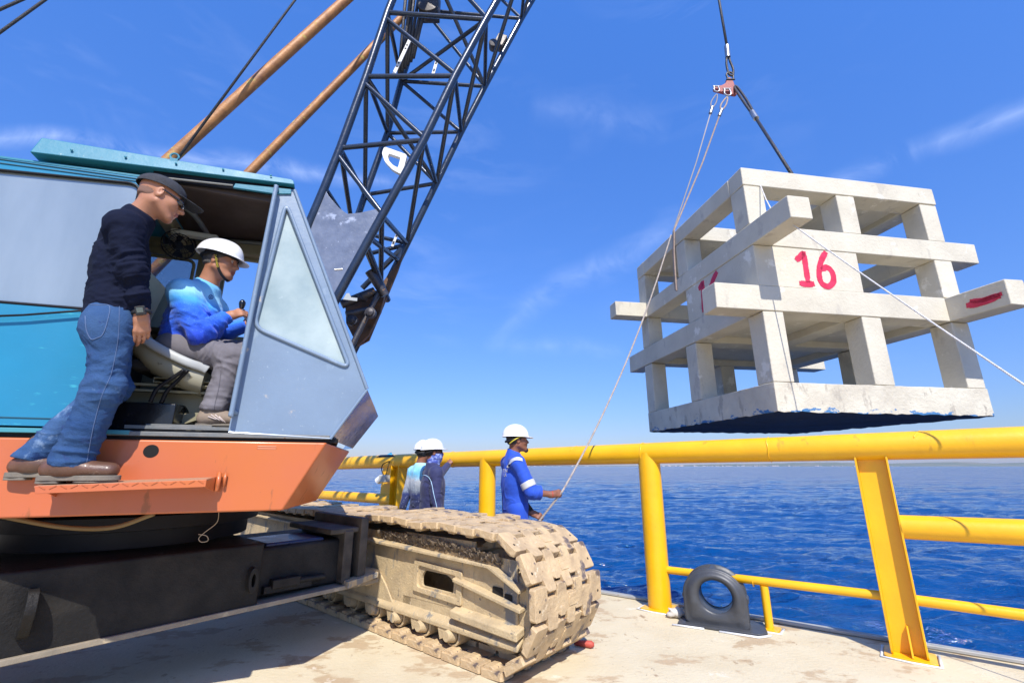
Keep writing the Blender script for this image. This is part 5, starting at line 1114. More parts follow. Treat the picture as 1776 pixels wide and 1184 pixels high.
def relax(V, F, it=2, lam=.5):
    for _ in range(it):
        acc = np.zeros_like(V); c = np.zeros(len(V))
        for a in range(4):
            b = (a+1) % 4; np.add.at(acc, F[:, a], V[F[:, b]]); np.add.at(acc, F[:, b], V[F[:, a]]); np.add.at(c, F[:, a], 1); np.add.at(c, F[:, b], 1)
        V = V*(1-lam)+lam*acc/np.maximum(c, 1)[:, None]
    return V
def folds(V, F, amp, axes, seed=1, scale=14, aniso=.28):
    """cloth folds: ridged noise, stretched across the given directions. axes: list of (point, direction across folds, radius, gain)"""
    n = vnormals(V, F); D = np.zeros(len(V))
    for q, (p, d, rad, g) in enumerate(axes):
        d = unit(d); w = np.exp(-np.sum((V-p)**2, 1)/(rad*rad))*g
        a = unit(np.cross(d, [.31, .77, .2])); b = np.cross(d, a)
        L_ = np.stack([V @ d*scale, V @ a*scale*aniso, V @ b*scale*aniso], 1); wp = vnoise(V*scale*.35, seed+5)*1.6
        L_ = L_+wp[:, None]; x = vnoise(L_, seed+q); x2 = vnoise(L_*2.1, seed+q+9)
        D += w*((1-np.abs(2*x-1))**1.6*.8+(1-np.abs(2*x2-1))**2*.3-.5)
    return V+n*(amp*D)[:, None]
skin = mat('tanned skin', (.43, .2, .115), .5, 0, (.34, .15, .085), 9, bump=.12, bscale=180, spec=.4)
bs_ = nodes(skin)[2]; bs_.inputs['Subsurface Weight'].default_value = .08; bs_.inputs['Subsurface Radius'].default_value = (.02, .008, .004); bs_.inputs['Subsurface Scale'].default_value = .5
skin2 = mat('dark tanned skin', (.25, .105, .06), .45, 0, (.19, .075, .045), 9, bump=.12, bscale=180, spec=.4)
lipm = mat('lips', (.26, .08, .06), .45); eyem = mat('dark eye', (.02, .015, .012), .15, coat=.5); eyew = mat('eye white', (.55, .5, .47), .3); hairm = mat('short black hair', (.012, .01, .01), .6, 0, (.03, .027, .025), 60, bump=.6, bscale=300); grayhair = mat('short greying hair', (.12, .11, .1), .7, 0, (.05, .045, .04), 60, bump=.6, bscale=300)
def frame_from(f, up): f = unit(f); l = unit(np.cross(up, f)); u = np.cross(f, l); return np.array([f, l, u])
def head_sdf(S, c, Rm, sc=1.0, beard=False, smile=True):
    """c: centre of the head between the ears at eye height; rows of Rm = forward, left, up"""
    def W(x, y, z): return np.array(c)+(Rm[0]*x+Rm[1]*y+Rm[2]*z)*sc
    def e(p, r, **kw): S.ell(W(*p), np.array(r)*sc, Rm, **kw)
    def cp_(a, b, ra, rb=None, **kw): S.cap(W(*a), W(*b), ra*sc, (rb if rb is not None else ra)*sc, **kw)
    e((-.012, 0, .03), (.098, .077, .088), k=0); e((.028, 0, -.02), (.066, .066, .085), k=.03); e((.045, 0, -.075), (.045, .04, .042), k=.03)
    cp_((.075, -.012, -.105), (.075, .012, -.105), .016, k=.02)
    for s in (-1, 1):
        cp_((-.002, .058*s, -.055), (.062, .024*s, -.1), .017, .014, k=.025); e((.058, .042*s, -.028), (.026, .022, .024), k=.025)
        cp_((.088, .014*s, .022), (.072, .052*s, .018), .009, .007, k=.014)
        e((.096, .032*s, .0), (.014, .017, .012), k=.012, op='s'); e((.079, .031*s, .001), (.0125, .0135, .0115), k=.003)
        cp_((.0895, .02*s, .011), (.08, .046*s, .008), .0038, .003, k=.004); cp_((.089, .02*s, -.009), (.08, .045*s, -.008), .003, .0025, k=.004)
        e((.102, .0125*s, -.035), (.012, .008, .008), k=.006); e((.103, .009*s, -.0435), (.006, .0038, .004), k=.003, op='s')
        # ear
        Rq = frame_from(Rm[0]*.95+Rm[1]*.35*s-Rm[2]*.12, Rm[2]+Rm[0]*-.15)
        S.ell(W(-.008, .079*s, -.006), np.array((.02, .0075, .033))*sc, Rq, k=.006); S.ell(W(-.003, .088*s, -.002), np.array((.011, .0065, .019))*sc, Rq, k=.004, op='s'); S.ell(W(.006, .08*s, -.008), np.array((.005, .005, .008))*sc, Rq, k=.004)
        cp_((.066, .026*s, -.062), (.079, .034*s, -.038), .008, .006, k=.012)
    cp_((.09, 0, .012), (.112, 0, -.03), .0085, .0115, k=.012); e((.114, 0, -.034), (.011, .0115, .0095), k=.008)
    e((.092, 0, -.054), (.012, .013, .009), k=.012)
    cp_((.094, -.019, -.0655), (.094, .019, -.0655), .0052, .0052, k=.006); e((.1, 0, -.0648), (.006, .014, .005), k=.005)
    cp_((.09, -.016, -.0775), (.09, .016, -.0775), .0062, .0062, k=.007)
    cp_((.104, -.022, -.0712), (.104, .022, -.0712), .0024, .0024, k=.003, op='s')
    return W
def head_mats(V, F, W, Rm, c, sc, base_i=0):
    fc = V[F].mean(1); rel = (fc-np.array(c)) @ Rm.T/sc; mi = np.full(len(F), base_i)
    lips = (rel[:, 0] > .088) & (np.abs(rel[:, 1]) < .024) & (rel[:, 2] < -.0605) & (rel[:, 2] > -.083); mi[lips] = 1
    for s in (-1, 1):
        dd = np.linalg.norm(rel-np.array([.091, .031*s, .001]), axis=1); mi[dd < .0105] = 3; mi[np.linalg.norm(rel-np.array([.0925, .031*s, .001]), axis=1) < .0065] = 2
    brow = (rel[:, 0] > .06) & (np.abs(np.abs(rel[:, 1])-.034) < .019) & (rel[:, 2] > .018) & (rel[:, 2] < .026+.0*rel[:, 1]); mi[brow] = 4
    return mi
def hand_sdf(S, wrist, d, nrm, side, curl=.4, spread=.12, size=1.0, grip=None, thumb=.7):
    """d: direction wrist to knuckles; nrm: back of hand normal; side: +1 thumb on the side of cross(d, nrm)"""
    d = unit(d); nrm = unit(nrm-d*(nrm @ d)); t = np.cross(d, nrm)*side
    w = np.array(wrist, float); z = size
    S.cap(w-d*.02, w+d*.03*z, .024*z, .027*z, k=.02, flat=(t, 1.25)); 
    for q, (x0, x1) in enumerate(((.022, .029), (.008, .01), (-.008, -.009), (-.022, -.026))):
        S.cap(w+d*.018*z+t*x0*.6*z, w+d*(.088-.006*abs(q-1))*z+t*x1*z, .0165*z, .0115*z, k=.012)
        base = w+d*(.09-.005*abs(q-1.2))*z+t*x1*1.06*z; L_ = [(.042, .027, .021), (.046, .03, .022), (.043, .028, .021), (.034, .021, .019)][q]
        ang = curl[q] if hasattr(curl, '__len__') else curl*(1+.12*q); cur = base; a = 0; dirq = unit(d+t*spread*(1.5-q)*.35)
        rad = [.0092, .0092, .0088, .0078][q]*z
        for m, ln in enumerate(L_):
            a += ang*(.8, 1.15, .75)[m]; dd = dirq*math.cos(a)-nrm*math.sin(a); nx_ = cur+dd*ln*z; S.cap(cur, nx_, rad*(1-.07*m), rad*(1-.07*(m+1)), k=.0035 if m else .007); cur = nx_
    b0 = w+d*.022*z+t*.018*z-nrm*.004; b1 = b0+(t*.62*thumb+d*.62-nrm*.3)*.042*z/max(.6, 1); b2 = b1+unit(d*.85+t*.25*thumb-nrm*(.3+.5*(1-thumb)))*.032*z; b3 = b2+unit(d*.95-t*.1-nrm*(.35+.5*(1-thumb)))*.025*z
    S.cap(b0, b1, .0155*z, .0125*z, k=.012); S.cap(b1, b2, .0112*z, .0102*z, k=.005); S.cap(b2, b3, .0102*z, .0085*z, k=.003)
def hat_dome(name, c, Rm, parent, m, r=(.128, .108, .112), peak=.055, rim=.012, thick=.004, ridge=.006, peakdrop=.012, segs=48, base_z=.0):
    """hard hat or cap: dome with all-round rim and a front peak. c = centre of rim plane"""
    V = []; nr = 14
    prof = [math.radians(90*(1-i/nr)) for i in range(nr+1)]
    for i, el in enumerate(prof):
        for k in range(segs):
            a = 2*math.pi*k/segs; ca, sa = math.cos(a), math.sin(a); rr = math.cos(el); zz = math.sin(el)**.92 if el > 0 else 0
            lift = ridge*math.exp(-(sa*rr/.22)**2)*(zz > .3)*min(1, (zz-.3)*4) if zz > .3 else 0
            p = (r[0]*ca*rr*(1.04 if ca < 0 else 1), r[1]*sa*rr, r[2]*zz+lift); V.append(p)
    for j in range(1, 4):
        for k in range(segs):
            a = 2*math.pi*k/segs; ca, sa = math.cos(a), math.sin(a); w = rim*(j/3)+peak*(j/3)*max(0, ca)**1.6
            V.append((r[0]*ca*(1.04 if ca < 0 else 1)+w*ca, (r[1]+w*.75)*sa, -.004*j/3-peakdrop*(j/3)*max(0, ca)**1.5))
    rows = nr+4; F = [[i*segs+k, i*segs+(k+1) % segs, (i+1)*segs+(k+1) % segs, (i+1)*segs+k] for i in range(rows-1) for k in range(segs)]
    Wv = [np.array(c)+Rm[0]*p[0]+Rm[1]*p[1]+Rm[2]*(p[2]+base_z) for p in V]
    o = obj(name, Wv, F, m, parent, smooth=True); so = o.modifiers.new('shell', 'SOLIDIFY'); so.thickness = thick; so.offset = 1
    return o
def cloth(name, S, h, m, parent, amp, axes, seed=1, scale=14, it=1, cut=(), aniso=.28):
    V, F = S.mesh(h, extra_cut=cut); V = relax(V, F, it); V = folds(V, F, amp, axes, seed, scale, aniso); return obj(name, V, F, m, parent, smooth=True)
def finish_body(root, S, h, heads, skinm, extra=None):
    V, F = S.mesh(h); V = relax(V, F, 1, .35); c, Rm, sc, W = heads; mi = head_mats(V, F, W, Rm, c, sc)
    if extra is not None: mi = extra(V[F].mean(1), mi)
    return obj('body', V, F, None, root, smooth=True, mats=[skinm, lipm, eyem, eyew, hairm, grayhair], mi=mi)
def band(name, pts, w, th, nrm_f, m, parent, closed=False):
    """flat strip following points, nrm_f(p) outward normal"""
    mb = MB(); n = len(pts); V = []
    for i, p in enumerate(pts):
        t = unit(pts[(i+1) % n]-pts[i-1]) if closed else unit(pts[min(i+1, n-1)]-pts[max(i-1, 0)]); nn_ = unit(nrm_f(p)); s = unit(np.cross(t, nn_))
        V += [p-s*w/2, p+s*w/2, p+s*w/2+nn_*th, p-s*w/2+nn_*th]
    F = [[4*i+a, 4*i+(a+1) % 4, 4*((i+1) % n)+(a+1) % 4, 4*((i+1) % n)+a] for i in range(n if closed else n-1) for a in range(4)]
    if not closed: F += [[0, 1, 2, 3], [4*n-1, 4*n-2, 4*n-3, 4*n-4]]
    mb.add(V, F); return mb.build(name, m, parent, smooth='auto')
def torso_parts(S, pel, chs, nk, l, f, w=1.0, off=0., belly=0.):
    u = unit(nk-pel); Rm = frame_from(f, u)
    S.ell(pel+u*.02, (.105*w+off, .155*w+off, .13+off), Rm, k=.05); S.ell(lerp(pel, chs, .5)+f*belly, (.11*w+off+belly, .145*w+off, .17), Rm, k=.06)
    S.ell(chs-u*.02, (.118*w+off, .165*w+off, .19), Rm, k=.06)
def vmat(name, build):
    m = bpy.data.materials.new(name); m.use_nodes = True; return m
from mathutils.bvhtree import BVHTree
def bvh_of(o):
    off = origin_of(o); me = o.data; V = [Vector(np.array(v.co)+off) for v in me.vertices]; return BVHTree.FromPolygons(V, [tuple(p.vertices) for p in me.polygons])
def drape(bv, pxs, lift=.002, n=8, smooth=True):
    q = [np.array([a, b, 0.]) for a, b in pxs]; q = smoothpath(q, n) if smooth else q; out = []
    for p in q:
        d = unit(ray(p[0], p[1])); h = bv.ray_cast(Vector(CAM), Vector(d))
        if h[0] is not None: out.append(np.array(h[0])+np.array(h[1])*lift*(1 if Vector(d).dot(h[1]) < 0 else -1))
    return out
def ztex(name, stops, rough=.8, bump=.25, bscale=120, pattern=None, axis=2, zr=(0, 1), dist=.12, nscale=6):
    """cloth whose colours change along one object axis"""
    m = mat(name, stops[0][1], rough, 0, bump=bump, bscale=bscale, sheen=.15); t, l, b = nodes(m); tc = [n for n in t.nodes if n.type == 'TEX_COORD'][0]
    sx = t.nodes.new('ShaderNodeSeparateXYZ'); l(tc.outputs['Object'], sx.inputs[0]); n = t.nodes.new('ShaderNodeTexNoise'); n.inputs['Scale'].default_value = nscale; n.inputs['Detail'].default_value = 8; l(tc.outputs['Object'], n.inputs['Vector'])
    ma = t.nodes.new('ShaderNodeMath'); ma.operation = 'MULTIPLY_ADD'; ma.inputs[1].default_value = dist*2; l(n.outputs[0], ma.inputs[0]); l(sx.outputs[axis], ma.inputs[2])
    mr = t.nodes.new('ShaderNodeMapRange'); mr.inputs['From Min'].default_value = zr[0]+dist; mr.inputs['From Max'].default_value = zr[1]+dist; l(ma.outputs[0], mr.inputs['Value'])
    rp_ = t.nodes.new('ShaderNodeValToRGB'); cr = rp_.color_ramp; cr.elements[0].position = stops[0][0]; cr.elements[0].color = (*stops[0][1], 1); cr.elements[1].position = stops[-1][0]; cr.elements[1].color = (*stops[-1][1], 1)
    for p, c in stops[1:-1]: e = cr.elements.new(p); e.color = (*c, 1)
    l(mr.outputs[0], rp_.inputs[0]); src = rp_.outputs[0]
    if pattern:
        v = t.nodes.new('ShaderNodeTexVoronoi'); v.inputs['Scale'].default_value = pattern[1]; l(tc.outputs['Object'], v.inputs['Vector']); rr = ramp(t, (1, 1, 1), (0, 0, 0), pattern[2], pattern[2]+.05); l(v.outputs['Distance'], rr.inputs[0])
        mx = t.nodes.new('ShaderNodeMixRGB'); l(rr.outputs[0], mx.inputs[0]); l(src, mx.inputs[1]); mx.inputs[2].default_value = (*pattern[0], 1); src = mx.outputs[0]
    l(src, b.inputs['Base Color']); return m
def boot(name, ankle, f, zg, L_, m, parent, solem=None, sole_h=.028, fat=1.0, shaft=.07, toe_up=0., heel_back=.075):
    f = unit([f[0], f[1], 0]); l = np.cross(UP, f); A = np.array([ankle[0], ankle[1], zg+sole_h]); S = SDF(); hb = A-f*heel_back; tp = hb+f*L_
    S.cap(hb+f*.04+UP*.035, hb+f*.12+UP*.045, .04*fat, .042*fat, k=.03); S.cap(hb+f*.1+UP*.04, tp-f*.05+UP*.028, .04*fat, .034*fat, k=.04, flat=(l, 1.25))
    S.cap(A+UP*.05-f*.005, np.array(ankle)+UP*shaft, .046*fat, .05*fat, k=.04)
    o = cloth(name, S, .006, m, parent, .0025, [(A+f*.05+UP*.05, f, .08, 1)], 3, 50, cut=[(A, -UP)], it=2)
    if solem:
        w = .047*fat; pts = [hb+l*w*.55, hb+f*.03+l*w*.8, hb+f*L_*.45+l*w*.8, hb+f*L_*.72+l*w*1.12, hb+f*L_*.93+l*w*.75, tp+l*0.012]; pts2 = [hb-l*w*.55, hb+f*.03-l*w*.8, hb+f*L_*.45-l*w*.8, hb+f*L_*.72-l*w*1.12, hb+f*L_*.93-l*w*.75, tp-l*.012]
        loop = roundpoly([p+UP*(.004) for p in pts]+[p+UP*.004 for p in pts2[::-1]], .03, 3); mb = MB(); mb.prism([np.array([p[0], p[1], zg+sole_h*.42]) for p in loop], UP*sole_h*.72)
        hl = roundpoly([hb+l*w*.6, hb+f*L_*.3+l*w*.8, hb+f*L_*.3-l*w*.8, hb-l*w*.6], .02, 3); mb.prism([np.array([p[0], p[1], zg+.001]) for p in hl], UP*sole_h*.45)
        fl_ = roundpoly([hb+f*L_*.45+l*w*.7, hb+f*L_*.72+l*w, hb+f*L_*.97+l*w*.4, hb+f*L_*.97-l*w*.4, hb+f*L_*.72-l*w, hb+f*L_*.45-l*w*.7], .02, 3); mb.prism([np.array([p[0], p[1], zg+.004]) for p in fl_], UP*sole_h*.45)
        mb.build('sole', solem, o, bevel=.003)
    return o
def hair_mesh(W, Rm, c, sc, m, parent, zcut=-.035, xcut=.035, th=.004, name='hair'):
    S = SDF(); S.ell(W(-.012, 0, .03), np.array((.098+th, .077+th, .088+th))*sc, Rm, k=0); S.ell(W(-.035, 0, -.02), np.array((.07, .062, .05))*sc, Rm, k=.02)
    V, F = S.mesh(.006, extra_cut=[(W(0, 0, zcut), -(Rm[2]*.9+Rm[0]*.15)), (W(xcut, 0, 0), Rm[0]-Rm[2]*.55)]); V = V+vnormals(V, F)*(.002*(vnoise(V*260, 2)-.5))[:, None]
    return obj(name, V, F, m, parent, smooth=True)
def sleeve_band(name, a, b, ra, rb, t0, t1, m, parent, off=.006):
    S = SDF(); a, b = np.array(a), np.array(b); d = unit(b-a); S.cap(a, b, ra+off, rb+off, k=0, cut=[(lerp(a, b, t1), d), (lerp(a, b, t0), -d)]); V, F = S.mesh(.006); return obj(name, V, F, m, parent, smooth='auto')
def chk(n, a, b): print('LEN', n, round(float(np.linalg.norm(np.array(a)-np.array(b))), 3))
refl = mat('silver reflective tape', (.62, .63, .64), .35, .2, bump=.05); blk = mat('black webbing', (.012, .012, .013), .6)
leather = mat('brown oiled leather', (.13, .06, .035), .42, 0, (.085, .042, .027), 10, spots=[((.2, .13, .09), 16, .66)], bump=.25, bscale=90, coat=.15); rubsole = mat('grey rubber sole', (.12, .105, .085), .8, 0, (.2, .17, .13), 12, bump=.3)
# ------------------------------------------------------------ bystander in navy on the step
def bystander():
    f = unit(CF*.93+CN*.36); l = np.cross(UP, f)
    Rs = cpl(217, 393, -.28); Ls = Rs+l*.35+UP*.0; Re = cpl(230, 472, -.28); Rw = cpl(245, 541, -.23)
    Rh = cpl(197, 562, -.2); Lh = Rh+l*.19; pel = .5*(Rh+Lh)+UP*.06; mid = .5*(Rs+Ls); chs = lerp(mid, pel, .26)+f*.005; hc = cpl(280, 343, -.17); nk = lerp(mid, hc, .52)-f*.015
    Rk = cpl(181, 674, -.19); Ra = cpl(126, 797, -.13); Lk = cpl(196, 672, .0); La = cpl(66, 789, -.02)
    for n_, a, b in (('thighR', Rh, Rk), ('shankR', Rk, Ra), ('thighL', Lh, Lk), ('shankL', Lk, La), ('uarm', Rs, Re), ('farm', Re, Rw), ('torso', pel, mid)): chk(n_, a, b)
    hf = unit(CF*.9+CN*.28-UP*.22); Rm = frame_from(hf, UP+hf*.05); chk('neck', mid, hc)
    base = cpl(150, 842, -.13); root = empty('person', base, 'person in black cap, sunglasses and navy long sleeve shirt leaning on the orange crane step', 'person')
    S = SDF(); W = head_sdf(S, hc, Rm, 1.04)
    S.cap(W(-.03, 0, -.05), nk, .056, .06, k=.03); S.cap(nk, mid, .055, .07, k=.03); S.cap(mid, chs, .08, .1, k=.05); S.cap(chs, pel, .1, .11, k=.05)
    S.cap(Rs, Re, .045, .04, k=.03); S.cap(Re, Rw, .038, .027, k=.02); S.cap(Ls, Ls-UP*.28+f*.08, .045, .04, k=.03); Le = Ls-UP*.28+f*.06; Lw = Le-UP*.2-f*.03+l*.06; S.cap(Le, Lw, .036, .026, k=.02)
    for a, b, c2 in ((Rh, Rk, Ra), (Lh, Lk, La)): S.cap(a, b, .075, .052, k=.03); S.cap(b, c2, .05, .036, k=.02)
    hd = unit(cpl(247, 580, -.2)-Rw); hand_sdf(S, Rw+hd*.015, hd, -CN*.75+CF*.45, 1, curl=.42, spread=.1, size=1.02, thumb=.3)
    hand_sdf(S, Lw, -UP, l, 1, curl=.5)
    finish_body(root, S, .0052, (hc, Rm, 1.0, W), skin)
    navy = mat('navy cotton', (.004, .006, .018), .9, 0, (.006, .009, .025), 6, bump=.25, bscale=160, spec=.15)
    nd = unit(nk-mid); T_ = SDF(); torso_parts(T_, pel+UP*.03, chs, nk, l, f, .95, .01); T_.cap(lerp(Rs, Ls, .06), lerp(Rs, Ls, .94), .062, .062, k=.06); T_.cap(mid, nk, .09, .066, k=.06, cut=[(nk+f*.01, unit(nd+f*.25))]); T_.cap(Rs, nk-nd*.03, .064, .056, k=.07, cut=[(nk, nd)]); T_.cap(Ls, nk-nd*.02, .058, .05, k=.06, cut=[(nk, nd)])
    T_.cap(pel+UP*.1, pel+UP*.0, .12, .128, k=.05, flat=(l, 1.28))
    T_.cap(Rs, Re, .06, .052, k=.07); dR = unit(Rw-Re); T_.cap(Re, Rw, .052, .04, k=.02, cut=[(Rw-dR*.005, dR)]); T_.cap(Ls, Le, .062, .05, k=.035); T_.cap(Le, Lw, .05, .04, k=.02, cut=[(Lw, unit(Lw-Le))])
    ar = unit(Re-Rs)
    sh = cloth('shirt', T_, .0065, navy, root, .02, [(Re, dR, .14, 1.5), (lerp(Re, Rw, .8), dR, .12, 1.5), (Rs-UP*.05, unit(l+UP), .12, .8), (pel+UP*.13, UP+f*.2, .2, 1.2), (chs-f*.1, unit(UP*.6+f), .2, .9), (lerp(Rs, Re, .5), ar+f*.4, .1, .8)], 4, 26, cut=[(pel-UP*.045, -UP)], aniso=.3)
    denim = mat('washed blue denim', (.02, .055, .15), .9, 0, (.055, .115, .235), 4.5, vp=(.3, .72), spots=[((.17, .25, .38), 3.2, .6), ((.01, .028, .095), 6, .6), ((.03, .06, .16), 16, .6)], spec=.15, bump=.6, bscale=160)
    P_ = SDF(); u = unit(nk-pel); P_.ell(pel-UP*.0-f*.015, (.112, .158, .15), frame_from(f, u), k=.05)
    P_.ell(Rh-f*.04-UP*.02, (.092, .08, .11), frame_from(f, UP), k=.04)
    for a, b, c2, cutn in ((Rh, Rk, Ra, .01), (Lh, Lk, La, .02)):
        P_.cap(a, b, .092, .07, k=.06); dd = unit(c2-b); P_.cap(b, c2+dd*.03, .069, .073, k=.04, flat=(f, 1.15), cut=[(c2+dd*.03, unit(dd*.6-UP*.8))])
    jn = cloth('jeans', P_, .0065, denim, root, .015, [(Rk, unit(Rk-Rh), .13, 1.5), (Ra+UP*.05, UP, .15, 1.4), (Lk, unit(La-Lk), .15, 1.3), (La+UP*.05, UP, .13, 1.3), (Rh+f*.06, unit(UP+f*.5), .12, 1.1), (lerp(Rk, Ra, .5), unit(Ra-Rk), .16, .7), (Rh-UP*.13-f*.06, unit(UP+f*.6), .12, 1.2), (lerp(Rh, Rk, .6), unit(UP-f*.5), .12, .9)], 7, 26, cut=[(pel+UP*.1, UP)], aniso=.28)
    bv = bvh_of(jn); st = mat('pale seam stitching', (.09, .14, .26), .9)
    for pts in (((207, 527), (206, 570), (202, 605), (192, 650), (177, 685), (163, 735), (154, 780), (150, 803)),):
        q = drape(bv, pts, .001); mb = MB(); mb.tube(q, .0017, 5); mb.build('outseam', st, jn, smooth=True)
    q = drape(bv, ((152, 528), (170, 529), (190, 531), (186, 558), (178, 580), (168, 586), (158, 588), (150, 572), (148, 548)), .001, 4); mb = MB(); mb.tube(q, .0022, 5); mb.build('back_pocket', st, jn, smooth=True)
    q = drape(bv, ((84, 811), (105, 815), (130, 815), (150, 808), (168, 800)), .001, 4); mb = MB(); mb.tube(q, .003, 5); mb.build('hem', st, jn, smooth=True)
    zs_ = 1.268
    boot('boot', Ra-f*.0, unit(CF*1-CN*.05), zs_, .325, leather, root, rubsole, .034, 1.12, .05, heel_back=.115)
    boot('boot', La+CF*.0, unit(CF*1-CN*.02), zs_+.015, .31, leather, root, rubsole, .034, 1.1, .05, heel_back=.1)
    hair_mesh(W, Rm, hc, 1, mat('cropped hair', (.19, .1, .07), .8, bump=.3, bscale=300), root, -.05, .04, .0014)
    capm = mat('dark grey cap cloth', (.02, .021, .026), .85, 0, (.032, .034, .042), 40, bump=.5, bscale=180)
    cR = frame_from(unit(hf*1+Rm[2]*.05), Rm[2]); cpc = W(-.012, 0, .036)
    hat_dome('cap', cpc, cR, root, capm, r=(.116, .096, .082), peak=.0, rim=.0, thick=.003, ridge=0)
    mb = MB(); rows = []
    for i in range(7):
        u_ = i/6; row = []
        for k_ in range(15):
            a = R(-46+92*k_/14); x = .116*math.cos(a)*1.0+.1*u_*max(0, math.cos(a*.9))**.5; y = .097*math.sin(a)*(1-.12*u_); z = -.002-.012*u_**1.2-.014*u_*(abs(math.sin(a)))**2
            row.append(cpc+cR[0]*x+cR[1]*y+cR[2]*z)
        rows.append(row)
    mb.add([p for r in rows for p in r], [[i*15+j, i*15+j+1, (i+1)*15+j+1, (i+1)*15+j] for i in range(6) for j in range(14)]); br = mb.build('cap_brim', capm, root, smooth=True); so = br.modifiers.new('s', 'SOLIDIFY'); so.thickness = .004
    G = SDF()
    for s in (-1, 1): G.ell(W(.102, .031*s, -.003), (.011, .028, .021), frame_from(unit(Rm[0]+Rm[1]*.22*s), Rm[2]), k=.004); G.ell(W(.088, .05*s, -.002), (.02, .008, .017), Rm, k=.004); G.cap(W(.094, .055*s, .004), W(.0, .086*s, .01), .0062, .004, k=.003)
    G.cap(W(.106, -.01, .002), W(.106, .01, .002), .004, k=.003); V, F = G.mesh(.0028); obj('sunglasses', V, F, MT['glassblack'], root, smooth=True)
    wd = dR; wp = Rw+wd*.004; mb = MB(); fx = unit(np.cross(wd, CN)); pts = [wp+(CN*math.cos(a)*.033+np.cross(wd, CN)*math.sin(a)*.037) for a in np.linspace(0, 2*math.pi, 24, endpoint=False)]
    mb.tube(pts, .0105, 8, closed=True, flat=(wd, 1)); w_ = mb.build('wrist_watch', blk, root, smooth=True)
    mb = MB(); cc = wp-CN*.04+CF*.008; ax0 = unit(wd); ax1 = unit(np.cross(ax0, CN)); mb.box(cc, (ax0, ax1, np.cross(ax0, ax1)), (.024, .022, .008)); wc = mb.build('watch_case', blk, w_, bevel=.004)
    mb = MB(); mb.box(cc-CN*.009, (ax0, ax1, np.cross(ax0, ax1)), (.013, .014, .0015)); mb.build('watch_face', mat('watch display', (.09, .11, .1), .2), w_, bevel=.001)
    q = []; 
    for k_ in range(20): a = 2*math.pi*k_/20; q.append(nk-nd*.004+f*.008+(f*math.cos(a)*.067+l*math.sin(a)*.066)-UP*.03*math.cos(a))
    mb = MB(); mb.tube(q, .006, 8, closed=True); mb.build('collar', navy, sh, smooth=True)
bystander()
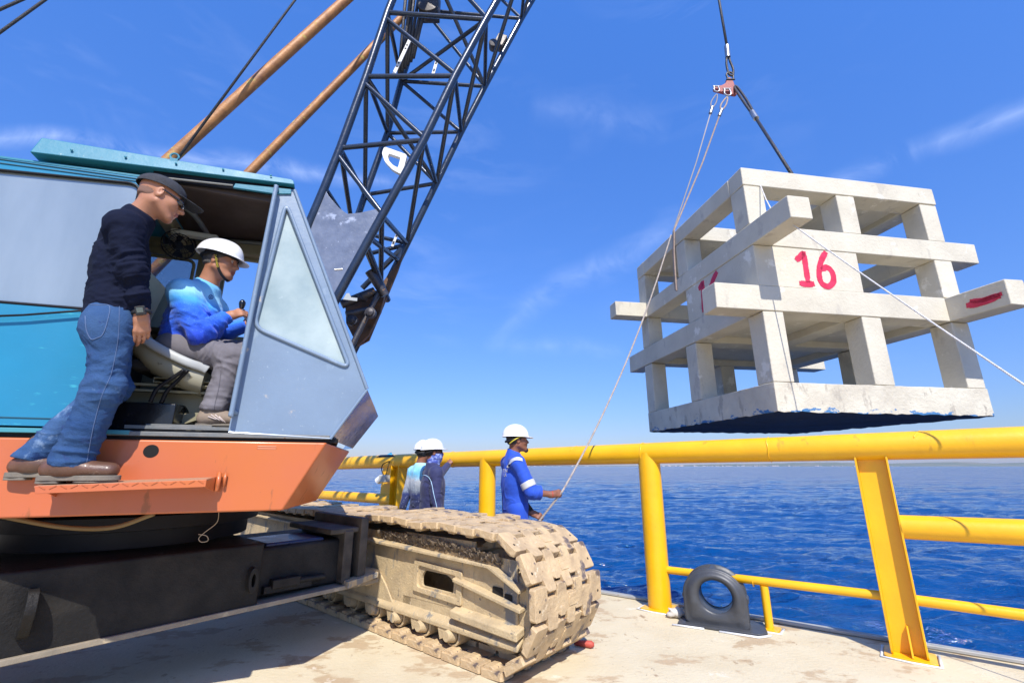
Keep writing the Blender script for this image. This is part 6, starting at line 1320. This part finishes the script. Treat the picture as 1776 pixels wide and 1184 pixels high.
# ------------------------------------------------------------ crane operator
def operator():
    f = unit(CF*.9-CN*.32); l = np.cross(UP, f)
    Rs = cpl(316, 507, .17); Ls = Rs+l*.34; Re = cpl(347, 580, .13); Rw = cpl(392, 550, .2)
    pel = cpl(318, 606, .34); Rh = pel-l*.09+f*.02; Lh = pel+l*.09+f*.02; mid = .5*(Rs+Ls); hc = cpl(383, 455, .27); nk = lerp(mid, hc, .4)-f*.005; chs = lerp(mid, pel, .3)+f*.02
    Rk = cpl(407, 622, .17); Ra = cpl(370, 712, .16); Lk = Lh+f*.42+UP*.02+l*.08; La = Lk-UP*.4+f*.05
    for n_, a, b in (('op thighR', Rh, Rk), ('shankR', Rk, Ra), ('uarm', Rs, Re), ('farm', Re, Rw), ('torso', pel, mid)): chk(n_, a, b)
    hf = unit(CF*.95-CN*.22-UP*.05); Rm = frame_from(hf, UP); chk('neck', mid, hc)
    root = empty('person', pel-UP*.1, 'person in white hard hat and blue patterned shirt seated at the crane controls', 'person')
    S = SDF(); W = head_sdf(S, hc, Rm, .97); S.cap(W(-.03, 0, -.05), nk, .056, .06, k=.03); S.cap(nk, mid, .055, .07, k=.03); S.cap(mid, chs, .08, .1, k=.05); S.cap(chs, pel, .1, .11, k=.05)
    S.cap(Rs, Re, .045, .04, k=.03); S.cap(Re, Rw, .038, .027, k=.02); Le = cpl(395, 575, .5); Lw = cpl(432, 562, .4); S.cap(Ls, Le, .045, .04, k=.03); S.cap(Le, Lw, .036, .026, k=.02)
    for a, b, c2 in ((Rh, Rk, Ra), (Lh, Lk, La)): S.cap(a, b, .075, .052, k=.03); S.cap(b, c2, .05, .036, k=.02)
    hd = unit(cpl(420, 541, .23)-Rw); hand_sdf(S, Rw+hd*.01, hd, unit(-CN*.8+UP*.45), -1, curl=[.75, .8, .85, .95], spread=.05, size=.98, thumb=.25); hand_sdf(S, Lw, unit(CF+UP*.1), UP, -1, curl=.6)
    def extra(fc, mi):
        return mi
    finish_body(root, S, .0052, (hc, Rm, 1.0, W), skin)
    shirtm = ztex('blue sublimated shirt with painted sunlight', ((0, (.0, .03, .42)), (.38, (.01, .12, .68)), (.5, (.05, .34, .78)), (.66, (.3, .66, .88)), (.82, (.14, .46, .76)), (1, (.04, .26, .52))), zr=(.12, .62), dist=.07, nscale=5, pattern=((.25, .55, .85), 130, .09))  # pale upper band mixes the print with sunlight put into the colour
    nd = unit(nk-mid); T_ = SDF(); torso_parts(T_, pel+UP*.05, chs, nk, l, f, 1.02, .012, belly=.015); T_.cap(lerp(Rs, Ls, .06), lerp(Rs, Ls, .94), .066, k=.06); T_.cap(mid, nk, .09, .066, k=.06, cut=[(nk+f*.01, unit(nd+f*.3))]); T_.cap(Rs, nk-nd*.02, .058, .05, k=.06, cut=[(nk, nd)]); T_.cap(Ls, nk-nd*.02, .058, .05, k=.06, cut=[(nk, nd)])
    T_.cap(Rs, Re, .068, .06, k=.06); dR = unit(Rw-Re); T_.cap(Re, Rw, .06, .046, k=.02, cut=[(Rw-dR*.0, dR)]); T_.cap(Ls, Le, .07, .058, k=.04); T_.cap(Le, Lw, .056, .045, k=.02, cut=[(Lw, unit(Lw-Le))])
    sh = cloth('shirt', T_, .0065, shirtm, root, .019, [(Re, dR, .16, 1.5), (lerp(Re, Rw, .7), dR, .12, 1.3), (Rs+l*.06-UP*.06, unit(l+UP*.3), .12, 1.0), (pel+UP*.1, UP, .18, 1.5), (lerp(Rs, Re, .5), UP, .1, .8)], 3, 26, cut=[(pel-UP*.0-f*.0, unit(-UP))], aniso=.3)
    grey = mat('grey cotton trousers', (.15, .14, .155), .85, 0, (.12, .11, .125), 6, bump=.2, bscale=200)
    P_ = SDF(); P_.ell(pel-UP*.02, (.14, .17, .12), frame_from(f, UP), k=.05)
    for a, b, c2 in ((Rh, Rk, Ra), (Lh, Lk, La)):
        P_.cap(a, b, .098, .078, k=.06); dd = unit(c2-b); P_.cap(b, c2+dd*.01, .076, .07, k=.04, cut=[(c2+dd*.0, unit(dd*.5-UP*.8))])
    tr = cloth('trousers', P_, .0065, grey, root, .018, [(Rk-f*.06, unit(Rk-Rh), .13, 1.7), (Ra+UP*.05, UP, .14, 1.1), (lerp(Rh, Rk, .6), unit(f+UP*.4), .12, 1.0), (lerp(Rk, Ra, .4), unit(UP+f*.6), .16, .9)], 9, 22, aniso=.3)
    bv = bvh_of(tr); q = drape(bv, ((384, 640), (380, 670), (373, 700), (371, 714)), .0008); mb = MB(); mb.tube(q, .0018, 5); mb.build('seam', mat('grey seam', (.1, .095, .11), .9), tr, smooth=True)
    shm_ = mat('beige trail shoe', (.26, .2, .15), .8, 0, (.2, .15, .11), 12, spots=[((.4, .07, .03), 16, .66)], bump=.3)
    bo2 = boot('shoe', Ra-f*.01, unit(CF*1-CN*.1), 1.57, .29, shm_, root, rubsole, .02, 1.0, .03, heel_back=.07); bv = bvh_of(bo2)
    for i, (a, b) in enumerate((((361, 722), (376, 727)), ((366, 719), (382, 729)), ((373, 719), (388, 731)), ((380, 722), (392, 733)))):
        q = drape(bv, (a, b), .002, 5)
        if len(q) > 2: mb = MB(); mb.tube(q, .003, 6); mb.build('lace', mat('white lace', (.6, .5, .45), .8) if i == 0 else bpy.data.materials['white lace'], bo2, smooth=True)
    boot('shoe', La, f, 1.565, .29, shm_, root, rubsole, .02, 1.0, .03, heel_back=.07)
    hair_mesh(W, Rm, hc, 1, grayhair, root, -.045, .045, .0035)
    hR = frame_from(unit(hf*1-Rm[2]*.12), Rm[2]); hcn = W(-.012, 0, .04)
    hat = hat_dome('hard_hat', hcn, hR, root, MT['white'], r=(.137, .115, .118), peak=.046, rim=.005, thick=.004, ridge=.007)
    mb = MB(); pts = [W(-.012+.112*math.cos(a), .092*math.sin(a), .028) for a in np.linspace(0, 2*math.pi, 40, endpoint=False)]; mb.tube(pts, .009, 8, closed=True, flat=(UP, 1)); mb.build('headband', blk, hat, smooth=True)
    bb = [W(*p) for p in ((.0, -.097, .045), (.006, -.09, .02), (.014, -.085, -.02), (.028, -.077, -.06), (.045, -.058, -.1), (.062, -.03, -.124), (.068, 0, -.129), (.062, .03, -.124), (.045, .058, -.1), (.028, .077, -.06), (.014, .085, -.02), (.0, .097, .045))]
    strap_ = band('chin_strap', smoothpath(bb, 4), .017, .0022, lambda p: (p-W(.02, 0, -.02)), blk, hat)
    # yellow lettering down the strap
    cv = bpy.data.curves.new('strap_text', 'FONT'); cv.body = 'DUQUARD'; cv.size = .0175; cv.extrude = .0004; cv.align_x = 'CENTER'; cv.align_y = 'CENTER'
    to = bpy.data.objects.new('tmp', cv); COL.objects.link(to); dg = bpy.context.evaluated_depsgraph_get(); me = bpy.data.meshes.new_from_object(to.evaluated_get(dg)); bpy.data.objects.remove(to)
    c0 = W(.0175, -.0875, -.028); dn = unit(W(.028, -.077, -.06)-W(.008, -.09, .01)); nn_ = unit(c0-W(.02, 0, -.03)); nn_ = unit(nn_-dn*(nn_ @ dn)); up_ = np.cross(nn_, dn)
    Vt = [c0+nn_*.0012+dn*v.co.x+up_*v.co.y+nn_*v.co.z for v in me.vertices]; obj('strap_lettering', Vt, [list(p.vertices) for p in me.polygons], mat('yellow print', (.7, .55, .05), .6), hat)
    bv = bvh_of(sh); q = drape(bv, ((362, 514), (365, 511), (369, 514), (368, 518), (363, 518), (362, 514)), .001, 3); mb = MB()
    if len(q) > 4: mb.tube(q, .0022, 5); mb.tube(drape(bv, ((364, 513), (367, 517)), .001, 3), .002, 5); mb.tube(drape(bv, ((367, 513), (364, 517)), .001, 3), .002, 5); mb.build('chest_emblem', mat('navy print', (.02, .05, .2), .8), sh)
operator()
# ------------------------------------------------------------ deck workers
def standing(label, f, Y, hpx, rs_px, pelx, height_z=None, sc=1.0, skinm=None, top=None, trousers=None, armR=None, armL=None, handR=None, handL=None, hat=True, hf=None, scarf=False, top_axes=1.0, shoulder_w=.35, build=1.0, name='person', waist=None, hcut=None, h=.0075):
    f = unit(f); l = np.cross(UP, f); hc = aty(hpx[0], hpx[1], Y); Rs = aty(rs_px[0], rs_px[1], Y-.15); Ls = Rs+l*shoulder_w; mid = .5*(Rs+Ls)
    pel = np.array([pelx, mid[1]+.02, mid[2]-.45]); nk = lerp(mid, hc, .38)-f*.01; chs = lerp(mid, pel, .28)+f*.01; Rh = pel-l*.09; Lh = pel+l*.09
    legz = pel[2]; Rk = np.array([Rh[0]+.03, Rh[1]-.03, legz*.53]); Lk = np.array([Lh[0], Lh[1], legz*.53]); Ra = np.array([Rk[0]-.02, Rk[1]-.02, .09]); La = np.array([Lk[0]-.02, Lk[1]+.02, .09])
    print('LEN', label[:30], 'head z', hc[2].round(2), 'pel', pel.round(2), 'mid', mid.round(2), 'neck', np.linalg.norm(hc-mid).round(2))
    root = empty(name, (pel[0], pel[1], 0), label, 'person'); hf = unit(hf if hf is not None else f); Rm = frame_from(hf, UP)
    Re, Rw = armR(Rs, f, l); Le, Lw = armL(Ls, f, l); chk('uarm', Rs, Re); chk('farm', Re, Rw); chk('Luarm', Ls, Le); chk('Lfarm', Le, Lw)
    S = SDF(); W = head_sdf(S, hc, Rm, sc); S.cap(W(-.03, 0, -.05), nk, .055, .058, k=.03); S.cap(nk, mid, .055, .07, k=.03); S.cap(mid, chs, .08, .1, k=.05); S.cap(chs, pel, .1, .11, k=.05)
    S.cap(Rs, Re, .045, .04, k=.03); S.cap(Re, Rw, .038, .027, k=.02); S.cap(Ls, Le, .045, .04, k=.03); S.cap(Le, Lw, .036, .026, k=.02)
    for a, b, c2 in ((Rh, Rk, Ra), (Lh, Lk, La)): S.cap(a, b, .075, .052, k=.03); S.cap(b, c2, .05, .036, k=.02)
    if handR: hand_sdf(S, Rw, **handR)
    if handL: hand_sdf(S, Lw, **handL)
    finish_body(root, S, .0062, (hc, Rm, sc, W), skinm)
    P_ = SDF(); P_.ell(pel, (.12, .16, .13), frame_from(f, UP), k=.05)
    for a, b, c2 in ((Rh, Rk, Ra), (Lh, Lk, La)): P_.cap(a, b, .1, .08, k=.06); P_.cap(b, c2, .078, .072, k=.04, cut=[(c2, -UP)])
    cloth('trousers', P_, .011, trousers, root, .012, [(Rk, UP, .15, 1.4), (Lk, UP, .15, 1.4), (Ra, UP, .15, 1.4)], 9, 22)
    for a in (Ra, La): boot('boot', a, f, .003, .29, MT['black'], root, None, .02, 1.05, .06)
    return root, S, W, Rm, hc, dict(Rs=Rs, Ls=Ls, Re=Re, Rw=Rw, Le=Le, Lw=Lw, pel=pel, mid=mid, nk=nk, chs=chs, f=f, l=l)
def hard_hat(W, Rm, root, tilt=0, dark=True):
    hR = frame_from(unit(Rm[0]-Rm[2]*tilt), Rm[2]); hat = hat_dome('hard_hat', W(-.012, 0, .038), hR, root, MT['white'], r=(.135, .114, .12), peak=.05, rim=.005, thick=.004, ridge=.007)
    mb = MB(); pts = [W(-.012+.11*math.cos(a), .092*math.sin(a), .026-.03*max(0, -math.cos(a))) for a in np.linspace(0, 2*math.pi, 40, endpoint=False)]; mb.tube(pts, .013, 8, closed=True, flat=(UP, 1)); mb.build('headband', blk, hat, smooth=True)
    return hat
# worker in blue coveralls hauling the tag line
Yc = 4.9; cover = mat('royal blue coverall cotton', (.012, .075, .5), .8, 0, (.01, .06, .42), 6, bump=.2, bscale=160, sheen=.1)
hand1 = aty(962, 856, 4.79); hand2 = aty(924, 893, 4.86)
gR = unit(p1-p2)
root, S, W, Rm, hc, j = standing('person in royal blue coveralls with silver tape and white hard hat hauling the tag line', [.95, .3, 0], Yc, (897, 763), (898, 802), aty(894, 880, Yc)[0], skinm=skin2, trousers=cover,
    armR=lambda s, f, l: (aty(922, 853, Yc-.2), aty(957, 857, 4.76)), armL=lambda s, f, l: (s+np.array([.05, -.02, -.27]), aty(922, 889, 4.83)),
    handR=dict(d=unit([.8, .25, .12]), nrm=unit([.1, -1, .35]), side=-1, curl=[.95, 1.0, 1.05, 1.1], spread=.05, size=1.0, thumb=.3), handL=dict(d=unit([.75, -.1, -.3]), nrm=unit([.2, -.8, .5]), side=-1, curl=[.9, .95, 1.0, 1.1], spread=.05, size=1.0, thumb=.3), hf=[.97, .24, .1])
T_ = SDF(); pel, chs, nk, f, l, Rs, Ls, Re, Rw, Le, Lw = [j[q] for q in ('pel', 'chs', 'nk', 'f', 'l', 'Rs', 'Ls', 'Re', 'Rw', 'Le', 'Lw')]; mid = j['mid']
nd = unit(nk-mid); torso_parts(T_, pel+UP*.02, chs, nk, l, f, 1.0, .012); T_.cap(lerp(Rs, Ls, .06), lerp(Rs, Ls, .94), .06, k=.06); T_.cap(mid, nk+nd*.03, .085, .068, k=.05, cut=[(nk+nd*.03, unit(nd+f*.45))]); T_.cap(Rs, nk-nd*.02, .056, .05, k=.05, cut=[(nk, nd)]); T_.cap(Ls, nk-nd*.02, .056, .05, k=.05, cut=[(nk, nd)]); T_.cap(pel+UP*.1, pel-UP*.02, .11, .125, k=.04, flat=(l, 1.25))
dR = unit(Rw-Re); cuff = lerp(Re, Rw, .45); T_.cap(Rs, Re, .07, .066, k=.035); T_.cap(Re, cuff, .064, .062, k=.02, cut=[(cuff, dR)]); T_.cap(cuff-dR*.03, cuff, .068, .068, k=.004, cut=[(cuff, dR)]); T_.cap(Ls, Le, .068, .06, k=.035); T_.cap(Le, Lw, .058, .048, k=.02, cut=[(lerp(Le, Lw, .5), unit(Lw-Le))])
cv_ = cloth('coverall_top', T_, .0068, cover, root, .0125, [(Re, dR, .12, 1.4), (pel+UP*.12, np.cross(UP, f), .16, 1.6), (chs-f*.08, l+UP*.2, .18, .9), (Rs-UP*.05, unit(l+f*.4), .1, .9), (lerp(Rs, Re, .6), unit(Re-Rs), .1, .8)], 5, 26, aniso=.25)
sleeve_band('reflective_band', Rs, Re, .07, .066, .66, .86, refl, cv_, .0085)
bv = bvh_of(cv_)
q = drape(bv, ((881, 811), (884, 803), (890, 797), (898, 795), (906, 797)), .002, 6); band('shoulder_tape', q, .035, .002, lambda p: (p-j['chs']), refl, cv_)
q = drape(bv, ((871, 883), (885, 884), (900, 884), (914, 882)), .001, 6); mb = MB(); mb.tube(q, .004, 6); mb.build('waist_seam', cover, cv_, smooth=True)
for txt, px, py in (('TN', 874, 819), ('LA', 875, 826)):
    cvx = bpy.data.curves.new('t', 'FONT'); cvx.body = txt; cvx.size = .05; cvx.extrude = .0006; to = bpy.data.objects.new('tmp', cvx); COL.objects.link(to); dg = bpy.context.evaluated_depsgraph_get(); me = bpy.data.meshes.new_from_object(to.evaluated_get(dg)); bpy.data.objects.remove(to)
    q = drape(bv, ((px, py), (px+3, py)), .004, 1, False)
    if len(q) == 2:
        dx = unit(q[1]-q[0]); nn_ = unit(np.cross(dx, UP)); Vt = [q[0]+dx*v.co.x-dx*.01+UP*v.co.y+nn_*(v.co.z+.0) for v in me.vertices]; obj('back_lettering', Vt, [list(p.vertices) for p in me.polygons], refl, cv_)
bk = MB(); bk.tube([lerp(Le, Lw, .3), Lw+unit(Lw-Le)*.0], [.05, .034], 16); bk.build('arm_sleeve', mat('black arm sleeve', (.01, .01, .012), .85), root, smooth=True)
mb = MB(); c = Rw-dR*.0; mb.tube([c+(UP*math.cos(a)+np.cross(dR, UP)*math.sin(a))*.031 for a in np.linspace(0, 2*math.pi, 20, endpoint=False)], .004, 6, closed=True); mb.build('bracelet', mat('red bracelet', (.5, .04, .03), .6), root, smooth=True)
hair_mesh(W, Rm, hc, 1, hairm, root, -.05, .03, .006); B_ = SDF(); B_.ell(W(.085, 0, -.11), (.026, .022, .026), Rm, k=.01); B_.ell(W(.098, 0, -.054), (.008, .02, .005), Rm, k=.004); V, F = B_.mesh(.004); obj('goatee', V, F, hairm, root, smooth=True)
hh = hard_hat(W, Rm, root, .1); mb = MB(); 
for s in (-1,): mb.tube(smoothpath([W(.06, .1*s, .03), W(.01, .1*s, .03), W(-.06, .095*s, -.0), W(-.1, .05*s, -.03)], 5), .006, 6)
mb.build('yellow_strap', mat('yellow strap', (.7, .6, .05), .6), hh, smooth=True)
# worker in navy jacket with a neck gaiter, one hand on the rail
Yd = 5.75; navy2 = mat('dark navy work jacket', (.018, .022, .085), .8, 0, (.024, .03, .1), 6, bump=.2, bscale=160, sheen=.1)
rp_ = rpl(789, 806)+RN*.14-UP*.0
root, S, W, Rm, hc, j = standing('person in navy jacket and blue neck gaiter with one hand resting on the yellow rail', [.9, .42, 0], Yd, (752, 784), (757, 820), aty(748, 880, Yd)[0], skinm=skin2, trousers=navy2, shoulder_w=.34,
    armR=lambda s, f, l: (s+np.array([.01, -.03, -.28]), s+np.array([.05, -.03, -.52])), armL=lambda s, f, l: (lerp(s, rp_, .5)-UP*.1, rp_),
    handL=dict(d=unit([.5, .15, .6]), nrm=unit([-.3, -1, .3]), side=-1, curl=.12, spread=.35, size=1.05, thumb=1.1), handR=dict(d=[0, 0, -1], nrm=[.2, -1, 0], side=1, curl=.4), hf=[.93, .35, .12])
T_ = SDF(); pel, chs, nk, f, l, Rs, Ls, Re, Rw, Le, Lw = [j[q] for q in ('pel', 'chs', 'nk', 'f', 'l', 'Rs', 'Ls', 'Re', 'Rw', 'Le', 'Lw')]; mid = j['mid']
nd = unit(nk-mid); torso_parts(T_, pel+UP*.02, chs, nk, l, f, 1.05, .016); T_.cap(lerp(Rs, Ls, .06), lerp(Rs, Ls, .94), .066, k=.06); T_.cap(mid, nk+nd*.03, .09, .07, k=.05, cut=[(nk+nd*.03, nd)]); T_.cap(Rs, nk-nd*.02, .06, .05, k=.05, cut=[(nk, nd)]); T_.cap(Ls, nk-nd*.02, .06, .05, k=.05, cut=[(nk, nd)]); T_.cap(pel+UP*.12, pel-UP*.06, .125, .135, k=.04, flat=(l, 1.25), cut=[(pel-UP*.06, -UP)])
T_.cap(Rs, Re, .072, .062, k=.035); T_.cap(Re, Rw, .062, .05, k=.02, cut=[(Rw, unit(Rw-Re))]); T_.cap(Ls, Le, .068, .058, k=.035); T_.cap(Le, Lw, .056, .044, k=.02, cut=[(Lw, unit(Lw-Le))])
jk = cloth('jacket', T_, .0075, navy2, root, .012, [(Re, UP, .14, 1.2), (Rs-UP*.08-f*.07, unit(f+UP), .12, 1.5), (chs-f*.1, l, .2, .9), (pel+UP*.1, UP, .16, 1.0)], 8, 24)
bv = bvh_of(jk); q = drape(bv, ((729, 823), (738, 824), (745, 829), (749, 839), (752, 855), (756, 872), (759, 886)), .001, 6); mb = MB(); mb.tube(q, .0042, 6); mb.build('piping', mat('pale blue piping', (.4, .6, .8), .7), jk, smooth=True)
q = drape(bv, ((771, 851), (776, 848), (775, 857)), .002, 3); 
if len(q) > 2: mb = MB(); mb.tube(q, .007, 5); mb.build('pocket_flap', navy2, jk)
gm = mat('patterned blue gaiter', (.05, .08, .35), .8, 0, (.25, .32, .6), 28, vp=(.42, .6), spots=[((.45, .3, .12), 12, .66), ((.3, .05, .03), 15, .69), ((.6, .65, .75), 40, .68)], bump=.2)
G = SDF(); G.ell(W(.03, 0, -.04), (.075, .076, .06), Rm, k=.02); G.ell(W(.045, 0, -.08), (.058, .056, .055), Rm, k=.03); G.cap(W(-.01, 0, -.09), nk+UP*.0+f*.01, .074, .08, k=.04); G.ell(W(.1, 0, -.04), (.02, .018, .025), Rm, k=.02)
cloth('neck_gaiter', G, .006, gm, root, .009, [(W(.02, -.05, -.09), UP, .12, 1.5)], 2, 40, cut=[(W(.0, 0, -.012), unit(Rm[2]+Rm[0]*.05))])
G = SDF()
for s in (-1, 1): G.ell(W(.099, .031*s, .0), (.007, .027, .018), frame_from(unit(Rm[0]+Rm[1]*.22*s), Rm[2]), k=.004); G.cap(W(.09, .055*s, .006), W(.0, .083*s, .01), .0045, .003, k=.003)
V, F = G.mesh(.004); obj('sunglasses', V, F, MT['glassblack'], root, smooth=True)
hair_mesh(W, Rm, hc, 1, hairm, root, -.05, .03, .006); hard_hat(W, Rm, root, .05)
# worker beyond, seen from the back in a pale printed shirt
Ye = 6.15; prt = ztex('pale blue to navy printed shirt', ((0, (.01, .015, .06)), (.3, (.02, .035, .15)), (.42, (.2, .24, .3)), (.62, (.35, .38, .42)), (.74, (.15, .5, .75)), (1, (.35, .75, .9))), zr=(.85, 1.38), dist=.06, nscale=9, pattern=((.5, .55, .62), 55, .12))
root, S, W, Rm, hc, j = standing('person seen from behind in pale blue printed shirt and white hard hat by left post', [.72, .69, 0], Ye, (735, 785), (741, 818), aty(731, 880, Ye)[0], skinm=skin2, trousers=navy2, shoulder_w=.33,
    armR=lambda s, f, l: (s+np.array([.02, -.03, -.27]), s+np.array([.0, .05, -.5])), armL=lambda s, f, l: (s+np.array([-.06, -.02, -.27]), s+np.array([-.1, -.06, -.46])), handL=dict(d=[-.3, -.2, -.6], nrm=[-.6, -.6, .2], side=-1, curl=.5), hf=[.4, .9, 0])
T_ = SDF(); pel, chs, nk, f, l, Rs, Ls, Re, Rw, Le, Lw = [j[q] for q in ('pel', 'chs', 'nk', 'f', 'l', 'Rs', 'Ls', 'Re', 'Rw', 'Le', 'Lw')]; mid = j['mid']
nd = unit(nk-mid); torso_parts(T_, pel+UP*.02, chs, nk, l, f, 1.0, .012); T_.cap(lerp(Rs, Ls, .06), lerp(Rs, Ls, .94), .06, k=.06); T_.cap(mid, nk, .085, .066, k=.05, cut=[(nk, nd)]); T_.cap(Rs, nk-nd*.02, .056, .05, k=.05, cut=[(nk, nd)]); T_.cap(Ls, nk-nd*.02, .056, .05, k=.05, cut=[(nk, nd)])
for a, b, c2 in ((Rs, Re, Rw), (Ls, Le, Lw)): T_.cap(a, b, .065, .058, k=.035); T_.cap(b, c2, .055, .045, k=.02, cut=[(c2, unit(c2-b))])
cloth('shirt', T_, .0085, prt, root, .012, [(chs+f*-.1, l, .2, 1.2), (pel+UP*.1, UP, .16, 1.2)], 6, 24)
hair_mesh(W, Rm, hc, 1, hairm, root, -.06, .03, .007); hard_hat(W, Rm, root, .05)
